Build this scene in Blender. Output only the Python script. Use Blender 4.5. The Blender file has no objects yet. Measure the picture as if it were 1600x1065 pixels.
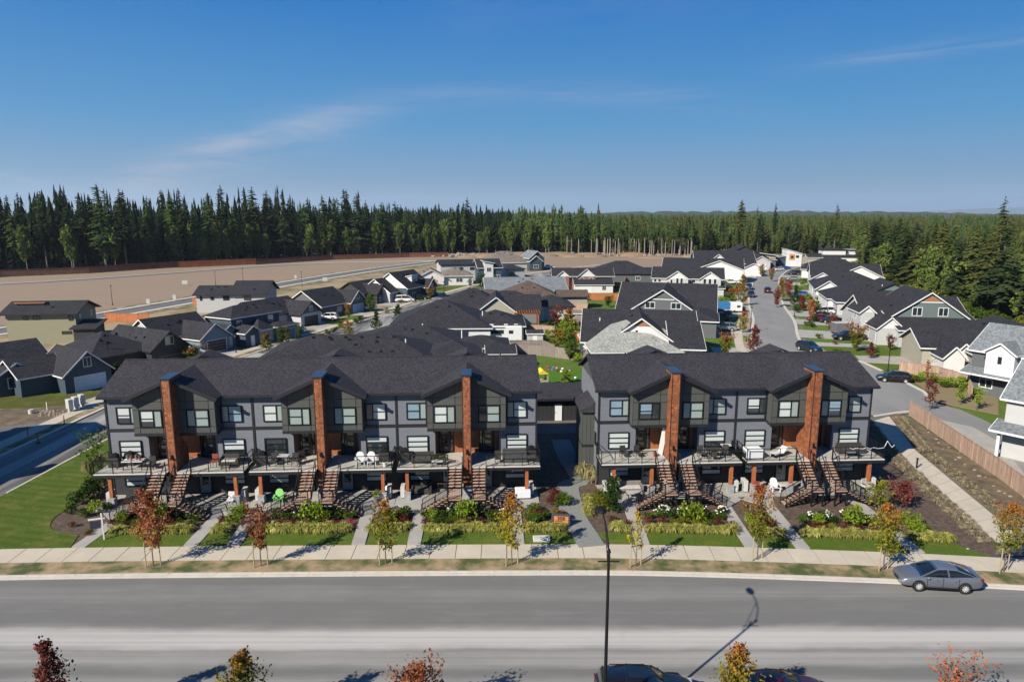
import bpy, math, random
from mathutils import Vector, Matrix
import numpy as np

random.seed(7)
SC = bpy.context.scene
COL = SC.collection
R = math.radians

# ------------------------------------------------------------ camera, light
CAM_H = 23.0
FPX = 1067.0
PITCH = R(10.6)
cam_d = bpy.data.cameras.new('camera'); cam = bpy.data.objects.new('camera', cam_d); COL.objects.link(cam)
cam.location = (0, 0, CAM_H); cam.rotation_euler = (R(90) - PITCH, 0, 0)
cam_d.sensor_width = 36; cam_d.lens = FPX / 1600 * 36
cam_d.clip_start = 0.5; cam_d.clip_end = 30000
SC.camera = cam

SUN_AZ = 226.5      # degrees clockwise from +Y: the sun stands behind the camera, to the left
SUN_EL = 34.0
sd = bpy.data.lights.new('sun', 'SUN'); so = bpy.data.objects.new('sun', sd); COL.objects.link(so)
sd.energy = 4.8; sd.angle = R(0.53); sd.color = (1.0, 0.91, 0.77)
az = R(SUN_AZ); el = R(SUN_EL)
to_sun = Vector((math.sin(az) * math.cos(el), math.cos(az) * math.cos(el), math.sin(el)))
so.rotation_euler = to_sun.to_track_quat('Z', 'Y').to_euler()

W = bpy.data.worlds.new('World'); SC.world = W; W.use_nodes = True
wn = W.node_tree.nodes; wl = W.node_tree.links
wn.clear()
wout = wn.new('ShaderNodeOutputWorld'); wbg = wn.new('ShaderNodeBackground')
sky = wn.new('ShaderNodeTexSky'); sky.sky_type = 'NISHITA'; sky.sun_disc = False
sky.sun_elevation = el; sky.sun_rotation = az
sky.air_density = 1.0; sky.dust_density = 0.3; sky.ozone_density = 1.5; sky.altitude = 80
wbg.inputs['Strength'].default_value = 0.05
def wm(op, a, b=None, c=None):
    n = wn.new('ShaderNodeMath'); n.operation = op
    for i, q in enumerate((a, b, c)):
        if q is None: continue
        if isinstance(q, (int, float)): n.inputs[i].default_value = q
        else: wl.new(q, n.inputs[i])
    return n.outputs[0]
geo = wn.new('ShaderNodeTexCoord'); sep = wn.new('ShaderNodeSeparateXYZ'); wl.new(geo.outputs['Generated'], sep.inputs[0])
azn = wm('MULTIPLY', wm('ARCTAN2', sep.outputs[0], sep.outputs[1]), 57.2958)
eln = wm('MULTIPLY', wm('ARCSINE', sep.outputs[2]), 57.2958)
def wisp(a0, a1, k0, k1, k2, width, sx, sy, gain, seed):
    """cirrus along an arc el = k0 + k1*az + k2*az^2, between azimuths a0 and a1 (degrees)"""
    cen = wm('ADD', wm('ADD', wm('MULTIPLY', azn, k1), k0), wm('MULTIPLY', wm('MULTIPLY', azn, azn), k2))
    d = wm('DIVIDE', wm('SUBTRACT', eln, cen), width)
    g = wm('POWER', 2.718, wm('MULTIPLY', wm('MULTIPLY', d, d), -1.0))
    m = wm('MULTIPLY', wm('SMOOTH_MIN', wm('MAXIMUM', wm('DIVIDE', wm('SUBTRACT', azn, a0), 9.0), 0.0), 1.0, 0.3),
           wm('SMOOTH_MIN', wm('MAXIMUM', wm('DIVIDE', wm('SUBTRACT', a1, azn), 14.0), 0.0), 1.0, 0.3))
    cb = wn.new('ShaderNodeCombineXYZ')
    wl.new(wm('MULTIPLY', azn, sx), cb.inputs[0]); wl.new(wm('MULTIPLY', wm('SUBTRACT', eln, wm('MULTIPLY', azn, k1 * 0.9)), sy), cb.inputs[1])
    cb.inputs[2].default_value = seed
    nz = wn.new('ShaderNodeTexNoise'); nz.inputs['Scale'].default_value = 1.0; nz.inputs['Detail'].default_value = 7; nz.inputs['Roughness'].default_value = 0.62
    nz.inputs['Distortion'].default_value = 0.6
    wl.new(cb.outputs[0], nz.inputs[0])
    t = wm('MAXIMUM', wm('MULTIPLY', wm('SUBTRACT', nz.outputs[0], 0.33), 2.2), 0.0)
    return wm('MULTIPLY', wm('MULTIPLY', wm('MULTIPLY', g, m), t), gain)
w1 = wisp(-38, -8, 8.75, 0.03, -0.0076, 1.5, 0.13, 0.8, 1.25, 1.0)
w2 = wisp(-22, 24, 9.4, 0.03, -0.0060, 0.9, 0.08, 1.3, 0.36, 4.0)
w3 = wisp(18, 46, 9.9, 0.03, 0.0, 0.5, 0.16, 1.6, 0.4, 9.0)
w4 = wisp(-60, -29, -6.35, -0.245, 0.0, 0.28, 0.2, 1.0, 0.9, 13.0)
w5 = wisp(-10, 30, 18.0, 0.05, 0.0, 4.5, 0.10, 0.5, 0.16, 17.0)
tot = wm('MINIMUM', wm('ADD', wm('ADD', wm('ADD', w1, w2), wm('ADD', w3, w4)), w5), 0.8)
mixw = wn.new('ShaderNodeMix'); mixw.data_type = 'RGBA'
wl.new(tot, mixw.inputs[0])
tint = wn.new('ShaderNodeMix'); tint.data_type = 'RGBA'; tint.blend_type = 'MULTIPLY'; tint.inputs[0].default_value = 1.0
grad = wn.new('ShaderNodeValToRGB'); wl.new(wm('DIVIDE', eln, 60.0), grad.inputs[0])
ge = grad.color_ramp.elements
ge[0].position = 0.02; ge[0].color = (0.25, 0.51, 0.74, 1); ge[1].position = 1.0; ge[1].color = (0.02, 0.12, 0.40, 1)
for p_, c_ in ((0.06, (0.185, 0.46, 0.79, 1)), (0.115, (0.08, 0.41, 0.83, 1)), (0.26, (0.0, 0.24, 0.76, 1))):
    e_ = ge.new(p_); e_.color = c_
gs = wn.new('ShaderNodeVectorMath'); gs.operation = 'SCALE'; gs.inputs['Scale'].default_value = 8.0; wl.new(grad.outputs[0], gs.inputs[0])
tint.blend_type = 'MIX'; tint.inputs[0].default_value = 0.95
wl.new(sky.outputs[0], tint.inputs[6]); wl.new(gs.outputs[0], tint.inputs[7])
wl.new(tint.outputs[2], mixw.inputs[6]); mixw.inputs[7].default_value = (4.9, 5.5, 6.9, 1)
wl.new(mixw.outputs[2], wbg.inputs[0]); wl.new(wbg.outputs[0], wout.inputs[0])
SC.view_settings.view_transform = 'Standard'; SC.view_settings.look = 'None'
SC.view_settings.exposure = 0.86; SC.view_settings.gamma = 1.0; SC.view_settings.use_curve_mapping = False
SC.cycles.max_bounces = 5; SC.cycles.diffuse_bounces = 1; SC.cycles.glossy_bounces = 2
SC.cycles.transparent_max_bounces = 6

def G(px, py, z=0.0):
    """where the sight line through a photo point meets height z (a survey helper)"""
    a = (px - 800) / FPX; b = (py - 532.5) / FPX
    c, s = math.cos(PITCH), math.sin(PITCH)
    t = (z - CAM_H) / (-s - b * c)
    return (a * t, (c - b * s) * t)

# ------------------------------------------------------------ materials
MATS = {}
ALB = 0.85
def mat(name, col, rough=0.8, var=0.12, scale=3.0, bump=0.0, bscale=None, metal=0.0, coat=0.0, stretch=(1, 1, 1),
        col2=None, detail=4.0, spec=0.5, rnd=0.0, thresh=None, coords='Object', rough2=None):
    """noise-varied principled material. col2: second colour blended in by the noise."""
    if name in MATS: return MATS[name]
    m = bpy.data.materials.new(name); m.use_nodes = True
    nt = m.node_tree; N = nt.nodes; L = nt.links
    b = N['Principled BSDF']
    b.inputs['Roughness'].default_value = rough; b.inputs['Metallic'].default_value = metal
    b.inputs['Specular IOR Level'].default_value = spec
    if coat: b.inputs['Coat Weight'].default_value = coat; b.inputs['Coat Roughness'].default_value = 0.04
    tc = N.new('ShaderNodeTexCoord'); mp = N.new('ShaderNodeMapping'); mp.inputs['Scale'].default_value = stretch
    L.new(tc.outputs[coords], mp.inputs[0])
    nz = N.new('ShaderNodeTexNoise'); nz.inputs['Scale'].default_value = scale; nz.inputs['Detail'].default_value = detail
    nz.inputs['Roughness'].default_value = 0.62
    L.new(mp.outputs[0], nz.inputs[0])
    rp = N.new('ShaderNodeValToRGB'); L.new(nz.outputs[0], rp.inputs[0])
    lo, hi = thresh or (0.3, 0.7)
    c1 = tuple(max(0, ALB * x * (1 - var)) for x in col[:3]) + (1,)
    c2 = tuple(min(1, ALB * x * (1 + var)) for x in (col2 or col)[:3]) + (1,)
    rp.color_ramp.elements[0].position = lo; rp.color_ramp.elements[0].color = c1
    rp.color_ramp.elements[1].position = hi; rp.color_ramp.elements[1].color = c2
    out = rp.outputs[0]
    if rnd:
        oi = N.new('ShaderNodeObjectInfo'); mr = N.new('ShaderNodeMapRange')
        mr.inputs[3].default_value = 1 - rnd; mr.inputs[4].default_value = 1 + rnd
        L.new(oi.outputs['Random'], mr.inputs[0])
        mm = N.new('ShaderNodeVectorMath'); mm.operation = 'SCALE'; L.new(out, mm.inputs[0]); L.new(mr.outputs[0], mm.inputs['Scale'])
        out = mm.outputs[0]
    L.new(out, b.inputs['Base Color'])
    if bump:
        n2 = N.new('ShaderNodeTexNoise'); n2.inputs['Scale'].default_value = bscale or scale * 6; n2.inputs['Detail'].default_value = 5
        L.new(mp.outputs[0], n2.inputs[0])
        bp = N.new('ShaderNodeBump'); bp.inputs['Strength'].default_value = bump; bp.inputs['Distance'].default_value = 0.05
        L.new(n2.outputs[0], bp.inputs['Height']); L.new(bp.outputs[0], b.inputs['Normal'])
    MATS[name] = m
    return m

def cellmat(name, col, col2, scale=(4, 4, 4), rough=0.9, bump=0.3, spread=(0.2, 0.8), blotch=0.12):
    """small random tabs (shingles): a voronoi cell colour, plus broad blotches"""
    if name in MATS: return MATS[name]
    m = bpy.data.materials.new(name); m.use_nodes = True
    nt = m.node_tree; N = nt.nodes; L = nt.links; b = N['Principled BSDF']; b.inputs['Roughness'].default_value = rough
    b.inputs['Specular IOR Level'].default_value = 0.3
    tc = N.new('ShaderNodeTexCoord'); mp = N.new('ShaderNodeMapping'); mp.inputs['Scale'].default_value = scale
    L.new(tc.outputs['Object'], mp.inputs[0])
    vo = N.new('ShaderNodeTexVoronoi'); vo.inputs['Scale'].default_value = 1.0; L.new(mp.outputs[0], vo.inputs[0])
    sp = N.new('ShaderNodeSeparateColor'); L.new(vo.outputs['Color'], sp.inputs[0])
    nz = N.new('ShaderNodeTexNoise'); nz.inputs['Scale'].default_value = 0.5; nz.inputs['Detail'].default_value = 5; L.new(tc.outputs['Object'], nz.inputs[0])
    rp = N.new('ShaderNodeValToRGB'); L.new(sp.outputs[0], rp.inputs[0])
    rp.color_ramp.elements[0].position = spread[0]; rp.color_ramp.elements[0].color = tuple(ALB * q for q in col) + (1,)
    rp.color_ramp.elements[1].position = spread[1]; rp.color_ramp.elements[1].color = tuple(ALB * q for q in col2) + (1,)
    mr = N.new('ShaderNodeMapRange'); L.new(nz.outputs[0], mr.inputs[0]); mr.inputs[1].default_value = 0.3; mr.inputs[2].default_value = 0.7
    mr.inputs[3].default_value = 1 - blotch; mr.inputs[4].default_value = 1 + blotch
    mm = N.new('ShaderNodeVectorMath'); mm.operation = 'SCALE'; L.new(rp.outputs[0], mm.inputs[0]); L.new(mr.outputs[0], mm.inputs['Scale'])
    L.new(mm.outputs[0], b.inputs['Base Color'])
    bp = N.new('ShaderNodeBump'); bp.inputs['Strength'].default_value = bump; bp.inputs['Distance'].default_value = 0.04
    L.new(sp.outputs[1], bp.inputs['Height']); L.new(bp.outputs[0], b.inputs['Normal'])
    MATS[name] = m
    return m

def shakemat(name):
    m = bpy.data.materials.new(name); m.use_nodes = True
    nt = m.node_tree; N = nt.nodes; L = nt.links; b = N['Principled BSDF']; b.inputs['Roughness'].default_value = 0.75
    tc = N.new('ShaderNodeTexCoord'); sx = N.new('ShaderNodeSeparateXYZ'); L.new(tc.outputs['Object'], sx.inputs[0])
    ad = N.new('ShaderNodeMath'); ad.operation = 'ADD'; L.new(sx.outputs[0], ad.inputs[0]); L.new(sx.outputs[1], ad.inputs[1])
    cb = N.new('ShaderNodeCombineXYZ'); L.new(ad.outputs[0], cb.inputs[0]); L.new(sx.outputs[2], cb.inputs[1])
    br = N.new('ShaderNodeTexBrick'); L.new(cb.outputs[0], br.inputs[0])
    br.inputs['Scale'].default_value = 1.0; br.inputs['Brick Width'].default_value = 0.16; br.inputs['Row Height'].default_value = 0.2
    br.inputs['Mortar Size'].default_value = 0.008; br.inputs['Bias'].default_value = 0.0
    br.inputs['Color1'].default_value = (0.32, 0.105, 0.036, 1); br.inputs['Color2'].default_value = (0.13, 0.04, 0.018, 1)
    br.inputs['Mortar'].default_value = (0.05, 0.018, 0.01, 1)
    br.offset_frequency = 2; br.offset = 0.37
    nz = N.new('ShaderNodeTexNoise'); nz.inputs['Scale'].default_value = 1.2; nz.inputs['Detail'].default_value = 6; L.new(tc.outputs['Object'], nz.inputs[0])
    mr = N.new('ShaderNodeMapRange'); L.new(nz.outputs[0], mr.inputs[0]); mr.inputs[1].default_value = 0.3; mr.inputs[2].default_value = 0.7
    mr.inputs[3].default_value = 0.7; mr.inputs[4].default_value = 1.25
    mm = N.new('ShaderNodeVectorMath'); mm.operation = 'SCALE'; L.new(br.outputs[0], mm.inputs[0]); L.new(mr.outputs[0], mm.inputs['Scale'])
    L.new(mm.outputs[0], b.inputs['Base Color'])
    bp = N.new('ShaderNodeBump'); bp.inputs['Strength'].default_value = 0.5; bp.inputs['Distance'].default_value = 0.04
    L.new(br.outputs[0], bp.inputs['Height']); L.new(bp.outputs[0], b.inputs['Normal'])
    MATS[name] = m
    return m

def leafmat(name, c1, c2, c3=None, zmix=None, rnd=0.2, scale=1.3, trans=0.25):
    """foliage: colours by noise, optional third colour growing with height; a little light passes through"""
    if name in MATS: return MATS[name]
    m = bpy.data.materials.new(name); m.use_nodes = True
    nt = m.node_tree; N = nt.nodes; L = nt.links; N.clear()
    o = N.new('ShaderNodeOutputMaterial'); df = N.new('ShaderNodeBsdfDiffuse'); tr = N.new('ShaderNodeBsdfTranslucent'); mx = N.new('ShaderNodeMixShader')
    mx.inputs[0].default_value = trans
    tc = N.new('ShaderNodeTexCoord'); nz = N.new('ShaderNodeTexNoise'); nz.inputs['Scale'].default_value = scale; nz.inputs['Detail'].default_value = 6
    nz.inputs['Roughness'].default_value = 0.7
    L.new(tc.outputs['Object'], nz.inputs[0])
    rp = N.new('ShaderNodeValToRGB'); L.new(nz.outputs[0], rp.inputs[0])
    rp.color_ramp.elements[0].position = 0.36; rp.color_ramp.elements[0].color = tuple(c1) + (1,)
    rp.color_ramp.elements[1].position = 0.62; rp.color_ramp.elements[1].color = tuple(c2) + (1,)
    out = rp.outputs[0]
    if c3:
        sx = N.new('ShaderNodeSeparateXYZ'); L.new(tc.outputs['Object'], sx.inputs[0])
        n2 = N.new('ShaderNodeTexNoise'); n2.inputs['Scale'].default_value = 2.2; n2.inputs['Detail'].default_value = 3; L.new(tc.outputs['Object'], n2.inputs[0])
        a = N.new('ShaderNodeMath'); a.operation = 'MULTIPLY_ADD'; L.new(n2.outputs[0], a.inputs[0]); a.inputs[1].default_value = 3.0; L.new(sx.outputs[2], a.inputs[2])
        mr = N.new('ShaderNodeMapRange'); L.new(a.outputs[0], mr.inputs[0]); mr.inputs[1].default_value = zmix[0]; mr.inputs[2].default_value = zmix[1]
        mm = N.new('ShaderNodeMix'); mm.data_type = 'RGBA'; L.new(mr.outputs[0], mm.inputs[0]); L.new(out, mm.inputs[6]); mm.inputs[7].default_value = tuple(c3) + (1,)
        out = mm.outputs[2]
    if rnd:
        oi = N.new('ShaderNodeObjectInfo'); m2 = N.new('ShaderNodeMapRange'); m2.inputs[3].default_value = 1 - rnd; m2.inputs[4].default_value = 1 + rnd
        L.new(oi.outputs['Random'], m2.inputs[0]); sc_ = N.new('ShaderNodeVectorMath'); sc_.operation = 'SCALE'
        L.new(out, sc_.inputs[0]); L.new(m2.outputs[0], sc_.inputs['Scale']); out = sc_.outputs[0]
    L.new(out, df.inputs[0]); L.new(out, tr.inputs[0]); L.new(df.outputs[0], mx.inputs[1]); L.new(tr.outputs[0], mx.inputs[2]); L.new(mx.outputs[0], o.inputs[0])
    MATS[name] = m
    return m

# ------------------------------------------------------------ mesh builder
class MB:
    def __init__(s): s.v = []; s.f = []
    def add(s, vs, fs):
        n = len(s.v); s.v += [tuple(p) for p in vs]; s.f += [tuple(i + n for i in f) for f in fs]; return s
    def box(s, x0, x1, y0, y1, z0, z1):
        vs = [(x0, y0, z0), (x1, y0, z0), (x1, y1, z0), (x0, y1, z0), (x0, y0, z1), (x1, y0, z1), (x1, y1, z1), (x0, y1, z1)]
        return s.add(vs, [(0, 3, 2, 1), (4, 5, 6, 7), (0, 1, 5, 4), (1, 2, 6, 5), (2, 3, 7, 6), (3, 0, 4, 7)])
    def beam(s, p, q, w, h, up=(0, 0, 1)):
        p = Vector(p); q = Vector(q); d = (q - p).normalized(); u = Vector(up)
        r = d.cross(u)
        if r.length < 1e-4: r = d.cross(Vector((1, 0, 0)))
        r.normalize(); u = r.cross(d)
        r = r * (w / 2); u = u * (h / 2)
        vs = [p - r - u, p + r - u, p + r + u, p - r + u, q - r - u, q + r - u, q + r + u, q - r + u]
        return s.add(vs, [(0, 1, 2, 3), (7, 6, 5, 4), (0, 4, 5, 1), (1, 5, 6, 2), (2, 6, 7, 3), (3, 7, 4, 0)])
    def tube(s, p, q, r0, r1=None, n=8, cap=True):
        r1 = r0 if r1 is None else r1
        p = Vector(p); q = Vector(q); d = (q - p).normalized()
        a = d.cross(Vector((0, 0, 1)))
        if a.length < 1e-3: a = Vector((1, 0, 0))
        a.normalize(); b = d.cross(a)
        vs = []
        for i in range(n):
            t = 2 * math.pi * i / n; o = a * math.cos(t) + b * math.sin(t)
            vs.append(p + o * r0); vs.append(q + o * r1)
        fs = [(2 * i, 2 * i + 1, (2 * i + 3) % (2 * n), (2 * i + 2) % (2 * n)) for i in range(n)]
        if cap: fs += [tuple(2 * i for i in range(n)), tuple(2 * i + 1 for i in range(n - 1, -1, -1))]
        return s.add(vs, fs)
    def poly(s, pts, z0, z1):
        """upright prism over a ground polygon"""
        n = len(pts)
        ar = sum(pts[i][0] * pts[(i + 1) % n][1] - pts[(i + 1) % n][0] * pts[i][1] for i in range(n))
        if ar < 0: pts = pts[::-1]
        vs = [(x, y, z0) for x, y in pts] + [(x, y, z1) for x, y in pts]
        fs = [tuple(range(n - 1, -1, -1)), tuple(range(n, 2 * n))] + [(i, (i + 1) % n, n + (i + 1) % n, n + i) for i in range(n)]
        return s.add(vs, fs)
    def xz(s, pts, y0, y1):
        """prism over a polygon in x,z between y0 and y1"""
        n = len(pts)
        vs = [(x, y0, z) for x, z in pts] + [(x, y1, z) for x, z in pts]
        fs = [tuple(range(n)), tuple(range(2 * n - 1, n - 1, -1))] + [(i, n + i, n + (i + 1) % n, (i + 1) % n) for i in range(n)]
        return s.add(vs, fs)
    def yz(s, pts, x0, x1):
        n = len(pts)
        vs = [(x0, y, z) for y, z in pts] + [(x1, y, z) for y, z in pts]
        fs = [tuple(range(n - 1, -1, -1)), tuple(range(n, 2 * n))] + [(i, (i + 1) % n, n + (i + 1) % n, n + i) for i in range(n)]
        return s.add(vs, fs)
    def ball(s, c, r, nu=10, nv=6, sq=(1, 1, 1)):
        vs = [(c[0], c[1], c[2] - r * sq[2])]
        for j in range(1, nv):
            t = math.pi * j / nv
            for i in range(nu):
                a = 2 * math.pi * i / nu
                vs.append((c[0] + r * sq[0] * math.sin(t) * math.cos(a), c[1] + r * sq[1] * math.sin(t) * math.sin(a), c[2] - r * sq[2] * math.cos(t)))
        vs.append((c[0], c[1], c[2] + r * sq[2])); k = len(vs) - 1
        fs = [(0, 1 + (i + 1) % nu, 1 + i) for i in range(nu)]
        for j in range(nv - 2):
            b = 1 + j * nu
            fs += [(b + i, b + (i + 1) % nu, b + nu + (i + 1) % nu, b + nu + i) for i in range(nu)]
        b = 1 + (nv - 2) * nu
        fs += [(b + i, b + (i + 1) % nu, k) for i in range(nu)]
        return s.add(vs, fs)
    def mesh(s, name, m):
        me = bpy.data.meshes.new(name); me.from_pydata(s.v, [], s.f)
        me.materials.append(m)
        return me
    def build(s, name, m, parent=None, label=None, smooth=False, kind=None, loc=None, rotz=None, bevel=0):
        me = s.mesh(name, m)
        me.validate(clean_customdata=False)
        if smooth:
            for p in me.polygons: p.use_smooth = True
        return link(name, me, parent, label, kind, loc, rotz, bevel)

def link(name, me, parent=None, label=None, kind=None, loc=None, rotz=None, bevel=0):
    o = bpy.data.objects.new(name, me); COL.objects.link(o)
    if parent is not None: o.parent = parent
    if label: o['label'] = label
    if kind: o['kind'] = kind
    if loc is not None: o.location = loc
    if rotz is not None: o.rotation_euler = (0, 0, rotz)
    if bevel:
        b = o.modifiers.new('bevel', 'BEVEL'); b.width = bevel; b.segments = 2; b.limit_method = 'ANGLE'
    return o

def thing(name, label, cat, loc=(0, 0, 0), rotz=0.0, group=None, scale=None):
    o = bpy.data.objects.new(name, None); COL.objects.link(o)
    o.empty_display_size = 0.2
    o.location = loc; o.rotation_euler = (0, 0, rotz)
    if scale: o.scale = (scale,) * 3 if isinstance(scale, (int, float)) else scale
    o['label'] = label; o['category'] = cat
    if group: o['group'] = group
    return o

def tag(o, label, cat, group=None):
    o['label'] = label; o['category'] = cat
    if group: o['group'] = group
    return o

KIDS = {}
def dup(root, loc, rotz=None, label=None, group=None, scale=None):
    def cp(o, par):
        c = o.copy(); COL.objects.link(c)
        if par is not None: c.parent = par
        for ch in KIDS[o.name]: cp(ch, c)
        return c
    def scan(o):
        if o.name not in KIDS:
            KIDS[o.name] = list(o.children)
            for ch in KIDS[o.name]: scan(ch)
    scan(root)
    r = cp(root, None); r.location = loc
    if rotz is not None: r.rotation_euler = (0, 0, rotz)
    if scale: r.scale = (scale,) * 3 if isinstance(scale, (int, float)) else scale
    if label: r['label'] = label
    if group: r['group'] = group
    return r

def struct(name, mb, m, z=None):
    return mb.build(name, m, kind='structure')

def strip(pts, off0, off1, closed=False):
    """ground polygon that follows a polyline between two sideways offsets (left of travel is +)"""
    n = len(pts); A = []; B = []
    for i in range(n):
        p0 = Vector(pts[max(0, i - 1)]); p1 = Vector(pts[min(n - 1, i + 1)])
        d = (p1 - p0).normalized(); nn = Vector((-d.y, d.x))
        c = Vector(pts[i]); A.append(tuple(c + nn * off0)); B.append(tuple(c + nn * off1))
    return A, B
def add_strip(mb, pts, off0, off1, z0, z1):
    A, B = strip(pts, off0, off1)
    for i in range(len(pts) - 1):
        mb.poly([A[i], A[i + 1], B[i + 1], B[i]], z0, z1)
    return mb
def smoothline(pts, k=4):
    """Catmull-Rom"""
    out = []; n = len(pts)
    for i in range(n - 1):
        p0 = Vector(pts[max(0, i - 1)]); p1 = Vector(pts[i]); p2 = Vector(pts[i + 1]); p3 = Vector(pts[min(n - 1, i + 2)])
        for j in range(k):
            t = j / k
            out.append(tuple(0.5 * ((2 * p1) + (p2 - p0) * t + (2 * p0 - 5 * p1 + 4 * p2 - p3) * t * t + (3 * p1 - p0 - 3 * p2 + p3) * t ** 3)))
    out.append(tuple(pts[-1]))
    return out

# palette
roof_dk = cellmat('roof_shingle_charcoal', (0.017, 0.0165, 0.022), (0.042, 0.040, 0.050), (12, 9, 9), blotch=0.12)
roof_bk = cellmat('roof_shingle_black', (0.013, 0.0135, 0.018), (0.033, 0.033, 0.041), (6, 5, 5))
roof_br = cellmat('roof_shingle_brown', (0.065, 0.045, 0.038), (0.13, 0.09, 0.075), (6, 5, 5))
roof_lg = cellmat('roof_shingle_pale_grey', (0.20, 0.21, 0.20), (0.34, 0.35, 0.33), (6, 5, 5))
roof_bg = cellmat('roof_shingle_blue_grey', (0.12, 0.14, 0.155), (0.2, 0.22, 0.24), (6, 5, 5))
roof_tn = cellmat('roof_shingle_taupe', (0.12, 0.10, 0.085), (0.22, 0.19, 0.16), (6, 5, 5))
m_gray = mat('siding_blue_grey', (0.138, 0.150, 0.178), 0.7, 0.07, 1.2, stretch=(0.6, 0.6, 3))
m_trim = mat('dark_trim', (0.012, 0.014, 0.018), 0.5, 0.1)
m_black = mat('black_metal', (0.008, 0.008, 0.010), 0.65, 0.1, spec=0.2)
m_olive = mat('olive_grey_panel', (0.062, 0.068, 0.064), 0.65, 0.06, 0.8, rnd=0.05)
m_cedar = mat('cedar', (0.27, 0.085, 0.03), 0.6, 0.25, 2.0, stretch=(6, 6, 0.8), col2=(0.36, 0.12, 0.042))
m_shake = shakemat('cedar_shakes')
m_conc = mat('concrete', (0.475, 0.425, 0.345), 0.9, 0.08, 0.7, bump=0.1, bscale=20, rnd=0.03)
m_conc2 = mat('patio_concrete', (0.33, 0.32, 0.30), 0.9, 0.12, 0.6, bump=0.1, bscale=20, rnd=0.04)
m_deck = mat('deck_membrane', (0.42, 0.40, 0.37), 0.8, 0.12, 1.5)
m_white = mat('white_paint', (0.68, 0.69, 0.70), 0.5, 0.03)
m_whitew = mat('white_siding', (0.62, 0.63, 0.64), 0.6, 0.05, 1.0, stretch=(4, 4, 0.4))
m_navy = mat('dark_blue_siding', (0.035, 0.06, 0.085), 0.65, 0.1, 1.0, stretch=(0.5, 0.5, 5))
m_blue = mat('slate_blue_siding', (0.13, 0.20, 0.27), 0.65, 0.08, 1.0, stretch=(0.5, 0.5, 5))
m_lgray = mat('light_grey_siding', (0.42, 0.43, 0.44), 0.65, 0.06, 1.0, stretch=(0.5, 0.5, 5))
m_dgray = mat('dark_grey_siding', (0.09, 0.10, 0.11), 0.65, 0.08, 1.0, stretch=(0.5, 0.5, 5))
m_bksid = mat('black_siding', (0.02, 0.021, 0.024), 0.65, 0.1, 1.0)
m_tan = mat('tan_siding', (0.34, 0.32, 0.26), 0.65, 0.07, 1.0, stretch=(0.5, 0.5, 5))
m_sage = mat('sage_siding', (0.25, 0.24, 0.16), 0.65, 0.07, 1.0, stretch=(0.5, 0.5, 5))
m_teal = mat('grey_green_siding', (0.11, 0.15, 0.15), 0.65, 0.07, 1.0, stretch=(6, 6, 0.4))
m_red = mat('brick_red_siding', (0.22, 0.10, 0.09), 0.7, 0.1, 1.0)
m_tread = mat('stair_tread', (0.42, 0.27, 0.20), 0.8, 0.3, 3.0, stretch=(1, 6, 6))
m_pane = mat('window_glass', (0.02, 0.03, 0.035), 0.06, 0.1, coat=0.6, spec=0.9)
m_blind = mat('window_blind', (0.50, 0.56, 0.56), 0.35, 0.06, 2.0, stretch=(0.2, 0.2, 25), coat=0.7)
m_blind2 = mat('window_curtain', (0.26, 0.33, 0.32), 0.35, 0.1, 2.0, stretch=(0.2, 0.2, 14), coat=0.8)
m_stone = mat('pier_stone', (0.30, 0.31, 0.34), 0.85, 0.3, 5.0, bump=0.5, bscale=8)
m_hvac = mat('hvac_white', (0.52, 0.52, 0.50), 0.5, 0.05)
m_fence_o = mat('cedar_fence_new', (0.40, 0.13, 0.045), 0.8, 0.25, 2.0, stretch=(4, 4, 0.5), rnd=0.12)
m_fence_w = mat('cedar_fence_weathered', (0.35, 0.24, 0.18), 0.85, 0.25, 2.0, stretch=(4, 4, 0.5), rnd=0.15)
m_fence_g = mat('fence_grey_boards', (0.21, 0.18, 0.16), 0.85, 0.25, 2.0, stretch=(4, 4, 0.5), rnd=0.12)
m_bark = mat('bark', (0.13, 0.10, 0.08), 0.9, 0.3, 4.0, stretch=(3, 3, 0.7), bump=0.4)
m_pale = mat('pale_bark', (0.26, 0.235, 0.20), 0.9, 0.3, 2.0, stretch=(2, 2, 0.5))
m_stake = mat('timber_stake', (0.36, 0.28, 0.19), 0.85, 0.15)

# ------------------------------------------------------------ ground and roads
m_ground = mat('open_ground', (0.13, 0.12, 0.06), 0.95, 0.3, 0.02, col2=(0.10, 0.12, 0.035), detail=8)
mb = MB(); mb.add([(-4000, -300, -0.1), (4000, -300, -0.1), (4000, 9000, -0.1), (-4000, 9000, -0.1)], [(0, 1, 2, 3)])
struct('ground', mb, m_ground)

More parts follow.
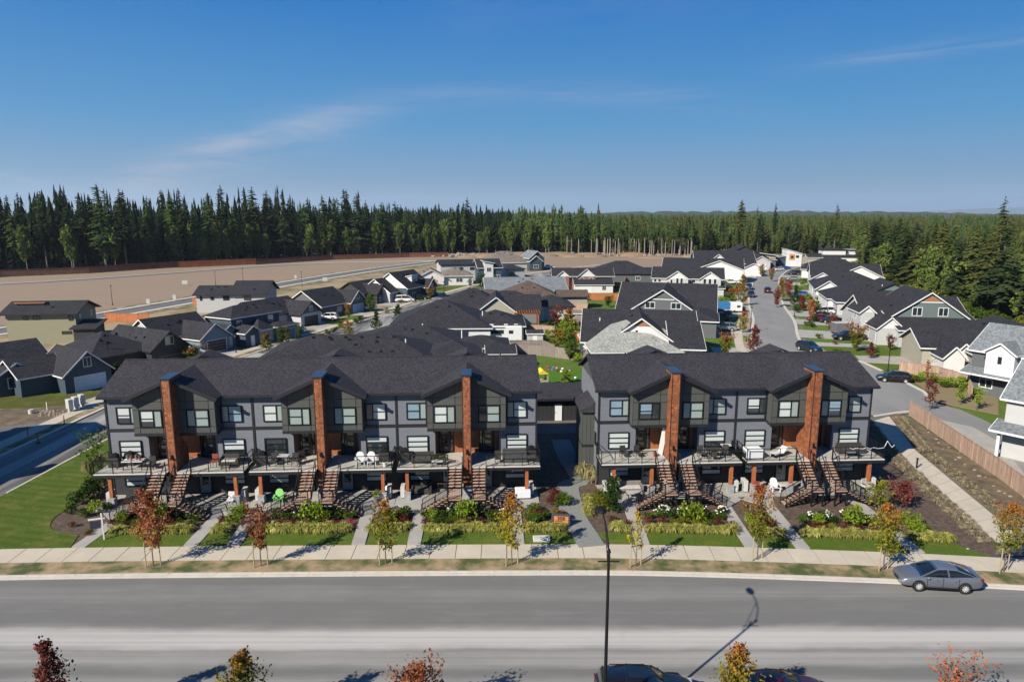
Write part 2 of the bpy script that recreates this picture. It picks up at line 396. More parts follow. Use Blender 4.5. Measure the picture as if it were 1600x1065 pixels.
def bandmat(name, base, pale, bands, sx=0.02, sy=3.0):
    """asphalt worn in bands along y (world), with long streaks along x"""
    m = bpy.data.materials.new(name); m.use_nodes = True
    nt = m.node_tree; N = nt.nodes; L = nt.links; b = N['Principled BSDF']; b.inputs['Roughness'].default_value = 0.85; b.inputs['Specular IOR Level'].default_value = 0.35
    tc = N.new('ShaderNodeTexCoord'); sx_ = N.new('ShaderNodeSeparateXYZ'); L.new(tc.outputs['Object'], sx_.inputs[0])
    def M(op, a, b_=None, c_=None):
        n = N.new('ShaderNodeMath'); n.operation = op
        for i, q in enumerate((a, b_, c_)):
            if q is None: continue
            if isinstance(q, (int, float)): n.inputs[i].default_value = q
            else: L.new(q, n.inputs[i])
        return n.outputs[0]
    def noise(scx, scy, sc, det):
        mp = N.new('ShaderNodeMapping'); mp.inputs['Scale'].default_value = (scx, scy, 1); L.new(tc.outputs['Object'], mp.inputs[0])
        nz = N.new('ShaderNodeTexNoise'); nz.inputs['Scale'].default_value = sc; nz.inputs['Detail'].default_value = det; nz.inputs['Roughness'].default_value = 0.65
        L.new(mp.outputs[0], nz.inputs[0]); return nz.outputs[0]
    big = noise(0.04, 0.2, 1.0, 5); streak = noise(0.018, 2.4, 1.0, 6); fine = noise(1, 1, 14.0, 4); patch = noise(0.2, 0.6, 1.0, 6)
    tot = None
    yy = M('ADD', sx_.outputs[1], M('ADD', M('MULTIPLY', M('SUBTRACT', big, 0.5), 1.3), M('MULTIPLY', M('SUBTRACT', noise(0.3, 0.6, 1.0, 7), 0.5), 0.5)))
    for (y0, w, a) in bands:
        d = M('DIVIDE', M('SUBTRACT', yy, y0), w)
        g = M('MULTIPLY', M('POWER', 2.718, M('MULTIPLY', M('POWER', M('ABSOLUTE', d), 4.0), -1.0)), a)
        tot = g if tot is None else M('MAXIMUM', tot, g)
    k = M('MULTIPLY', tot, M('ADD', M('MULTIPLY', streak, 1.5), 0.25))
    k = M('ADD', k, M('MULTIPLY', M('SUBTRACT', streak, 0.5), 0.35))
    k = M('ADD', k, M('MULTIPLY', M('SUBTRACT', patch, 0.5), 0.4))
    k = M('ADD', k, M('MULTIPLY', M('MAXIMUM', M('SUBTRACT', noise(0.5, 5.0, 1.0, 8), 0.62), 0.0), 2.2))
    k = M('SUBTRACT', k, M('MULTIPLY', M('MAXIMUM', M('SUBTRACT', noise(1.4, 1.4, 1.0, 2), 0.74), 0.0), 3.0))
    k = M('ADD', k, M('MULTIPLY', M('SUBTRACT', fine, 0.5), 0.14))
    k = M('MAXIMUM', M('MINIMUM', k, 1.0), 0.0)
    mx = N.new('ShaderNodeMix'); mx.data_type = 'RGBA'; L.new(k, mx.inputs[0]); mx.inputs[6].default_value = tuple(base) + (1,); mx.inputs[7].default_value = tuple(pale) + (1,)
    # fine wandering cracks
    mp = N.new('ShaderNodeMapping'); mp.inputs['Scale'].default_value = (0.11, 0.16, 1); L.new(tc.outputs['Object'], mp.inputs[0])
    n3 = N.new('ShaderNodeTexNoise'); n3.inputs['Scale'].default_value = 1.0; n3.inputs['Detail'].default_value = 7; L.new(mp.outputs[0], n3.inputs[0])
    vo = N.new('ShaderNodeTexVoronoi'); vo.feature = 'DISTANCE_TO_EDGE'; vo.inputs['Scale'].default_value = 1.0
    va = N.new('ShaderNodeVectorMath'); va.operation = 'MULTIPLY_ADD'; L.new(n3.outputs['Color'], va.inputs[0]); va.inputs[1].default_value = (1.6, 1.6, 0); L.new(mp.outputs[0], va.inputs[2])
    L.new(va.outputs[0], vo.inputs[0])
    ck = M('MULTIPLY', M('LESS_THAN', vo.outputs[0], 0.0035), M('GREATER_THAN', n3.outputs[0], 0.53))
    m2 = N.new('ShaderNodeMix'); m2.data_type = 'RGBA'; L.new(M('MULTIPLY', ck, 0.06), m2.inputs[0]); L.new(mx.outputs[2], m2.inputs[6]); m2.inputs[7].default_value = (0.03, 0.03, 0.03, 1)
    L.new(m2.outputs[2], b.inputs['Base Color'])
    bp = N.new('ShaderNodeBump'); bp.inputs['Strength'].default_value = 0.15; bp.inputs['Distance'].default_value = 0.02; L.new(fine, bp.inputs['Height']); L.new(bp.outputs[0], b.inputs['Normal'])
    MATS[name] = m
    return m

# front street: its far kerb line, left to right
KERB = smoothline([(-70, 37.0), (-50, 39.0), (-33, 40.0), (-16, 40.4), (0, 40.6), (9, 40.55), (20, 39.9), (32, 38.8), (50, 36.3), (80, 30.5), (120, 21)], 3)
def koff(d): return strip(KERB, 0, d)[1]
def kerb_y(x, d=0):
    A = koff(d) if d else KERB
    for i in range(len(A) - 1):
        if A[i][0] <= x <= A[i + 1][0]:
            t = (x - A[i][0]) / (A[i + 1][0] - A[i][0]); return A[i][1] * (1 - t) + A[i + 1][1] * t
    return A[0][1] if x < A[0][0] else A[-1][1]
m_street = bandmat('asphalt_front_street', (0.128, 0.128, 0.124), (0.37, 0.36, 0.345), [(34.0, 0.95, 0.95), (32.3, 0.7, 0.42), (30.0, 0.8, 0.33), (38.6, 0.8, 0.14), (28.5, 0.5, 0.2)])
mb = MB()
kp = [p for p in KERB]
mb.add([(x, y, 0.0) for x, y in kp] + [(120, 8, 0), (120, -60, 0), (-70, -60, 0)], [tuple(range(len(kp) + 3))[::-1]])
struct('road', mb, m_street)
m_asph = mat('asphalt_side', (0.13, 0.13, 0.13), 0.85, 0.12, 0.35, bump=0.15, bscale=25, spec=0.35, stretch=(1, 0.25, 1), detail=6)
m_asphp = mat('asphalt_pale', (0.22, 0.22, 0.215), 0.85, 0.14, 0.2, bump=0.1, bscale=25, spec=0.35, stretch=(1, 0.3, 1), detail=6)
m_gutter = mat('kerb_concrete', (0.50, 0.47, 0.42), 0.9, 0.1, 1.5, bump=0.1, bscale=20)

def resample(pts, step):
    out = [Vector(pts[0])]; acc = 0
    for i in range(len(pts) - 1):
        a = Vector(pts[i]); b = Vector(pts[i + 1]); L_ = (b - a).length; t = step - acc
        while t <= L_:
            out.append(a + (b - a) * (t / L_)); t += step
        acc = (acc + L_) % step
    return [tuple(p) for p in out]

def kerb_run(pts, side, step, name='kerb', w=0.42, h=0.13, z=0.0, lo=None, hi=None):
    """kerb pieces (parts) along a line; the road side is at offset 0"""
    root = MB(); add_strip(root, pts, 0.02 * side, (w - 0.02) * side, z - 0.03, z + h - 0.03)
    k = struct(name, root, m_gutter)
    P = resample(pts, step); n = 0
    for i in range(len(P) - 1):
        a = Vector(P[i]); b = Vector(P[i + 1]); mid = (a + b) / 2
        if lo is not None and not (lo <= mid.x <= hi): continue
        d = (b - a).normalized(); nn = Vector((-d.y, d.x)) * side; a = a + d * 0.015; b = b - d * 0.015
        q = MB(); q.poly([tuple(a), tuple(b), tuple(b + nn * 0.24), tuple(a + nn * 0.24)], z, z + 0.045)
        q.poly([tuple(a + nn * 0.24), tuple(b + nn * 0.24), tuple(b + nn * w), tuple(a + nn * w)], z, z + h)
        q.build('kerb_piece', m_gutter, k); n += 1
    return k
kerb_run(KERB, 1, 3.0, lo=-44, hi=44)

# verge (dry grass), sidewalk of poured panels, lawns
m_verge = mat('verge_dry_grass', (0.075, 0.105, 0.022), 0.95, 0.25, 0.55, bump=0.5, bscale=18, col2=(0.27, 0.195, 0.115), detail=12, thresh=(0.40, 0.60))
mb = MB(); add_strip(mb, KERB, 0.42, 2.02, -0.02, 0.12); struct('verge', mb, m_verge)
mb = MB(); add_strip(mb, KERB, 2.02, 3.98, -0.02, 0.10); sw = struct('sidewalk', mb, mat('joint_dark', (0.13, 0.12, 0.10)))
SA = strip(KERB, 0, 2.04)[1]; SB = strip(KERB, 0, 3.96)[1]
PA = resample(SA, 1.75)
for i in range(len(PA) - 1):
    a = Vector(PA[i]); b = Vector(PA[i + 1])
    if not (-40 < a.x < 40): continue
    d = (b - a).normalized(); nn = Vector((-d.y, d.x)) * 1.92; a = a + d * 0.02; b = b - d * 0.02
    q = MB(); q.poly([tuple(a), tuple(b), tuple(b + nn), tuple(a + nn)], 0.02, 0.14); q.build('panel', m_conc, sw)

def grassmat(name, c1, c2, c3, stripe=0.0):
    m = bpy.data.materials.new(name); m.use_nodes = True
    nt = m.node_tree; N = nt.nodes; L = nt.links; b = N['Principled BSDF']; b.inputs['Roughness'].default_value = 0.95; b.inputs['Specular IOR Level'].default_value = 0.15
    tc = N.new('ShaderNodeTexCoord')
    def nz(sc, det, st=(1, 1, 1)):
        mp = N.new('ShaderNodeMapping'); mp.inputs['Scale'].default_value = st; L.new(tc.outputs['Object'], mp.inputs[0])
        n = N.new('ShaderNodeTexNoise'); n.inputs['Scale'].default_value = sc; n.inputs['Detail'].default_value = det; n.inputs['Roughness'].default_value = 0.7; L.new(mp.outputs[0], n.inputs[0]); return n.outputs[0]
    a = nz(0.5, 9); f = nz(9.0, 6, (1, 1, 1)); g = nz(0.28, 6, (1, 1, 1))
    r1 = N.new('ShaderNodeValToRGB'); L.new(f, r1.inputs[0]); r1.color_ramp.elements[0].position = 0.3; r1.color_ramp.elements[1].position = 0.7
    r1.color_ramp.elements[0].color = tuple(c1) + (1,); r1.color_ramp.elements[1].color = tuple(c2) + (1,)
    r2 = N.new('ShaderNodeMapRange'); L.new(a, r2.inputs[0]); r2.inputs[1].default_value = 0.50; r2.inputs[2].default_value = 0.72; r2.inputs[4].default_value = 0.75
    mx = N.new('ShaderNodeMix'); mx.data_type = 'RGBA'; L.new(r2.outputs[0], mx.inputs[0]); L.new(r1.outputs[0], mx.inputs[6]); mx.inputs[7].default_value = tuple(c3) + (1,)
    out = mx.outputs[2]
    if stripe:
        wv = N.new('ShaderNodeTexWave'); wv.inputs['Scale'].default_value = 0.33; wv.inputs['Distortion'].default_value = 1.5; wv.inputs['Detail'].default_value = 3
        mp = N.new('ShaderNodeMapping'); mp.inputs['Rotation'].default_value = (0, 0, R(stripe)); L.new(tc.outputs['Object'], mp.inputs[0]); L.new(mp.outputs[0], wv.inputs[0])
        mr = N.new('ShaderNodeMapRange'); L.new(wv.outputs[0], mr.inputs[0]); mr.inputs[3].default_value = 0.9; mr.inputs[4].default_value = 1.12
        sc_ = N.new('ShaderNodeVectorMath'); sc_.operation = 'SCALE'; L.new(out, sc_.inputs[0]); L.new(mr.outputs[0], sc_.inputs['Scale']); out = sc_.outputs[0]
    L.new(out, b.inputs['Base Color'])
    bp = N.new('ShaderNodeBump'); bp.inputs['Strength'].default_value = 0.8; bp.inputs['Distance'].default_value = 0.06
    n2 = nz(16.0, 4); L.new(n2, bp.inputs['Height']); L.new(bp.outputs[0], b.inputs['Normal'])
    MATS[name] = m
    return m
m_lawn = grassmat('lawn_grass', (0.032, 0.062, 0.006), (0.098, 0.145, 0.018), (0.15, 0.145, 0.035))
m_lawnl = grassmat('lawn_grass_mown', (0.030, 0.055, 0.007), (0.085, 0.125, 0.016), (0.15, 0.14, 0.04), stripe=102)
m_lot = grassmat('lot_grass', (0.045, 0.085, 0.01), (0.10, 0.16, 0.025), (0.17, 0.15, 0.06))
m_dirt = mat('bare_dirt', (0.31, 0.235, 0.165), 0.95, 0.22, 0.09, bump=0.3, bscale=1.0, col2=(0.225, 0.16, 0.11), detail=10, stretch=(0.6, 2.0, 1))
m_soil = mat('bark_mulch', (0.060, 0.038, 0.028), 0.95, 0.4, 3.0, bump=0.8, bscale=14, col2=(0.10, 0.068, 0.05), detail=8)
m_soil2 = mat('garden_soil', (0.09, 0.065, 0.045), 0.95, 0.35, 0.8, bump=0.8, bscale=9, col2=(0.14, 0.105, 0.06), detail=9)
m_gravel = mat('gravel_path', (0.20, 0.21, 0.20), 0.95, 0.25, 6.0, bump=0.5, bscale=25)

# facade frame of the two townhouse rows: u along the fronts, v away from the street
TH = R(3.1); Y0 = 54.75; CT, ST = math.cos(TH), math.sin(TH)
def FR(u, v): return (u * CT - v * ST, Y0 + u * ST + v * CT)
def sy(x): return kerb_y(x, 3.98)   # back edge of the sidewalk
SBK = [p for p in koff(3.98) if -60 < p[0] < 60]
# one block of made ground for the whole site: back of the sidewalk to the rear lane
def frontline(x0, x1, n=8):
    return [(x0 + (x1 - x0) * i / n, sy(x0 + (x1 - x0) * i / n)) for i in range(n + 1)]
mb = MB(); mb.poly(frontline(-41.5, 36.0, 14) + [(41.5, 75), (41.5, 84), (-42.3, 84), (-42.3, 66), (-42.0, 53)], -0.02, 0.12); struct('site_ground', mb, m_soil)

# lawns between the walkways; each a raised sheet
walks = [(-30.2, -29.9, 'f'), (-22.5, -22.6, 'f'), (-19.5, -19.9, 'f'), (-10.8, -11.2, 'f'), (-6.9, -7.1, 'f'), (0.4, 0.2, 'f'), (9.2, 9.3, 'f'), (16.7, 16.9, 'f'), (20.2, 20.4, 'f'), (27.8, 27.7, 'f')]
def lawn_piece(pts, name='lawn', m=None, z=0.16): return struct(name, MB().poly(pts, 0.0, z), m or m_lawn)
edges = [-33.6] + [w[0] for w in walks]
for i in range(len(walks)):
    x0 = walks[i][0] + 0.52
    x1 = (walks[i + 1][0] if i + 1 < len(walks) else 33.0) - 0.52
    if i == 5:   # broken by the gravel path
        for a, b in ((x0, 4.6), (7.1, x1)):
            fl = frontline(a, b, 4); lawn_piece(fl + [(b + (0.0 if b < 5 else -0.0), sy(b) + 1.75), (a - (1.0 if a > 5 else 0), sy(a) + 1.75)])
        continue
    fl = frontline(x0, x1, 4)
    if i == len(walks) - 1:
        lawn_piece(fl + [(30.6, sy(33) + 2.6), (x0 - 0.2, sy(x0) + 2.4)])
    else: lawn_piece(fl + [(x1, sy(x1) + 1.85), (x0, sy(x0) + 1.85)])
# big corner lawn on the left
lp = [(-30.75, sy(-30.7)), (-36, sy(-36)), (-41.5, sy(-41.5)), (-42.0, 52), (-41.8, 60), (-41.6, 67), (-41.9, 76), (-37.5, 78), (-37.0, 66), (-36.2, 58), (-34.9, 53.0)] + smoothline([(-34.9, 51.5), (-35.0, 50.0), (-34.9, 48.6), (-34.2, 47.2), (-32.9, 46.4), (-31.3, 45.9)], 5)
lawn_piece(lp, m=m_lawnl)

# walkways of concrete slabs, patios in front of the fronts
def walkway(x0, x1, yend, label):
    w = struct('walkway', MB().poly([(x0 - 0.46, sy(x0) + 0.02), (x0 + 0.46, sy(x0) + 0.02), (x1 + 0.46, yend), (x1 - 0.46, yend)], 0.02, 0.16), m_conc2)
    n = 5
    for k in range(n):
        t0, t1 = k / n, (k + 1) / n
        ya = sy(x0) + 0.02; a = ya + (yend - ya) * t0 + 0.02; b = ya + (yend - ya) * t1 - 0.02; xa = x0 + (x1 - x0) * t0; xb = x0 + (x1 - x0) * t1
        q = MB().poly([(xa - 0.48, a), (xa + 0.48, a), (xb + 0.48, b), (xb - 0.48, b)], 0.03, 0.19 if k < 2 else 0.2)
        q.build('slab', m_conc2, w)
for (a, b, _) in walks:
    u = b; yend = FR(u, -4.4)[1]
    walkway(a, b, yend, '')
for u0, W_, n in ((-32.75, 5.8, 6), (7.25, 5.87, 4)):
    p = struct('patio', MB().poly([FR(u0 - 0.1, 0.1), FR(u0 + W_ * n + 0.1, 0.1), FR(u0 + W_ * n - 0.3, -2.9), FR(u0 + 0.3, -2.9)], 0.02, 0.14), m_conc2)
    for k in range(n):
        for j in range(2):
            a, b = u0 + W_ * k + 0.02, u0 + W_ * (k + 1) - 0.02; v0, v1 = -0.02 - 1.55 * j, -1.53 - 1.55 * j
            MB().poly([FR(a, v0), FR(b, v0), FR(b, v1), FR(a, v1)], 0.03, 0.2).build('slab', m_conc2, p)
    for k in range(n):   # apron out to the walkway
        cx = [w for w in walks][(k if n == 6 else k + 6)][1]
        a, b = cx - 0.55, cx + 0.55
        inner = 1 if k % 2 == 0 else -1
        q = [(a - (1.6 if inner > 0 else 0.4), FR(a, -3.2)[1]), (b + (0.4 if inner > 0 else 1.6), FR(b, -3.2)[1]), (b, FR(b, -4.75)[1]), (a, FR(a, -4.75)[1])]
        MB().poly(q, 0.03, 0.197).build('slab', m_conc2, p)
# gravel path between the rows
gp = smoothline([G(925, 856), G(912, 835), G(896, 808), G(890, 785), G(888, 760), (6.0, 56.5), (5.3, 62), (5.0, 67)], 3)
mb = MB(); add_strip(mb, gp, -0.95, 0.95, 0.02, 0.17); struct('path', mb, m_gravel)

# left side street and its continuation between the houses
LST = smoothline([(-47.5, 36), (-45.8, 50), (-45.3, 66), (-44.5, 85), (-39, 112), (-30, 140), (-18, 184), (-3, 228), (17, 269), (44, 305)], 4)
mb = MB()
A, B = strip(LST, -3.4, 3.6)
mb.add([(x, y, 0.012) for x, y in A + B[::-1]], [tuple(range(2 * len(A)))[::-1] if False else tuple(range(2 * len(A)))])
struct('side_road', mb, mat('asphalt_left_street', (0.12, 0.12, 0.122), 0.85, 0.3, 0.12, col2=(0.30, 0.295, 0.28), bump=0.1, bscale=25, spec=0.35, stretch=(2.6, 0.14, 1), detail=6, thresh=(0.42, 0.66)))
for s_ in (1, -1):
    off = 3.6 if s_ > 0 else -3.4
    ln = strip(LST, 0, off)[1]
    ln2 = [p for p in ln if p[1] > 50]
    kb = MB(); add_strip(kb, ln2, 0.0, 0.4 * s_, 0.0, 0.13)
    k = kb.build('kerb', m_gutter, kind='structure')
ln = strip(LST, 0, 3.6)[1]
mb = MB(); add_strip(mb, [p for p in ln if p[1] > 46], 0.4, 1.6, 0.0, 0.10); struct('verge', mb, m_verge)
mb = MB(); add_strip(mb, [p for p in ln if p[1] > 46], 1.6, 3.3, 0.0, 0.13); struct('sidewalk', mb, m_conc)

# residential ground: lots on either side
mb = MB(); mb.poly([(-49.2, 46), (-49, 70), (-48, 86), (-42.5, 112), (-33.8, 140), (-22, 184), (-7, 228), (12, 269), (40, 310), (20, 345), (-42, 322), (-66, 270), (-72, 222), (-88, 172), (-100, 133), (-118, 95), (-90, 55)], -0.06, 0.02); struct('lots_west', mb, mat('dry_lot', (0.10, 0.12, 0.03), 0.95, 0.25, 0.08, col2=(0.25, 0.19, 0.11), detail=9, thresh=(0.35, 0.55)))
for q_, P_ in enumerate(([G(680, 456), G(755, 452), G(752, 446), G(680, 447)], [G(395, 545), G(480, 532), G(500, 518), G(420, 530)], [G(515, 510), G(585, 497), G(575, 490), G(505, 502)], [G(-20, 625), G(130, 622), G(165, 600), G(0, 605)])): struct('lawn', MB().poly(P_, 0.0, 0.03 + 0.004 * q_), MATS['lawn_grass'])
mb = MB(); mb.poly([(-41, 84), (-35.5, 112), (-26.5, 140), (-14.5, 184), (0, 226), (20, 266), (46, 300), (110, 312), (88, 252), (72, 212), (57, 168), (50, 147), (40, 106), (37, 84)], -0.06, 0.02); struct('lots_middle', mb, m_lot)
mb = MB(); mb.poly([(55, 86), (49, 108), (57, 131), (63, 147), (72, 175), (88, 214), (104, 250), (128, 292), (150, 312), (168, 330), (165, 290), (136, 247), (112, 180), (104, 135), (92, 95), (72, 60), (50, 40), (45, 50)], -0.06, 0.02); struct('lots_east', mb, m_lot)

# right street
RST = smoothline([(44.6, 84), (44.8, 98), (45.2, 111), (50, 128), (57, 147), (64.5, 172), (71.5, 192), (79, 212), (92, 246), (110, 282), (128, 305), (155, 322)], 4)
mb = MB(); A, B = strip(RST, -3.9, 3.9)
mb.add([(x, y, 0.03) for x, y in A + B[::-1]], [tuple(range(2 * len(A)))[::-1]]); struct('east_road', mb, m_asphp)
for s_ in (1, -1):
    ln = strip(RST, 0, 3.9 * s_)[1]; ln = [p for p in ln if p[1] > 106]
    kb = MB(); add_strip(kb, ln, 0.0, 0.55 * s_, 0.0, 0.15); kb.build('kerb', m_gutter, kind='structure')
ln = [p for p in strip(RST, 0, 3.9)[1] if p[1] > 106]
mb = MB(); add_strip(mb, ln, 0.6, 1.9, 0.0, 0.06); struct('verge', mb, mat('verge_bark', (0.30, 0.21, 0.15), 0.95, 0.2, 0.5))
mb = MB(); add_strip(mb, ln, 1.9, 3.4, 0.0, 0.14); struct('sidewalk', mb, m_conc)
# junction behind the right-hand row
J = [G(1170, 548), G(1262, 552), G(1300, 556), G(1345, 566), G(1376, 580), G(1405, 590), G(1440, 612), G(1453, 628), G(1500, 640), G(1545, 660), G(1600, 705), (60, 60), (52, 60), G(1600, 757), G(1500, 682), G(1437, 640), G(1385, 646), G(1362, 650), (36, 78), (34, 92)]
mb = MB(); mb.add([(x, y, 0.045) for x, y in J], [tuple(range(len(J)))]); struct('lane', mb, m_asphp)
for seg in ([G(1262, 552), G(1300, 556), G(1345, 566), G(1376, 580)], [G(1405, 594), G(1440, 612), G(1453, 628), G(1462, 634)], [G(1437, 641), G(1400, 645), G(1364, 651)]):
    kb = MB(); add_strip(kb, seg, 0.0, 0.4, 0.0, 0.17); kb.build('kerb', m_gutter, kind='structure')
mb = MB(); mb.poly([G(1462, 655), G(1520, 668), G(1560, 690), G(1600, 740), (50, 52), G(1585, 742), G(1500, 688)], 0.0, 0.07); struct('driveway', mb, m_conc2)
mb = MB(); mb.poly([G(1430, 574), G(1530, 600), G(1560, 625), G(1560, 648), G(1500, 636), G(1462, 628), G(1450, 612), G(1415, 588)], 0.0, 0.09); struct('garden_soil', mb, mat('dry_soil', (0.26, 0.18, 0.11), 0.95, 0.2, 0.3, col2=(0.16, 0.14, 0.06), detail=8))

# rear lane and back garden behind the rows
mb = MB(); mb.poly([(-38, 68), (41, 70), (41, 77), (-38, 74)], 0.0, 0.14); struct('rear_lane', mb, mat('rear_lane_asphalt', (0.11, 0.11, 0.11), 0.9, 0.2, 0.5))
mb = MB(); mb.poly([(-8, 78.5), (16, 78.5), (15, 99), (-8, 98)], 0.0, 0.13); struct('lawn', mb, grassmat('back_lawn_grass', (0.03, 0.09, 0.008), (0.07, 0.17, 0.015), (0.12, 0.19, 0.03)))

# path on the right with clumps along it
PL = [G(1555, 868), G(1558, 852), G(1500, 800), G(1412, 718), G(1372, 672), G(1358, 655)]
PR = [G(1385, 648), G(1431, 706), G(1500, 758), G(1561, 810), G(1600, 848), (38.5, 42.4)]
mb = MB(); mb.poly(PL + PR, 0.0, 0.15); psw = struct('sidewalk', mb, mat('joint_dark', (0.13, 0.12, 0.10)))
def lerp(P, t):
    n = len(P) - 1; k = min(int(t * n), n - 1); f = t * n - k
    return (P[k][0] * (1 - f) + P[k + 1][0] * f, P[k][1] * (1 - f) + P[k + 1][1] * f)
La = [G(1558, 852), G(1412, 718), G(1362, 660)]; Ra = [G(1600, 848), G(1431, 706), G(1389, 652)]
for i in range(20):
    t0, t1 = i / 20 + 0.0006, (i + 1) / 20 - 0.0006
    MB().poly([lerp(La, t0), lerp(Ra, t0), lerp(Ra, t1), lerp(La, t1)], 0.02, 0.165).build('panel', m_conc, psw)
mb = MB(); mb.poly([G(1604, 850), G(1431, 704), G(1386, 647), G(1410, 648), G(1600, 775), G(1640, 805), (44, 43.5)], 0.0, 0.11); struct('garden_bed', mb, m_soil2)
mb = MB(); mb.poly([G(1415, 640), G(1600, 772), (47, 50), G(1600, 758), G(1437, 640)], 0.0, 0.10); struct('verge', mb, m_verge)

# cleared field beyond the houses, its two kerbed streets, the spoil heaps
mb = MB(); mb.poly([(-260, 60), (-121, 96), (-104, 133), (-92, 172), (-76, 222), (-70, 270), (-45, 325), (20, 348), (150, 335), (180, 380), (70, 372), (30, 392), (-18, 404), (-75, 380), (-130, 352), (-165, 292), (-210, 275), (-300, 240)], -0.08, 0.015); struct('dirt_field', mb, m_dirt)
struct('dirt_field', MB().poly([(8, 270), (40, 262), (70, 258), (98, 268), (112, 292), (150, 320), (160, 340), (20, 350), (-20, 335)], -0.05, 0.036), m_dirt)
FS = smoothline([(-140, 88), (-110, 118), (-98, 140), (-90, 165), (-78, 212), (-64, 262), (-50, 300), (-30, 335), (0, 352)], 4)
mb = MB(); add_strip(mb, FS, -3.3, 3.3, -0.02, 0.03); struct('field_road', mb, mat('asphalt_field', (0.12, 0.12, 0.125), 0.9, 0.15, 0.4))
for s_ in (1, -1):
    ln = strip(FS, 0, 3.3 * s_)[1]
    kb = MB(); add_strip(kb, ln, 0.0, 1.7 * s_, 0.0, 0.15); kb.build('kerb', m_gutter, kind='structure')
    vb = MB(); add_strip(vb, ln, 1.7 * s_, 4.5 * s_, 0.0, 0.08); struct('verge', vb, m_verge)
F2 = smoothline([(-290, 190), (-225, 206), (-168, 224), (-135, 262), (-112, 297), (-88, 318), (-52, 330), (-35, 333)], 4)
mb = MB(); add_strip(mb, F2, -2.6, -0.2, -0.02, 0.05); struct('field_road', mb, mat('asphalt_field', (0.1, 0.1, 0.1)))
kb = MB(); add_strip(kb, F2, -0.2, 1.3, 0.0, 0.2); kb.build('kerb', m_gutter, kind='structure')
rr = random.Random(5)
mb = MB()
for i in range(46):   # spoil heaps and cleared stumps at the wood's foot
    x = rr.uniform(-25, 120); y = 378 - abs(x - 30) * 0.12 + rr.uniform(-14, 8); r = rr.uniform(2.5, 8)
    mb.ball((x, y, -0.3), r, 10, 6, (1.6, 1.0, rr.uniform(0.18, 0.36)))
o = mb.build('spoil_heaps', mat('spoil', (0.34, 0.23, 0.15), 0.95, 0.3, 0.3, col2=(0.18, 0.13, 0.08), bump=0.8, bscale=1.2), kind='stuff', smooth=True); o['label'] = 'brown heaps of dug earth along the foot of the wood'; o['category'] = 'earth heap'
mb = MB()
for i in range(420):
    x = rr.uniform(-40, 135) if i < 330 else rr.uniform(-42, 0); y = 384 - abs(x - 40) * 0.15 + rr.gauss(0, 4); r = rr.uniform(0.3, 1.5)
    mb.ball((x, y, r * 0.3), r, 5, 4, (rr.uniform(0.6, 1.6), 1, rr.uniform(0.5, 0.9)))
o = mb.build('rubble', mat('rubble_pale', (0.40, 0.34, 0.28), 0.95, 0.4, 0.4, col2=(0.2, 0.16, 0.12)), kind='stuff'); o['label'] = 'pale rocks and stumps strewn before the wood'; o['category'] = 'rubble'

# ------------------------------------------------------------ the two rows of townhouses
def bframe(name, m, x0, x1, z0, z1, y, t=0.07, bars=(), depth=0.1):
    """window frame in the xz plane facing -y, front at y - depth; bars: (x0,x1,z0,z1)"""
    mb = MB(); ya, yb = y - depth, y + 0.01
    mb.box(x0, x0 + t, ya, yb, z0, z1); mb.box(x1 - t, x1, ya, yb, z0, z1)
    mb.box(x0 + t, x1 - t, ya, yb, z0, z0 + t); mb.box(x0 + t, x1 - t, ya, yb, z1 - t, z1)
    for b in bars: mb.box(b[0], b[1], ya + 0.012, yb, b[2], b[3])
    return mb

m_blind3 = mat('window_blind_blue', (0.20, 0.30, 0.38), 0.2, 0.15, 1.0, stretch=(0.6, 0.6, 6), coat=0.8)  # darker bluish blind tint, picked at random for variety
def win_up(root, x0, x1, z0, z1, y, side, rng, name='window'):
    """upper window: sash with a rail on the side away from the pair's middle, casement on the other"""
    ms = x0 + (x1 - x0) * (0.62 if side < 0 else 0.38)
    zr = (z0 + z1) / 2
    big = (x0 + 0.07, ms - 0.03) if side < 0 else (ms + 0.03, x1 - 0.07)
    sm = (ms + 0.03, x1 - 0.07) if side < 0 else (x0 + 0.07, ms - 0.03)
    w = bframe(name, m_black, x0, x1, z0, z1, y, 0.07, [(ms - 0.04, ms + 0.04, z0 + 0.07, z1 - 0.07), (big[0], big[1], zr - 0.03, zr + 0.03)]).build(name, m_black, root)
    yy = y - 0.035; bm_ = rng.choice([m_blind, m_blind, m_blind, m_blind3, m_blind2])
    drop = rng.choice([0, 0, 0, 0, 0.35])
    for (a, b, c, d) in ((big[0], big[1], zr + 0.03, z1 - 0.07), (big[0], big[1], z0 + 0.07, zr - 0.03)):
        lo = max(c, z0 + (z1 - z0) * drop)
        if lo < d:
            MB().box(a, b, yy, yy + 0.02, lo, d).build('blind', bm_, w)
        if lo > c: MB().box(a, b, yy, yy + 0.02, c, min(lo, d)).build('pane', m_pane, w)
    MB().box(sm[0], sm[1], yy, yy + 0.02, z0 + 0.07, z1 - 0.07).build('pane', m_blind2 if rng.random() < 0.75 else m_pane, w)
    return w

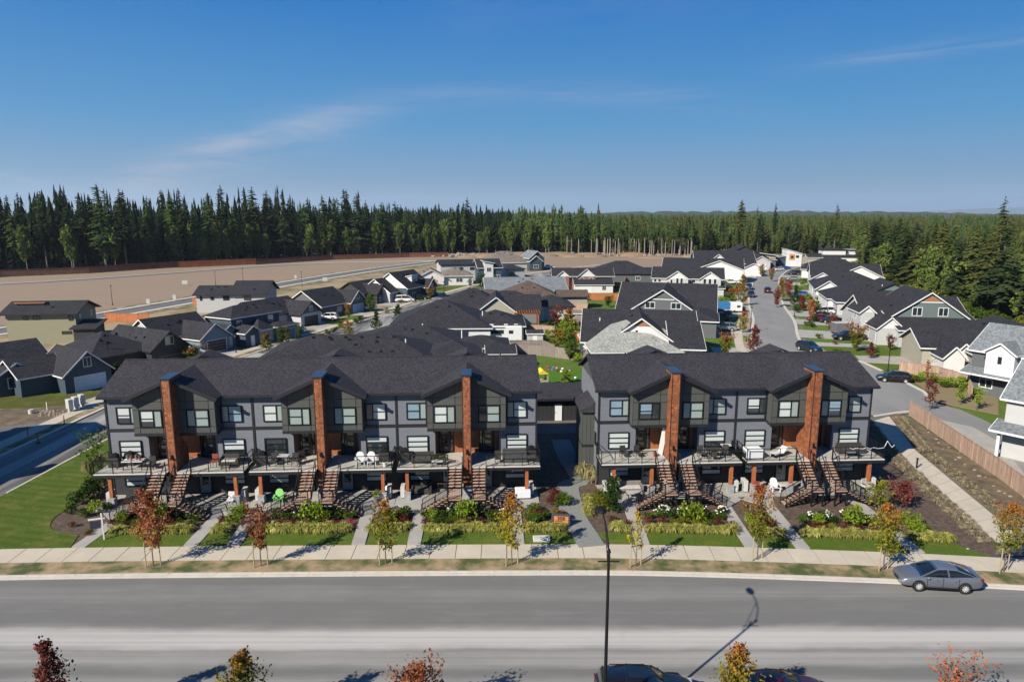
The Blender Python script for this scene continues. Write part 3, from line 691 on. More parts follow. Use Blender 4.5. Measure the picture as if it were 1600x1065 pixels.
def win_three(root, x0, x1, z0, z1, y, pattern='bbb', name='window'):
    h = (z1 - z0 - 0.14) / 3
    bars = [(x0 + 0.07, x1 - 0.07, z0 + 0.07 + h * k - 0.035, z0 + 0.07 + h * k + 0.035) for k in (1, 2)]
    w = bframe(name, m_black, x0, x1, z0, z1, y, 0.07, bars).build(name, m_black, root)
    for k in range(3):
        a = z0 + 0.07 + h * k + (0.035 if k else 0); b = z0 + 0.07 + h * (k + 1) - (0.035 if k < 2 else 0)
        c = pattern[2 - k]
        MB().box(x0 + 0.07, x1 - 0.07, y - 0.035, y - 0.015, a, b).build('blind' if c == 'b' else 'pane', m_blind if c == 'b' else m_pane, w)
    return w

def railing(root, p, q, h=1.0, post=1.25, label=None, glass=False, bal=False, ends=(True, True)):
    """black metal railing; p,q are 3D feet"""
    p = Vector(p); q = Vector(q); L_ = (q - p).length; n = max(1, round(L_ / post))
    up = Vector((0, 0, h)); mb = MB()
    mb.beam(p + up, q + up, 0.055, 0.045)
    if bal:
        mb.beam(p + up * 0.12, q + up * 0.12, 0.03, 0.03)
        k = int(L_ / 0.13)
        for i in range(1, k):
            a = p + (q - p) * (i / k); mb.beam(a + up * 0.12, a + up * 0.97, 0.018, 0.018, (1, 0, 0))
    else:
        mb.beam(p + up * 0.09, q + up * 0.09, 0.03, 0.03)
    r = mb.build('railing', m_black, root, label)
    for i in range(n + 1):
        if (i == 0 and not ends[0]) or (i == n and not ends[1]): continue
        a = p + (q - p) * (i / n); MB().beam(a - Vector((0, 0, 0.12)), a + up * 1.02, 0.055, 0.055, (1, 0, 0)).build('post', m_black, r)
    if glass:
        mb = MB(); d = (q - p); mb.beam(p + up * 0.52, q + up * 0.52, 0.012, h * 0.78)
        mb.build('pane', m_railglass, r)
    return r
def glassmat():
    m = bpy.data.materials.new('railing_glass'); m.use_nodes = True; nt = m.node_tree; N = nt.nodes; L = nt.links; N.clear()
    o = N.new('ShaderNodeOutputMaterial'); t = N.new('ShaderNodeBsdfTransparent'); g = N.new('ShaderNodeBsdfGlossy'); g.inputs['Roughness'].default_value = 0.03
    t.inputs[0].default_value = (0.965, 0.975, 0.97, 1); mx = N.new('ShaderNodeMixShader'); mx.inputs[0].default_value = 0.02
    L.new(t.outputs[0], mx.inputs[1]); L.new(g.outputs[0], mx.inputs[2]); L.new(mx.outputs[0], o.inputs[0]); return m
m_railglass = glassmat()
ZD = 2.95
m_gfc = mat('charcoal_panel', (0.022, 0.024, 0.028), 0.7, 0.1, 1.0)

def stair(root, xc, w, y0, z0, z1, sgn, zg):
    """upper flight towards the street, landing, lower flight sideways (sgn) down to the ground"""
    n = 9; rise = (z0 - z1) / n; go = 0.225
    st = MB()
    yl = y0 - go * (n - 1)
    for s_ in (-1, 1): st.beam((xc + s_ * (w / 2 + 0.03), y0, z0 - 0.2), (xc + s_ * (w / 2 + 0.03), yl, z1 - 0.05), 0.05, 0.3)
    x0, x1 = xc - w / 2, xc + w / 2; ya, yb = yl - 0.95, yl
    # landing frame on legs
    for (a, b) in ((x0 + 0.05, ya + 0.05), (x1 - 0.05, ya + 0.05), (x0 + 0.05, yb - 0.05), (x1 - 0.05, yb - 0.05)):
        st.beam((a, b, zg), (a, b, z1 - 0.06), 0.1, 0.1, (1, 0, 0))
    st.box(x0, x1, ya, ya + 0.06, z1 - 0.24, z1 - 0.05); st.box(x0, x1, yb - 0.06, yb, z1 - 0.24, z1 - 0.05)
    st.beam((x0 + 0.05, ya + 0.05, zg + 0.35), (xc, ya + 0.05, z1 - 0.2), 0.06, 0.08, (0, 1, 0)); st.beam((x1 - 0.05, ya + 0.05, zg + 0.35), (xc, ya + 0.05, z1 - 0.2), 0.06, 0.08, (0, 1, 0))
    m = 7; r2 = (z1 - zg) / (m + 1); g2 = 0.29
    xs = x0 if sgn < 0 else x1
    xe = xs + sgn * g2 * m
    for yy in (ya + 0.05, yb - 0.05): st.beam((xs, yy, z1 - 0.15), (xe, yy, zg + 0.02), 0.05, 0.28)
    s = st.build('staircase', m_black, root)
    for i in range(1, n):
        z = z0 - rise * i; y = y0 - go * (i - 1)
        MB().box(x0, x1, y - go - 0.02, y - 0.03, z - 0.05, z).build('tread', m_tread, s)
    MB().box(x0 - 0.03, x1 + 0.03, ya - 0.02, yb - 0.005, z1 - 0.05, z1).build('landing', m_tread, s)
    for i in range(1, m + 1):
        z = z1 - r2 * i; a = xs + sgn * (g2 * (i - 1) + 0.03); b = xs + sgn * (g2 * i + 0.02)
        MB().box(min(a, b), max(a, b), ya, yb - 0.02, z - 0.05, z).build('tread', m_tread, s)
    # railings
    for s_ in (-1, 1):
        xx = xc + s_ * (w / 2 + 0.07)
        railing(root, (xx, y0, z0), (xx, yl - 0.05, z1 + 0.02), 0.92, 1.2, bal=False)
    railing(root, (x0 - 0.03, ya - 0.02, z1), (x1 + 0.03, ya - 0.02, z1), 0.92, 1.3, bal=True)
    xo = x1 + 0.04 if sgn < 0 else x0 - 0.04
    railing(root, (xo, ya, z1), (xo, yb, z1), 0.92, 1.2)
    for yy in (ya - 0.02, yb + 0.02): railing(root, (xs, yy, z1), (xe, yy, zg), 0.92, 1.25, bal=True)

def roof_gable(x0, x1, y0, y1, ze, zr, ax, oh=0.0, t=0.16):
    pass

def townrow(u0, W_, npair, label, group, right=False):
    n = 2 * npair; Lt = W_ * n; D = 9.0
    o = FR(u0, 0)
    T = thing('townhouse_row', label, 'townhouses', (o[0], o[1], 0), TH, group)
    rng = random.Random(11 if right else 3)
    H_ = 8.55
    z2, z3 = 2.95, 5.75
    # walls, cut round the entrance recesses: the front wall in pieces
    rec = []
    for k in range(npair):
        c = W_ * (2 * k + 1); rec.append((c - 2.65, c + 2.65))
    mb = MB()
    mb.box(0, Lt, 1.12, D, 0.1, H_ + 0.05)            # body
    mb.box(0, Lt, 0.0, 1.12, z3 - 0.15, H_ + 0.05)
    mb.box(0, Lt, 0.0, 1.12, 0.1, z2 - 0.15)
    xs = [0] + [v for r_ in rec for v in r_] + [Lt]
    for i in range(0, len(xs), 2): mb.box(xs[i], xs[i + 1], 0.0, 1.12, z2 - 0.15, z3 - 0.15)
    wall = mb.build('wall', m_gray, T)
    MB().box(0.02, Lt - 0.02, -0.034, -0.0005, 0.2, z2 - 0.33).build('ground_floor_cladding', m_gfc, T)
    # gable ends
    for xg in (0.0, Lt - 0.25): MB().yz([(0.0, H_ + 0.05), (D, H_ + 0.05), (4.5, 10.45)], xg, xg + 0.25).build('gable_end', m_olive, T)
    # lap siding: one row per board, a real edge on each
    mb = MB()
    def laps(x0, x1, za, zb):
        z = za
        while z < zb - 0.02:
            zz = min(z + 0.178, zb)
            mb.add([(x0, -0.030, z), (x1, -0.030, z), (x1, -0.006, zz), (x0, -0.006, zz), (x0, 0.0, z), (x1, 0.0, z), (x0, 0, zz), (x1, 0, zz)],
                   [(0, 1, 2, 3), (4, 5, 1, 0), (4, 0, 3, 6), (1, 5, 7, 2)])
            z += 0.178
    laps(0.0, Lt, z3 + 0.1, 8.35)
    for i in range(0, len(xs), 2): laps(xs[i] + 0.001, xs[i + 1] - 0.001, z2 + 0.05, z3 - 0.15)
    s = mb.build('siding', m_gray, T); s['kind'] = 'stuff'
    # end wall siding
    mb = MB()
    for xx, sg in ((0.0, -1), (Lt, 1)):
        z = 0.2
        while z < 8.5:
            zz = z + 0.178
            mb.add([(xx + sg * 0.03, 0.0, z), (xx + sg * 0.03, D, z), (xx + sg * 0.006, D, zz), (xx + sg * 0.006, 0, zz), (xx, 0, z), (xx, D, z)], [(0, 1, 2, 3) if sg > 0 else (3, 2, 1, 0), (4, 5, 1, 0)])
            z = zz
    s = mb.build('siding', m_gray, T); s['kind'] = 'stuff'
    # bands and battens
    mb = MB()
    mb.box(-0.05, Lt + 0.05, -0.055, -0.0, z3 - 0.16, z3 + 0.12)
    mb.box(-0.05, -0.0, 0.0, D, z3 - 0.16, z3 + 0.12); mb.box(Lt, Lt + 0.05, 0, D, z3 - 0.16, z3 + 0.12)
    mb.build('trim_band', m_trim, T)
    for k in range(n + 1):
        x = W_ * k
        if 0 < k < n and k % 2: continue
        a = x - 0.09 if 0 < k < n else (x - 0.045 if k == 0 else x - 0.1)
        b = x + 0.09 if 0 < k < n else (x + 0.1 if k == 0 else x + 0.045)
        MB().box(a, b, -0.075, -0.0, 0.2, 8.42).build('batten', m_trim, T)
    # roof: slabs with overhang, fascia, soffit
    oh = 0.5; sl = (10.55 - 8.68) / (4.5 + oh); zr = 10.62; ze = 8.66
    for (ya, yb, za, zb) in ((-oh, 4.5, ze, zr), (D + oh, 4.5, ze, zr)):
        mb = MB(); x0, x1 = -0.35, Lt + 0.35
        mb.add([(x0, ya, za), (x1, ya, za), (x1, yb, zb), (x0, yb, zb), (x0, ya, za - 0.16), (x1, ya, za - 0.16), (x1, yb, zb - 0.16), (x0, yb, zb - 0.16)],
               [(0, 1, 2, 3), (7, 6, 5, 4), (0, 4, 5, 1), (1, 5, 6, 2), (3, 7, 4, 0), (2, 6, 7, 3)] if ya < yb else [(3, 2, 1, 0), (4, 5, 6, 7), (1, 5, 4, 0), (2, 6, 5, 1), (0, 4, 7, 3), (3, 7, 6, 2)])
        mb.build('roof', roof_dk, T)
    mb = MB(); mb.box(-0.33, Lt + 0.33, 4.36, 4.64, zr - 0.06, zr + 0.03); mb.build('ridge_cap', roof_dk, T)
    mb = MB(); mb.box(-0.36, Lt + 0.36, -oh - 0.11, -oh + 0.01, ze - 0.2, ze - 0.05); mb.box(-0.36, Lt + 0.36, -oh + 0.01, 0.0, ze - 0.24, ze - 0.19)
    mb.build('gutter', m_trim, T)
    for k in range(npair):
        c = W_ * (2 * k + 1)
        # projecting bay with a gable over both units
        zb0, zb1 = 5.55, 8.45; yf = -1.0; hw = 3.2
        ga = lambda x: 10.02 - 0.45 * abs(x - c)
        MB().xz([(c - hw, zb0), (c + hw, zb0), (c + hw, ga(c + hw)), (c, ga(c)), (c - hw, ga(c - hw))], yf, 1.0).build('bay_wall', m_trim, T)
        g = 0.028
        cols = [(-hw, -2.72), (-2.72, -0.93), (-0.93, -0.0), (0.0, 0.93), (0.93, 2.72), (2.72, hw)]
        rows = [(5.72, 6.22), (6.22, 7.68), (7.68, 8.34)]
        for ci, (a, b) in enumerate(cols):
            for ri, (za, zb) in enumerate(rows):
                if ri == 1 and ci in (1, 4): continue
                zt = min(zb, 99)
                pts = [(c + a + g, za + g), (c + b - g, za + g), (c + b - g, min(zt - g, ga(c + b) - 0.05)), (c + a + g, min(zt - g, ga(c + a) - 0.05))]
                if min(pts[2][1], pts[3][1]) - za < 0.08: continue
                MB().xz(pts, yf - 0.022, yf).build('panel', m_olive, T)
            za = 8.34
            if ga(c + a) > za + 0.15 or ga(c + b) > za + 0.15:
                pts = [(c + a + g, za + g), (c + b - g, za + g), (c + b - g, max(za + g + 0.02, ga(c + b) - 0.05)), (c + a + g, max(za + g + 0.02, ga(c + a) - 0.05))]
                MB().xz(pts, yf - 0.022, yf).build('panel', m_olive, T)
        for sgn in (-1, 1):   # cheeks of the bay
            xx = c + sgn * hw
            MB().yz([(yf + 0.02, 5.72), (-0.06, 5.72), (-0.06, 8.3), (yf + 0.02, 8.3)], min(xx, xx + sgn * 0.022), max(xx, xx + sgn * 0.022)).build('panel', m_olive, T)
            win_up(T, c + sgn * 1.82 - 0.86, c + sgn * 1.82 + 0.86, 6.24, 7.66, yf, sgn, rng)
            win_up(T, c + sgn * 4.1 - 0.86, c + sgn * 4.1 + 0.86, 6.28, 7.68, -0.03, sgn, rng)
        # gable roof slabs
        for sgn in (-1, 1):
            xr, zrr = c, 10.30; xe, zee = c + sgn * 3.62, 10.30 - 0.45 * 3.62
            yA = -1.62; yr = 4.3
            # the slab dies into the main roof: cut on the valley line
            zmain = lambda y: ze + (zr - ze) * (y + oh) / (4.5 + oh)
            yv_r = (zrr - ze) / (zr - ze) * (4.5 + oh) - oh + 0.3
            yv_e = (zee - ze) / (zr - ze) * (4.5 + oh) - oh + 0.3
            P = [(xe, yA, zee), (xr, yA, zrr), (xr, yv_r, zrr), (xe, max(yv_e, -0.45), zee)]
            Qp = [(x, y, z - 0.15) for x, y, z in P]
            f = [(0, 1, 2, 3), (7, 6, 5, 4), (0, 4, 5, 1), (1, 5, 6, 2), (2, 6, 7, 3), (3, 7, 4, 0)]
            if sgn > 0: f = [t[::-1] for t in f]
            MB().add(P + Qp, f).build('gable_roof', roof_dk, T)
            mb = MB(); mb.beam((xe - sgn * 0.0, yA - 0.03, zee - 0.1), (xr, yA - 0.03, zrr - 0.1), 0.05, 0.26)
            mb.build('bargeboard', m_trim, T)
            for q in (0.28, 0.62):   # outlookers under the rake
                x = xr + (xe - xr) * q; z = zrr + (zee - zrr) * q - 0.24
                MB().box(x - 0.06, x + 0.06, yA + 0.05, yf, z - 0.08, z + 0.04).build('outlooker', m_trim, T)
        # dark underside of bay + downpipe
        MB().box(c - hw - 0.03, c + hw + 0.03, yf - 0.03, 0.0, zb0 - 0.04, zb0 + 0.16).build('bay_trim', m_trim, T)
        for sgn in (-1, 1):
            xx = c + sgn * 3.36
            MB().box(xx - 0.04, xx + 0.04, -0.13, -0.04, 5.8, 8.4).build('downpipe', m_trim, T)
        # entrance recess: cedar lining, two doors, side walls
        mb = MB(); mb.box(c - 2.63, c + 2.63, 1.06, 1.115, z2, z3 - 0.16); mb.build('recess_cedar', m_cedar, T)
        for sgn in (-1, 1):
            xd = c + sgn * 1.72
            fr = bframe('door', m_black, xd - 0.72, xd + 0.55, z2 + 0.02, z2 + 2.25, 1.06, 0.07, [(xd - 0.47, xd - 0.40, z2 + 0.05, z2 + 2.2)] if sgn > 0 else [(xd + 0.24, xd + 0.30, z2 + 0.05, z2 + 2.2)], 0.1).build('door', m_black, T)
            lf = (xd - 0.4, xd + 0.48) if sgn > 0 else (xd - 0.65, xd + 0.24)
            MB().box(lf[0], lf[1], 1.0, 1.04, z2 + 0.09, z2 + 2.18).build('door_leaf', mat('door_dark', (0.03, 0.02, 0.016), 0.4, 0.2), fr)
            for q in range(4): MB().box(lf[0] + 0.2, lf[1] - 0.2, 0.985, 1.0, z2 + 0.35 + q * 0.45, z2 + 0.65 + q * 0.45).build('pane', m_pane, fr)
            sl_ = (xd - 0.65, xd - 0.47) if sgn > 0 else (xd + 0.30, xd + 0.48)
            MB().box(sl_[0], sl_[1], 1.02, 1.04, z2 + 0.09, z2 + 2.18).build('pane', m_pane, fr)
            MB().box(lf[0] + 0.05, lf[0] + 0.09, 0.95, 1.0, z2 + 0.9, z2 + 1.25).build('handle', mat('steel', (0.5, 0.5, 0.5), 0.3, 0.02, metal=1.0), fr)
            # second floor windows
            pat = rng.choice(['bbb', 'bbb', 'bpp', 'bbp', 'ppp', 'bbb'])
            win_three(T, c + sgn * 4.12 - 0.88, c + sgn * 4.12 + 0.88, 3.42, 4.86, -0.03, pat)
            win_three(T, c + sgn * 4.0 - 0.85, c + sgn * 4.0 + 0.85, 0.95, 2.2, -0.03, rng.choice(['bbb', 'ppb', 'bbb']), 'window')
            # ground-floor door
            xg = c + sgn * 1.6
            fr = bframe('door', m_black, xg - 0.5, xg + 0.5, 0.2, 2.35, -0.03, 0.06).build('door', m_black, T)
            MB().box(xg - 0.44, xg + 0.44, -0.07, -0.04, 0.26, 2.29).build('door_leaf', mat('door_grey', (0.33, 0.36, 0.38), 0.4, 0.05), fr)
            MB().box(xg - 0.28, xg + 0.28, -0.085, -0.07, 0.9, 2.1).build('pane', m_pane, fr)
            # soffit light + lower wall colour strip under the deck
        # chimney fin clad in shakes, metal cap
        zt = 10.38
        mb = MB()
        mb.yz([(-2.1, 0.2), (-2.1, zt), (-0.1, zt), (-0.1, 9.6), (-0.72, 9.3), (-0.72, 5.3), (0.25, 4.1), (0.25, 2.95), (-1.55, 2.95), (-1.55, 0.2)][::-1], c - 0.32, c + 0.32)
        ch = mb.build('chimney', m_shake, T)
        mb = MB(); mb.box(c - 0.43, c + 0.43, -2.2, 0.0, zt + 0.005, zt + 0.1); mb.build('cap', mat('cap_metal', (0.05, 0.07, 0.10), 0.3, 0.05, metal=0.5), ch)
        mb = MB()
        for sx_ in (-1, 1): mb.box(c + sx_ * 0.32 - 0.02, c + sx_ * 0.32 + 0.02, -2.13, -2.07, 2.0, zt)
        mb.build('corner_trim', mat('dark_bronze', (0.04, 0.02, 0.015), 0.6), ch)
        mb = MB(); mb.box(c - 0.06, c + 0.06, -2.2, -2.1, 4.05, 4.3); mb.box(c - 0.085, c + 0.085, -2.27, -2.13, 3.95, 4.14); mb.build('wall_lamp', m_black, ch)
        MB().box(c - 0.45, c + 0.45, -2.22, -1.45, 0.15, 1.15).build('stone_base', m_stone, ch)
        # decks either side, stairs
        for sgn in (-1, 1):
            xi = c + sgn * 0.36; xo = c + sgn * (W_ - 0.22)
            xo2 = xo if not ((sgn > 0 and k == npair - 1) or (sgn < 0 and k == 0)) else c + sgn * (W_ + 0.1)
            a, b = min(xi, xo2), max(xi, xo2)
            dk = MB().box(a, b, -2.5, 0.0 - 0.031, ZD - 0.05, ZD).build('deck', m_deck, T)
            mb = MB(); mb.box(a, b, -2.53, -2.503, ZD - 0.32, ZD - 0.07); mb.box(a, b, -2.3, -0.06, ZD - 0.2, ZD - 0.055)
            mb.box(min(xo2, xo2 + sgn * 0.03), max(xo2, xo2 + sgn * 0.03), -2.53, -0.04, ZD - 0.32, ZD - 0.07); mb.build('fascia', m_trim, dk)
            MB().box(a, b, -2.545, -2.50, ZD - 0.065, ZD + 0.005).build('edge_strip', mat('edge_metal', (0.62, 0.60, 0.56), 0.6, 0.05), dk)
            MB().box(min(xi, c + sgn * 2.64), max(xi, c + sgn * 2.64), -0.03, 1.05, ZD - 0.05, ZD - 0.004).build('porch_floor', m_deck, dk)
            xs0 = c + sgn * 0.42; xs1 = c + sgn * 1.48     # stair opening
            railing(T, (xs1 + sgn * 0.05, -2.42, ZD), (xo2, -2.42, ZD), 1.05, 1.25, glass=True)
            railing(T, (xo2, -2.42, ZD), (xo2, -0.1, ZD), 1.05, 1.2, glass=True)
            stair(T, (xs0 + xs1) / 2, 1.0, -2.53, ZD, 1.42, sgn, 0.18)
            # posts: cedar on a stone foot
            for xp in (xo - sgn * 0.75,) + ((c + sgn * 1.75,) if (right and sgn < 0) else ()):
                p = MB().box(xp - 0.13, xp + 0.13, -2.35, -2.09, 0.9, ZD - 0.21).build('deck_post', m_cedar, T)
                MB().box(xp - 0.25, xp + 0.25, -2.47, -1.97, 0.15, 0.84).build('stone_base', m_stone, p)
                MB().box(xp - 0.28, xp + 0.28, -2.5, -1.94, 0.84, 0.9).build('cap', m_conc2, p)
            # black privacy frame between neighbours' decks
        if True:
            # rear gable that peeks over the ridge
            MB().xz([(c - 2.2, 8.6), (c + 2.2, 8.6), (c + 2.2, 9.75), (c, 10.6), (c - 2.2, 9.75)], 7.2, 7.4).build('rear_gable', m_dgray, T)
            for sgn in (-1, 1):
                P = [(c, 5.0, 10.86), (c + sgn * 2.5, 6.2, 9.85), (c + sgn * 2.5, 7.5, 9.85), (c, 7.5, 10.86)]
                Qp = [(x, y, z - 0.15) for x, y, z in P]
                f = [(0, 1, 2, 3), (7, 6, 5, 4), (0, 4, 5, 1), (1, 5, 6, 2), (2, 6, 7, 3), (3, 7, 4, 0)]
                MB().add(P + Qp, f if sgn < 0 else [t[::-1] for t in f]).build('rear_roof', roof_dk, T)
    for k in range(5 if not right else 4):
        x = Lt * (k + 0.6) / (5 if not right else 4)
        MB().tube((x, 6.2, 9.6), (x, 6.2, 10.4), 0.06).build('vent_pipe', m_black, T)
    if right:   # side bump-out with lean-to roof, on the end wall by the gravel path
        MB().box(-1.05, -0.031, 1.6, 5.2, 0.1, 6.3).build('side_bay', m_trim, T)
        for (za, zb) in ((0.3, 3.0), (3.25, 6.2)):
            for k in range(3): MB().box(-1.03 + 0.34 * k, -0.72 + 0.34 * k, 1.575, 1.6, za, zb).build('panel', m_olive, T)
            for k in range(3): MB().box(-1.075, -1.05, 1.62 + 1.2 * k, 2.78 + 1.2 * k, za, zb).build('panel', m_olive, T)
        MB().add([(-1.3, 1.3, 6.35), (-0.03, 1.3, 7.1), (-0.03, 5.5, 7.1), (-1.3, 5.5, 6.35), (-1.3, 1.3, 6.2), (-0.03, 1.3, 6.2), (-0.03, 5.5, 6.2), (-1.3, 5.5, 6.2)],
                 [(0, 1, 2, 3), (0, 4, 5, 1), (3, 7, 4, 0), (2, 6, 7, 3), (7, 6, 5, 4), (1, 5, 6, 2)]).build('side_roof', roof_dk, T)
        for (z0, z1) in ((0.9, 1.5), (3.5, 4.6)):
            MB().box(-0.09, -0.031, 0.5, 1.1, z0, z1).build('window', m_black, T)
    return T

row_l = townrow(-32.75, 5.8, 3, 'long row of six grey three storey townhouses with three cedar clad chimneys', 'townhouse rows with cedar chimneys')
row_r = townrow(7.25, 5.87, 2, 'shorter right-hand row of four grey townhouses with two cedar clad chimneys', 'townhouse rows with cedar chimneys', right=True)
row_l['label'] = 'longer left-hand row of six grey three storey townhouses with three cedar clad chimneys'

# a like row across the left street, out of frame: it throws the long shadow over that street
def plainrow(x, y, rz, label):
    T = thing('townhouse_row', label, 'townhouses', (x, y, 0), rz)
    MB().box(-13, 13, -4.5, 4.5, 0, 7.6).build('wall', m_gray, T)
    mb = MB(); mb.xz([(-5.1, 7.4), (5.1, 7.4), (0, 9.6)], -13.4, 13.4)
    mb.v = [(yy, xx, zz) for xx, yy, zz in mb.v]; mb.build('roof', roof_dk, T)
    for i in range(4): MB().box(-11 + i * 6.4, -9.2 + i * 6.4, -4.58, -4.5, 3.4, 4.9).build('window', m_blind, T)
    MB().box(-1, 1, -5.4, -4.5, 0.1, 8.9).build('chimney', m_shake, T)
    return T

# garages behind the rows
def garage(x, y, rz, w, d, h, label, doors, grp, wallm=m_bksid):
    T = thing('garage', label, 'garage', (x, y, 0), rz, grp)
    MB().box(0, w, 0, d, 0.0, h).build('wall', wallm, T)
    mb = MB(); n = int(w / 0.45)
    for i in range(1, n): mb.box(w * i / n - 0.02, w * i / n + 0.02, -0.03, 0, 0.3, h - 0.2)
    s_ = mb.build('batten', wallm, T); s_['kind'] = 'stuff'
    mb = MB(); mb.yz([(-0.7, h - 0.05), (-0.7, h + 0.12), (d * 0.5, h + 1.0), (d + 0.4, h + 0.12), (d + 0.4, h - 0.05)][::-1], -0.4, w + 0.4); mb.build('roof', roof_dk, T)
    MB().box(-0.4, w + 0.4, -0.78, -0.7, h - 0.12, h + 0.1).build('gutter', m_trim, T)
    for q in doors:
        f = bframe('door', m_black, q, q + 0.95, 0.1, 2.2, 0.0, 0.06).build('door', m_black, T)
        MB().box(q + 0.06, q + 0.89, -0.06, -0.02, 0.14, 2.14).build('door_leaf', m_white, f)
        MB().ball((q + 0.15, -0.09, 1.1), 0.04, 6, 4).build('handle', m_black, f)
    return T
garage(*FR(2.6, 18.6), TH, 8.2, 6.2, 2.75, 'black board garage with a white door seen in the gap between the townhouse rows', [3.1], 'black garages behind the townhouses')
for i, (u, w) in enumerate(((-33, 11), (-21, 11), (-9.2, 11), (11.2, 11), (23, 10))):
    garage(*FR(u, 18.6), TH, w, 6.2, 2.7, ['black garage behind the left end of the long row', 'black garage behind the middle of the long row', 'black garage behind the right end of the long row', 'black garage behind the left half of the short row', 'black garage behind the right half of the short row'][i], [1.0, w - 2.2], 'black garages behind the townhouses')

# HVAC units by the deck posts
def hvac_proto(loc, rz, label):
    T = thing('heat_pump', label, 'air conditioner', loc, rz, 'white heat pumps beside the deck posts')
    MB().box(-0.17, 0.17, -0.42, 0.42, 0.06, 1.0).build('casing', m_hvac, T, bevel=0.02)
    mb = MB()
    for k in range(9): mb.box(-0.2, -0.17, -0.36, 0.36, 0.16 + k * 0.085, 0.19 + k * 0.085)
    mb.build('grille', mat('grille', (0.25, 0.25, 0.25), 0.6), T)
    MB().box(-0.17, 0.17, -0.3, -0.22, 0, 0.06).box(-0.17, 0.17, 0.22, 0.3, 0, 0.06).build('foot', m_black, T)
    MB().tube((0, 0.42, 0.3), (0, 0.52, 0.35), 0.04).build('pipe', m_white, T)
    return T
hv = None
ordn = ['first', 'second', 'third', 'fourth', 'fifth', 'sixth', 'seventh', 'eighth', 'ninth', 'tenth']
spots = []
for k in range(6):
    c = -32.75 + 5.8 * k + (0.55 if k % 2 == 0 else 5.25); spots.append((c, -1.6))
for k in range(4):
    c = 7.25 + 5.87 * k + (0.35 if k % 2 == 0 else 5.4); spots.append((c, -1.9))
for i, (u, v) in enumerate(spots):
    p = FR(u, v); lb = 'white heat pump under the %s deck from the left' % ordn[i]
    if hv is None: hv = hvac_proto((p[0], p[1], 0.2), TH, lb)
    else: dup(hv, (p[0], p[1], 0.2), TH + (math.pi if i % 2 else 0), lb)

# ------------------------------------------------------------ houses
M_ = dict(navy=m_navy, blue=m_blue, lg=m_lgray, dg=m_dgray, bk=m_bksid, tan=m_tan, sage=m_sage, teal=m_teal, wh=m_whitew, red=m_red, gr=m_gray)
RF = dict(dk=roof_bk, br=roof_br, lg=roof_lg, bg=roof_bg, tn=roof_tn)
m_gdoor = mat('garage_door_white', (0.70, 0.72, 0.74), 0.5, 0.03)
m_gable_wood = mat('gable_wood', (0.30, 0.14, 0.07), 0.7, 0.2, 2.0)

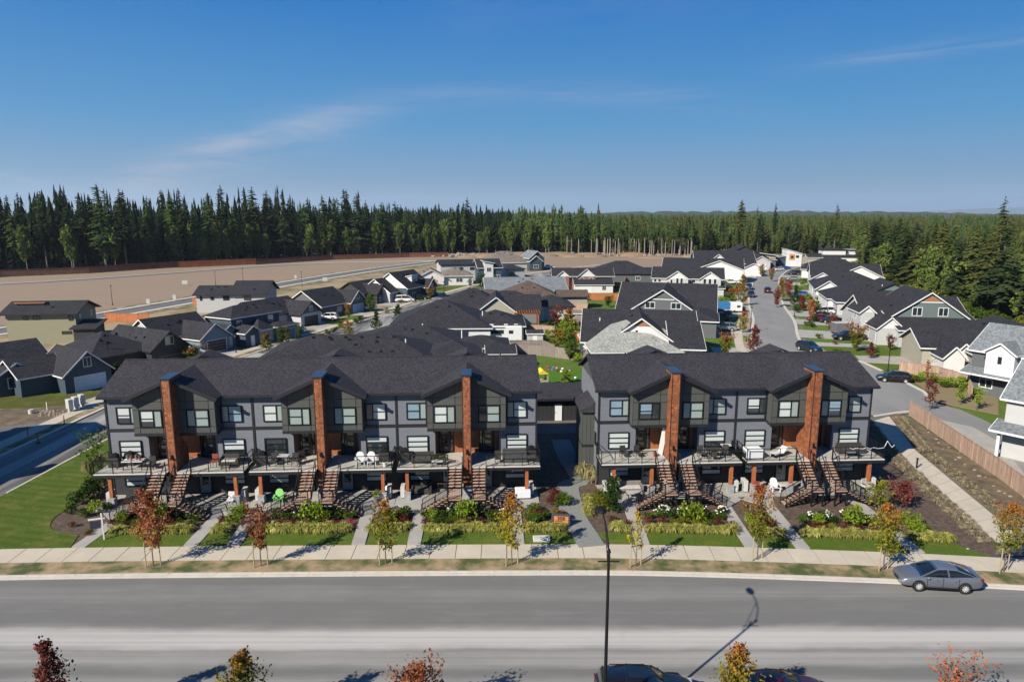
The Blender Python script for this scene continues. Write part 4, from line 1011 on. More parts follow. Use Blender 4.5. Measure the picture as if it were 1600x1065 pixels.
def mass(T, x0, x1, y0, y1, ze, p, kind, wall='lg', roof='dk', trim=None, oh=0.45, z0=0.0, gable=None, walls=True, t=0.2):
    """one roofed volume. kind: 'x' ridge along x, 'y' ridge along y, 'h' hip, 'sx+'/'sx-'/'sy+'/'sy-' a single slope rising that way"""
    trim = trim or m_white; wm_ = M_[wall]; rm = RF[roof]
    w, d = x1 - x0, y1 - y0
    if walls: MB().box(x0, x1, y0, y1, z0, ze).build('wall', wm_, T)
    X0, X1, Y0_, Y1 = x0 - oh, x1 + oh, y0 - oh, y1 + oh
    zo = ze - oh * p
    tops = []
    if kind == 'y':
        c = (x0 + x1) / 2; zr = ze + p * w / 2
        if walls: MB().xz([(x0, ze), (x1, ze), (c, zr)], y0, y1).build('gable_wall', M_[gable] if gable else wm_, T)
        tops = [[(X0, Y0_, zo), (c, Y0_, zr), (c, Y1, zr), (X0, Y1, zo)][::-1], [(c, Y0_, zr), (X1, Y0_, zo), (X1, Y1, zo), (c, Y1, zr)][::-1]]
        edges = [((X0, Y0_, zo), (c, Y0_, zr)), ((c, Y0_, zr), (X1, Y0_, zo)), ((X0, Y0_, zo), (X0, Y1, zo)), ((X1, Y0_, zo), (X1, Y1, zo)), ((X0, Y1, zo), (c, Y1, zr)), ((c, Y1, zr), (X1, Y1, zo))]
    elif kind == 'x':
        c = (y0 + y1) / 2; zr = ze + p * d / 2
        if walls: MB().yz([(y0, ze), (y1, ze), (c, zr)], x0, x1).build('gable_wall', M_[gable] if gable else wm_, T)
        tops = [[(X0, Y0_, zo), (X1, Y0_, zo), (X1, c, zr), (X0, c, zr)], [(X0, c, zr), (X1, c, zr), (X1, Y1, zo), (X0, Y1, zo)]]
        edges = [((X0, Y0_, zo), (X1, Y0_, zo)), ((X0, Y1, zo), (X1, Y1, zo)), ((X0, Y0_, zo), (X0, c, zr)), ((X0, c, zr), (X0, Y1, zo)), ((X1, Y0_, zo), (X1, c, zr)), ((X1, c, zr), (X1, Y1, zo))]
    elif kind == 'h':
        hw = min(X1 - X0, Y1 - Y0_) / 2; zr = zo + p * hw
        if X1 - X0 >= Y1 - Y0_:
            c = (Y0_ + Y1) / 2; a, b = (X0 + hw, c, zr), (X1 - hw - 0.01, c, zr)
            tops = [[(X0, Y0_, zo), (X1, Y0_, zo), b, a], [(X1, Y1, zo), (X0, Y1, zo), a, b], [(X0, Y1, zo), (X0, Y0_, zo), a], [(X1, Y0_, zo), (X1, Y1, zo), b]]
        else:
            c = (X0 + X1) / 2; a, b = (c, Y0_ + hw, zr), (c, Y1 - hw - 0.01, zr)
            tops = [[(X0, Y0_, zo), (X1, Y0_, zo), a], [(X1, Y1, zo), (X0, Y1, zo), b], [(X0, Y1, zo), (X0, Y0_, zo), a, b], [(X1, Y0_, zo), (X1, Y1, zo), b, a]]
        edges = [((X0, Y0_, zo), (X1, Y0_, zo)), ((X1, Y0_, zo), (X1, Y1, zo)), ((X1, Y1, zo), (X0, Y1, zo)), ((X0, Y1, zo), (X0, Y0_, zo))]
    else:
        ax, sg = kind[1], kind[2]
        z = {}
        for (X, Y) in ((X0, Y0_), (X1, Y0_), (X1, Y1), (X0, Y1)):
            f = (X - X0) if ax == 'x' else (Y - Y0_)
            if sg == '-': f = ((X1 - X0) if ax == 'x' else (Y1 - Y0_)) - f
            z[(X, Y)] = zo + p * f
        P = [(X, Y, z[(X, Y)]) for (X, Y) in ((X0, Y0_), (X1, Y0_), (X1, Y1), (X0, Y1))]
        tops = [P]; edges = [(P[i], P[(i + 1) % 4]) for i in range(4)]
        if walls:
            zz = lambda x, y: zo - 0.02 + p * (((x - X0) if ax == 'x' else (y - Y0_)) if sg == '+' else ((X1 - x) if ax == 'x' else (Y1 - y)))
            C = [(x0, y0), (x1, y0), (x1, y1), (x0, y1)]
            MB().add([(x, y, ze - 0.2) for x, y in C] + [(x, y, zz(x, y)) for x, y in C], [(0, 3, 2, 1), (4, 5, 6, 7), (0, 1, 5, 4), (1, 2, 6, 5), (2, 3, 7, 6), (3, 0, 4, 7)]).build('upper_wall', M_[gable] if gable else wm_, T)
    mb = MB()
    for q in tops:
        n = len(q)
        vs = [(x, y, z + t) for x, y, z in q] + list(q)
        mb.add(vs, [tuple(range(n)), tuple(range(2 * n - 1, n - 1, -1))] + [(i, n + i, n + (i + 1) % n, (i + 1) % n) for i in range(n)])
    rf = mb.build('roof', rm, T)
    if w * d > 90 and kind in 'xyh':
        rv = random.Random(int(w * 100 + d * 10)); mb2 = []
        for q in range(rv.randint(3, 5)):
            if kind == 'y': f = rv.uniform(0.35, 0.85); px_ = X0 + (c - X0) * f; py_ = Y0_ + (Y1 - Y0_) * rv.uniform(0.3, 0.8); pz = zo + p * (px_ - X0)
            else:
                f = rv.uniform(0.45, 0.85); yc = (Y0_ + Y1) / 2; py_ = Y0_ + min(yc - Y0_, (X1 - X0) / 2) * f; px_ = (X0 + X1) / 2 + (X1 - X0) * rv.uniform(-0.16, 0.16); pz = zo + p * (py_ - Y0_)
            if q % 3 == 2: MB().tube((px_, py_, pz), (px_, py_, pz + t + 0.45), 0.055, n=6).build('vent_pipe', m_black, rf)
            else: MB().box(px_ - 0.17, px_ + 0.17, py_ - 0.17, py_ + 0.17, pz, pz + t + 0.2).build('roof_vent', m_black, rf)
    mb = MB(); cx, cy = (X0 + X1) / 2, (Y0_ + Y1) / 2
    for a, b in edges:
        m = ((a[0] + b[0]) / 2 - cx, (a[1] + b[1]) / 2 - cy)
        if abs(a[1] - b[1]) < 1e-6: off = (0, 0.03 if m[1] > 0 else -0.03)
        else: off = (0.03 if m[0] > 0 else -0.03, 0)
        A = (a[0] + off[0], a[1] + off[1], a[2] + t * 0.4); B = (b[0] + off[0], b[1] + off[1], b[2] + t * 0.4)
        mb.beam(A, B, 0.07, 0.19)
    mb.build('fascia', trim, rf)
    return rf

def face(T, side, c, z0, w, h, pos, what='window', trim=None, panes=2, leaf=None):
    """an opening on a wall plane: side S/N (plane y=pos) or E/W (plane x=pos); c its centre along the wall"""
    trim = trim or m_white
    if side in 'SN':
        s = -1 if side == 'S' else 1
        bx = lambda a, b, d0, d1, za, zb: MB().box(c + a, c + b, min(pos + s * d0, pos + s * d1), max(pos + s * d0, pos + s * d1), za, zb)
    else:
        s = -1 if side == 'W' else 1
        bx = lambda a, b, d0, d1, za, zb: MB().box(min(pos + s * d0, pos + s * d1), max(pos + s * d0, pos + s * d1), c + a, c + b, za, zb)
    hw = w / 2; t = 0.11
    f = bx(-hw, hw, 0, 0.06, z0, z0 + t)
    for a, b, za, zb in ((-hw, hw, z0 + h - t, z0 + h), (-hw, -hw + t, z0 + t, z0 + h - t), (hw - t, hw, z0 + t, z0 + h - t)):
        g = bx(a, b, 0, 0.06, za, zb); f.add(g.v, g.f)
    if what == 'window':
        for k in range(1, panes):
            x = -hw + w * k / panes; g = bx(x - 0.045, x + 0.045, 0, 0.05, z0 + t, z0 + h - t); f.add(g.v, g.f)
        fo = f.build('window', trim, T)
        bx(-hw + t, hw - t, 0.0, 0.03, z0 + t, z0 + h - t).build('pane', m_pane if leaf is None else leaf, fo)
    else:
        fo = f.build(what, trim, T)
        lf = bx(-hw + t, hw - t, 0.0, 0.035, z0 + 0.02, z0 + h - t).build('door_leaf', leaf or m_gdoor, fo)
        if what == 'garage_door':
            g = MB()
            for k in range(1, 4):
                q = bx(-hw + t, hw - t, 0.035, 0.045, z0 + h * k / 4 - 0.015, z0 + h * k / 4 + 0.015); g.add(q.v, q.f)
            g.build('panel_joint', mat('joint_grey', (0.3, 0.3, 0.3)), fo)
    return fo

def house(label, px, py, z, rot, masses, feats=(), group=None, cat='house', cars=0, name='house', xy=None):
    x, y = xy if xy else G(px, py, z)
    T = thing(name, label, cat, (x, y, 0), R(rot), group)
    for m in masses:
        kw = m[7] if len(m) > 7 else {}
        mass(T, *m[:7], **kw)
    for f in feats:
        kw = f[7] if len(f) > 7 else {}
        face(T, *f[:7], **kw) if len(f) > 6 else face(T, *f)
    return T
def pipes(T, pts, m=None):
    for (x, y, z) in pts: MB().tube((x, y, z - 0.9), (x, y, z + 0.35), 0.09).build('vent_pipe', m or m_white, T)

GW = 'houses in the western streets'; GM = 'houses between the two streets'; GE = 'houses along the east side of the right street'
TK = dict(trim=m_trim)
# --- west side, nearest first: fronts look east on to the street, in shade ---
NW = dict(wall='navy')
house('dark blue house at the left edge with a white framed window facing the street', 24, 598, 3.0, 58, [
    (-14, 5.5, 0.5, 11, 3.1, 0.6, 'x', NW), (-2.5, 2.2, -1.6, 5, 3.0, 0.6, 'y', NW)],
    [('S', -0.1, 1.0, 2.6, 1.6, -1.6, 'window'), ('S', 3.9, 0.2, 0.9, 2.1, 0.5, 'door')], GW, xy=G(24, 613))
house('dark blue house with a steep gable over a white garage door', 0, 0, 0, 56, [
    (-3.6, 3.6, 0, 10, 3.0, 0.85, 'y', NW), (-8.5, -2, 3.5, 12, 3.0, 0.5, 'x', NW)],
    [('S', 0.2, 0.05, 4.9, 2.4, 0, 'garage_door', dict(leaf=mat('garage_door_shade_blue', (0.55, 0.62, 0.72), 0.5))), ('S', 0.0, 3.7, 1.3, 1.6, 0, 'window')], GW, xy=G(141, 609))  # white door; bluish shade of this front is mixed into its colour
h_ = house('black house with a broad charcoal roof behind the blue garage gable', 0, 0, 0, 60, [
    (-3.6, 3.6, 0, 15, 3.1, 0.75, 'y', dict(wall='bk', trim=m_trim)), (-13, -1, 2.5, 15, 3.0, 0.5, 'h', dict(wall='bk', trim=m_trim))],
    [('S', 0, 3.6, 1.7, 1.6, 0, 'window', dict(trim=m_lgray)), ('S', 0, 0.05, 4.6, 2.3, 0, 'garage_door', dict(trim=m_trim, leaf=m_trim))], GW, xy=G(268, 570))
pipes(h_, [(-9, 4, 4.9)], m_black)
house('two storey olive house with a low metal topped roof at the edge of the field', 70, 485, 6.0, 9, [
    (-7.0, 5.2, 0, 9, 6.0, 0.36, 'x', dict(wall='sage', trim=m_trim, oh=0.8)), (-6, -1.5, 3, 5.5, 7.4, 0.06, 'sy-', dict(wall='wh', trim=m_fence_o)), (5.2, 9.0, -1.5, 3, 3.0, 0.2, 'sy+', dict(wall='bk', trim=m_trim))],
    [('S', -3.5, 4.7, 0.8, 0.7, 0, 'window', TK), ('S', -1.6, 4.7, 1.3, 0.8, 0, 'window', TK), ('S', 4.4, 4.4, 0.8, 1.0, 0, 'window', TK), ('S', 3.4, 1.8, 1.8, 0.6, 0, 'window', TK), ('E', 2, 4.4, 0.8, 1.0, 5.2, 'window'), ('E', 7, 4.4, 0.8, 1.2, 5.2, 'window')], GW)
house('pale blue house with an open garage under a blue gable', 0, 0, 0, 62, [
    (-3.4, 3.4, 0, 10, 3.0, 0.7, 'y', dict(wall='blue')), (-8, 4, 6, 16, 3.3, 0.62, 'x', dict(wall='blue', gable='lg')), (2.5, 7, 1.5, 8, 3.0, 0.6, 'y', dict(wall='blue'))],
    [('S', 0.3, 0.05, 4.6, 2.4, 0, 'garage_door', dict(leaf=m_trim)), ('W', 3, 0.4, 0.7, 1.3, -3.4, 'window'), ('S', 4.8, 0.1, 1.0, 2.1, 1.5, 'door')], GW, xy=G(338, 550))  # garage stands open: near-black leaf paints in its shaded inside
house('two storey slate blue house with grey hipped roofs and a small front gable', 0, 0, 0, 62, [
    (-6, 7, 3, 11, 5.5, 0.42, 'h', NW), (-2.2, 2.0, -0.5, 5, 3.0, 0.7, 'h', dict(wall='lg')), (-6, -2.4, -1, 4, 2.9, 0.6, 'y', NW), (2.2, 8.0, -1.5, 3, 3.0, 0.25, 'h', dict(wall='blue'))],
    [('S', 4.5, 3.6, 1.5, 1.4, 3, 'window'), ('S', -4, 3.6, 1.4, 1.3, 3, 'window'), ('S', 5.1, 0.05, 4.2, 2.3, -1.5, 'garage_door', dict(leaf=m_blue)), ('S', -0.1, 0.9, 2.2, 1.5, -0.5, 'window'), ('S', -4.2, 0.1, 1.0, 2.1, -1, 'door')], GW, xy=G(415, 535))
house('long low modern house with a two level charcoal roof at the field road', 362, 455, 5.0, 6, [
    (-9, 0.5, 0, 10, 4.8, 0.34, 'x', dict(wall='lg', trim=m_trim, oh=0.7)), (0.5, 8.5, -0.5, 12, 5.0, 0.42, 'x', dict(wall='lg', trim=m_trim, oh=0.8))],
    [('S', -5, 3.3, 0.9, 0.9, 0, 'window', TK), ('S', -1.5, 3.2, 1.6, 1.3, 0, 'window', TK), ('S', -7.8, 3.2, 0.6, 1.2, 0, 'window', TK), ('S', 4, 3.2, 1.8, 1.2, -0.5, 'window', TK)], GW)
h_ = house('charcoal roofed house with a beige side wall and a white peaked gable', 0, 0, 0, 64, [
    (-3.5, 3.5, 0, 14, 3.1, 0.75, 'y', dict(wall='lg', gable='dg', trim=m_trim)), (-12, 2, 4, 15, 3.3, 0.55, 'x', dict(wall='lg', gable='wh', trim=m_trim))],
    [('S', 0, 3.6, 1.2, 1.3, 0, 'window'), ('S', 0, 0.05, 4.6, 2.3, 0, 'garage_door', dict(leaf=m_trim, trim=m_trim)), ('W', 8, 0.9, 0.8, 1.2, -12, 'window')], GW, xy=G(487, 508))
pipes(h_, [(-4, 6, 5.0), (-6, 8, 5.9)], m_black)
house('charcoal roofed house with a blue garage door and dark porch posts', 0, 0, 0, 66, [
    (-3.2, 3.2, 0, 10, 3.1, 0.85, 'y', dict(wall='dg', gable='teal')), (-13, -1.5, 1.5, 13, 3.1, 0.62, 'x', dict(wall='dg'))],
    [('S', 0, 0.05, 4.6, 2.3, 0, 'garage_door', dict(leaf=mat('blue_door', (0.25, 0.42, 0.60), 0.5))), ('S', 0, 3.7, 1.3, 1.2, 0, 'window'), ('S', -6, 0.9, 2, 1.4, 1.5, 'window')], GW, xy=G(560, 488))
house('dark house with a low gable between the blue door and the white gables', 0, 0, 0, 68, [
    (-3, 3, 0, 9, 3.1, 0.8, 'y', dict(wall='bk', trim=m_trim)), (-5, 7, 3, 13, 3.1, 0.6, 'x', dict(wall='bk', trim=m_trim))],
    [('S', 0, 0.05, 4.2, 2.3, 0, 'garage_door', dict(leaf=m_blue, trim=m_trim))], GW, xy=G(598, 473))
house('black roofed house with crossed white gable boards and a small dormer', 0, 0, 0, 68, [
    (-7, 7, 0, 12, 4.0, 0.72, 'x', dict(wall='navy', gable='wh')), (-12, -6, 3, 13, 3.2, 0.72, 'x', dict(wall='lg', gable='wh')), (-1.5, 2.0, 1.6, 6, 6.4, 0.2, 'sy-', dict(wall='wh', oh=0.3, z0=4.4)), (2, 7.5, -2, 5, 3.6, 0.8, 'y', NW)],
    [('S', 0.2, 5.3, 1.3, 0.8, 1.6, 'window'), ('S', 4.8, 3.4, 1.0, 1.2, -2, 'window'), ('S', 4.8, 0.9, 1.4, 1.5, -2, 'window'), ('S', -3, 0.9, 2.0, 1.5, 0, 'window')], GW, xy=G(655, 467))
house('white house with a taupe roof and a low white gable on green lawn', 0, 0, 0, 10, [
    (-9, -1, 0, 12, 3.0, 0.5, 'y', dict(wall='wh', roof='tn')), (-2, 8.5, 1, 12, 3.0, 0.45, 'h', dict(wall='wh', roof='tn'))],
    [('S', -5, 0.9, 2.4, 1.4, 0, 'window'), ('S', 4, 0.9, 2.2, 1.4, 1, 'window')], GW, xy=G(699, 446))
house('two storey grey house with a flat topped black roof past the green lawn', 0, 0, 0, 14, [
    (-8, 6, 4, 14, 5.6, 0.25, 'x', dict(wall='lg', trim=m_trim)), (4, 12, -2, 8, 4.8, 0.5, 'x', NW), (6, 9, -2.6, 4, 6.3, 0.2, 'sx-', dict(wall='wh', trim=m_white))],
    [('S', -1, 3.6, 1.6, 1.0, 4, 'window', TK), ('S', 3, 3.6, 1.6, 1.0, 4, 'window', TK), ('S', 7.5, 3.4, 1.6, 1.5, -2.6, 'window'), ('S', 10.5, 0.9, 2, 1.4, -2, 'window')], GW, xy=G(728, 440))
house('white and blue house with black roof beside the taupe hip roof', 0, 0, 0, 20, [
    (-6, 3, 0, 12, 3.3, 0.5, 'y', dict(wall='wh')), (3, 11, 1, 12, 3.3, 0.35, 'h', dict(wall='lg', trim=m_trim))],
    [('S', -1.5, 0.9, 2.6, 1.5, 0, 'window'), ('S', 6, 0.9, 2.2, 1.4, 1, 'window', TK)], GW, xy=G(776, 436))
house('house under a broad taupe hip roof at the far end of the left street', 0, 0, 0, 16, [
    (-12, 8, 3, 19, 3.4, 0.5, 'h', dict(wall='lg', roof='tn')), (6, 11, 0, 9, 4.0, 0.8, 'y', dict(wall='navy', roof='bg'))],
    [('S', 8.5, 1.0, 2.2, 1.5, 0, 'window')], GW, xy=G(806, 424))
house('far blue two storey gabled house beside the earth heaps', 0, 0, 0, 22, [
    (-3, 3.5, 0, 9, 5.2, 0.8, 'y', dict(wall='navy', roof='bg'))], [('S', 0.2, 3.4, 1.4, 1.3, 0, 'window'), ('S', 0.2, 0.05, 3.6, 2.2, 0, 'garage_door')], GW, xy=G(838, 423))

_W = {'dark blue house at': 0.92, 'dark blue house with': 0.8, 'black house with': 0.84, 'pale blue house': 0.84, 'two storey slate blue': 0.84, 'two storey olive': 0.93, 'long low modern': 0.9, 'charcoal roofed house with a beige': 0.86, 'charcoal roofed house with a blue': 0.88, 'dark house with a low gable': 0.88, 'black roofed house with crossed': 0.88}
for o_ in list(COL.objects):
    for k_, v_ in _W.items():
        if o_.parent is None and str(o_.get('label', '')).startswith(k_): o_.scale = (v_, v_, v_ if v_ > 0.85 else v_ + 0.05)

# --- between the streets ------------------------------------------------------
h_ = house('charcoal roof nearest behind the long townhouse row', 526, 565, 3.0, 3, [
    (-11, 13, 0, 13, 3.0, 0.38, 'h', dict(wall='wh')), (12, 19.5, 3, 11, 3.0, 0.36, 'h', dict(wall='wh'))],
    [], GM)
for k in range(6): MB().box(-4.5 + 2.3 * k, -4.2 + 2.3 * k, 5.4, 5.7, 5.1, 5.55).build('roof_vent', m_black, h_)
for k in range(3): MB().box(4 + 1.6 * k, 4.3 + 1.6 * k, 1.8, 2.1, 3.75, 4.1).build('roof_vent', m_black, h_)
pipes(h_, [(9.0, 4.5, 4.9)])
h_ = house('charcoal hipped house with a white wall and porch posts beside the travel trailer', 664, 543, 3.0, 3, [
    (-12, 6, 0, 13, 3.0, 0.34, 'h', dict(wall='wh')), (4.5, 12.5, -0.5, 7, 3.0, 0.3, 'h', dict(wall='wh'))],
    [('S', 6.7, 1.0, 1.2, 1.2, -0.5, 'window', TK)], GM)
pipes(h_, [(5.5, 4, 4.6), (-1, 9, 4.9)])
MB().box(12.8, 13.0, -4.0, -3.8, 0, 2.7).build('porch_post', m_white, h_); MB().box(9.9, 10.1, -4.0, -3.8, 0, 2.7).build('porch_post', m_white, h_)
mass(h_, 9.5, 13.2, -4.1, -1.5, 2.75, 0.2, 'sy+', wall='wh', walls=False)
h_ = house('charcoal hipped house with white vent pipes in the middle block', 722, 512, 3.0, 2, [
    (-13, 5, 0, 17, 3.0, 0.45, 'h', dict(wall='wh')), (1, 11, 2, 12, 3.0, 0.42, 'h', dict(wall='wh'))], [('S', 8, 1.0, 2.2, 1.2, 2, 'window')], GM)
pipes(h_, [(-3.5, 9, 5.2), (-2.6, 9, 4.8), (3.6, 6, 4.8)])
h_ = house('charcoal house with a tan peaked gable beside the cedar pergola', 762, 487, 3.0, 2, [
    (-11, 4, 4, 18, 3.1, 0.5, 'h', dict(wall='lg')), (-2, 5.5, 0, 12, 3.1, 0.75, 'y', dict(wall='tan')), (4, 11, 3, 13, 3.0, 0.5, 'x', dict(wall='lg', trim=m_trim))], [('E', 7, 0.9, 2.0, 1.3, 11, 'window')], GM)
h_ = house('charcoal roofed house with a white rear wall left of the brown roof', 830, 482, 3.0, 4, [
    (-12, 3, 2, 14, 3.1, 0.45, 'h', dict(wall='wh')), (1, 9.5, 3, 13, 3.0, 0.42, 'h', dict(wall='lg', trim=m_trim))], [('S', -1.5, 0.9, 2.8, 1.2, 2, 'window')], GM)
h_ = house('house under a large brown hip roof', 825, 468, 3.0, 4, [
    (-6.5, 8, 0, 15, 3.0, 0.5, 'h', dict(wall='tan', roof='br', trim=m_trim)), (-14, -4, 6, 14, 3.0, 0.3, 'h', dict(wall='tan', roof='br', trim=m_trim)), (8, 15, 5, 11, 3.0, 0.4, 'x', dict(wall='tan', roof='br', trim=m_trim))], [], GM)
house('house under a wide blue grey gabled roof', 834, 456, 3.0, 6, [
    (-12, 9, 2, 17, 3.0, 0.38, 'x', dict(wall='navy', roof='bg'))], [('E', 9, 1.0, 2.0, 1.4, 9, 'window')], GM)
h_ = house('two storey white and brick red house with twin gabled dormers', 907, 440, 3.0, 0, [
    (-11, 13.5, 2, 13, 5.5, 0.45, 'x', dict(wall='red')), (-9.5, -4.5, 0.8, 6, 5.5, 0.75, 'y', dict(wall='red', gable='wh')), (-1.0, 6.0, 0.5, 6, 5.5, 0.75, 'y', dict(wall='red', gable='wh')), (-2.5, 12.5, -4, 2, 2.9, 0.3, 'sy+', dict(wall='wh'))],
    [('S', -7, 3.7, 2.0, 1.5, 0.8, 'window'), ('S', 0.6, 3.7, 1.6, 1.5, 0.5, 'window'), ('S', 4.2, 3.7, 1.6, 1.5, 0.5, 'window'), ('S', 1.8, 0.05, 4.8, 2.3, -4, 'garage_door'), ('S', 9, 0.9, 1.6, 1.6, -4, 'window'), ('S', -6.5, 0.9, 1.4, 1.5, 2, 'window')], GM)
h_.scale = (0.74, 0.74, 0.82)
house('single storey house under broad slate grey hip roofs beyond the orange fences', 978, 428, 3.0, -2, [
    (-11, 10, 0, 17, 3.1, 0.42, 'h', dict(wall='dg', trim=m_trim)), (2, 15, 6, 14, 3.1, 0.3, 'h', dict(wall='dg', trim=m_trim))], [('S', -6, 0.9, 1.6, 1.4, 0, 'window'), ('S', 4, 0.9, 1.6, 1.4, 0, 'window')], GM)
h_ = house('pale grey hip roofed house just behind the short townhouse row', 998, 549, 3.0, 2, [
    (-6.6, 6.2, 0, 15, 3.0, 0.50, 'h', dict(wall='navy', roof='lg')), (2, 9.3, 2.5, 12, 3.0, 0.5, 'h', dict(wall='wh', roof='lg'))],
    [('S', -5.2, 0.9, 1.4, 1.6, 0, 'window'), ('S', 0.5, 0.9, 1.4, 1.6, 0, 'window')], GM)
h_ = house('big charcoal house with a white and wood peaked gable behind the pale roof', 1003, 540, 3.2, -8, [
    (-9, 8.6, 2.5, 19, 3.2, 0.47, 'x', dict(wall='wh')), (-5.5, 5.2, 0.5, 14, 3.4, 0.72, 'y', dict(wall='wh')), (4.4, 8.8, -1.5, 6, 3.2, 0.35, 'sy+', dict(wall='wh'))],
    [('S', 0, 0.9, 2, 1.4, 0.5, 'window')], GM)
MB().xz([(-1.7, 6.15), (1.4, 6.15), (-0.15, 7.15)], 0.42, 0.5).build('gable_panel', m_gable_wood, h_)
pipes(h_, [(-6.5, 7.5, 5.9)]); pipes(h_, [(5.6, 6, 5.6)])
h_ = house('largest charcoal roof with a grey peaked gable and two white windows', 1040, 488, 3.4, -16, [
    (-10, 9.5, 3, 23, 3.4, 0.45, 'x', dict(wall='dg')), (-7.4, 6.2, -0.5, 15, 3.4, 0.66, 'y', dict(wall='dg')), (3.2, 9.8, -8, 5, 3.2, 0.35, 'h', dict(wall='dg'))],
    [('S', -3.1, 4.2, 2.0, 1.3, -0.5, 'window'), ('S', 2.0, 4.2, 2.0, 1.3, -0.5, 'window')], GM)
MB().box(-2.8, 1.6, -0.56, -0.5, 6.0, 6.15).build('gable_band', m_white, h_)
h_ = house('grey two storey house with twin white dormers under a charcoal roof', 1074, 446, 3.0, -14, [
    (-12, 12, 4, 18, 4.9, 0.4, 'x', dict(wall='lg')), (-7.0, 0.2, 1.5, 9, 5.0, 0.6, 'y', dict(wall='lg', gable='wh')), (4.0, 11.0, 1.5, 9, 5.0, 0.6, 'y', dict(wall='lg', gable='wh')), (-12, 12, -1.0, 4, 2.6, 0.15, 'sy+', dict(wall='lg'))],
    [('S', c_, 3.6, w_, h2, y_, 'window', dict(panes=1)) for (c_, w_, h2, y_) in ((-5.4, 0.9, 1.2, 1.5), (-3.4, 1.0, 1.6, 1.5), (-2.0, 1.0, 1.6, 1.5), (5.7, 1.1, 1.6, 1.5), (7.4, 1.1, 1.6, 1.5), (9.1, 1.1, 1.6, 1.5), (-9.5, 1.0, 1.3, 4), (-11.0, 1.0, 1.3, 4), (2, 1.4, 1.2, 4))], GM)
h_.scale = (0.82, 0.82, 0.95)
house('house with a long white low gable behind the twin dormers', 1102, 421, 4.5, -16, [
    (-14, 12, 2, 18, 4.6, 0.36, 'x', dict(wall='wh')), (-3, 12, 0, 10, 4.6, 0.38, 'y', dict(wall='wh'))], [], GM)
house('charcoal roofed house with a small white gable at the far bend', 1140, 413, 4.0, -8, [
    (-12, 10, 3, 20, 4.2, 0.5, 'x', dict(wall='dg')), (-7, -1, 1, 10, 5.2, 0.8, 'y', dict(wall='wh')), (5, 11, -4, 6, 3.2, 0.5, 'y', dict(wall='wh'))], [], GM)
house('black gabled house near the far end of the right street', 1166, 405, 4.0, -10, [
    (-10, 9, 2, 18, 4.6, 0.5, 'y', dict(wall='bk', trim=m_trim)), (2, 9, -4, 4, 3.4, 0.6, 'y', dict(wall='lg'))], [('S', 5.5, 0.1, 4, 2.2, -4, 'garage_door')], GM)
house('grey house with a slanting white fascia at the head of the right street', 1187, 401, 4.5, -10, [
    (-7, 7, 2, 12, 5.0, 0.14, 'sx-', dict(wall='tan', oh=1.0)), (-3, 6, -4, 2, 3.4, 0.1, 'sx-', dict(wall='dg'))], [('S', 1, 0.1, 4, 2.2, -4, 'garage_door')], GM)
h_ = house('modern house with a sloping white and orange facade at the end of the street', 1229, 400, 4.5, -6, [
    (-9.5, 0, 1, 13, 3.4, 0.16, 'sx+', dict(wall='navy', roof='bg', trim=m_trim)), (0, 9.5, 0, 11, 6.6, 0.22, 'sx-', dict(wall='wh', trim=m_white))],
    [('S', 6.8, 4.4, 2.0, 1.3, 0, 'window', TK), ('S', 4.5, 0.1, 3.8, 2.2, 0, 'garage_door')], GM)
MB().box(1.8, 5.2, -0.12, 0, 3.4, 6.2).build('wood_panel', mat('orange_wood', (0.5, 0.2, 0.07)), h_)
MB().box(2.6, 4.4, -0.16, -0.12, 4.2, 5.4).build('window', m_pane, h_)
h_.scale = (0.68, 0.68, 0.85)

# --- east side ------------------------------------------------------------------
h_ = house('grey green house with a great white edged gable and two windows', 1430, 498, 4.2, -10, [
    (-7.5, 10, 2, 17, 3.4, 0.5, 'x', dict(wall='lg')), (-5.4, 9.4, -0.5, 12, 3.8, 0.70, 'y', dict(wall='teal')), (-8.8, -6.4, 1.5, 9, 5.0, 0.9, 'y', dict(wall='lg', gable='wh', oh=0.3)), (-7.6, -3.4, -4.5, 4, 3.0, 0.9, 'y', dict(wall='lg', gable='wh', oh=0.3)), (-4.5, 9, -6, 2, 3.0, 0.25, 'sy+', dict(wall='lg'))],
    [('S', 0.0, 4.8, 1.7, 1.6, -0.5, 'window'), ('S', 4.3, 4.8, 1.7, 1.6, -0.5, 'window'), ('W', -2, 0.05, 3.6, 2.4, -7.6, 'garage_door', dict(leaf=m_lgray)), ('W', 4.5, 3.4, 1.2, 1.6, -8.8, 'window'), ('S', 0, 0.8, 2, 1.4, -6, 'window')], GE)
MB().xz([(0.3, 7.4), (3.8, 7.4), (2.0, 8.65)], -0.58, -0.5).build('gable_panel', m_gable_wood, h_)
MB().box(-0.3, 4.4, -0.6, -0.5, 7.22, 7.4).build('gable_band', m_white, h_)
h_ = house('tan sided garage house with charcoal hip roof and stepped white porch gables', 1560, 556, 3.2, -12, [
    (-3.0, 15, -0.5, 16, 3.4, 0.36, 'y', dict(wall='tan')), (-8.0, 2, 5, 14, 3.2, 0.45, 'x', dict(wall='tan')), (-4.6, -2.2, 2.2, 9, 3.0, 1.1, 'y', dict(wall='wh', oh=0.3)), (-6.6, -3.9, 0.6, 8, 2.6, 1.1, 'y', dict(wall='wh', oh=0.3))],
    [('S', 8.6, 0.8, 0.8, 0.7, -0.5, 'window')], GE)
MB().box(-3.0, 12, -0.57, -0.5, 3.3, 3.5).build('band', m_white, h_)
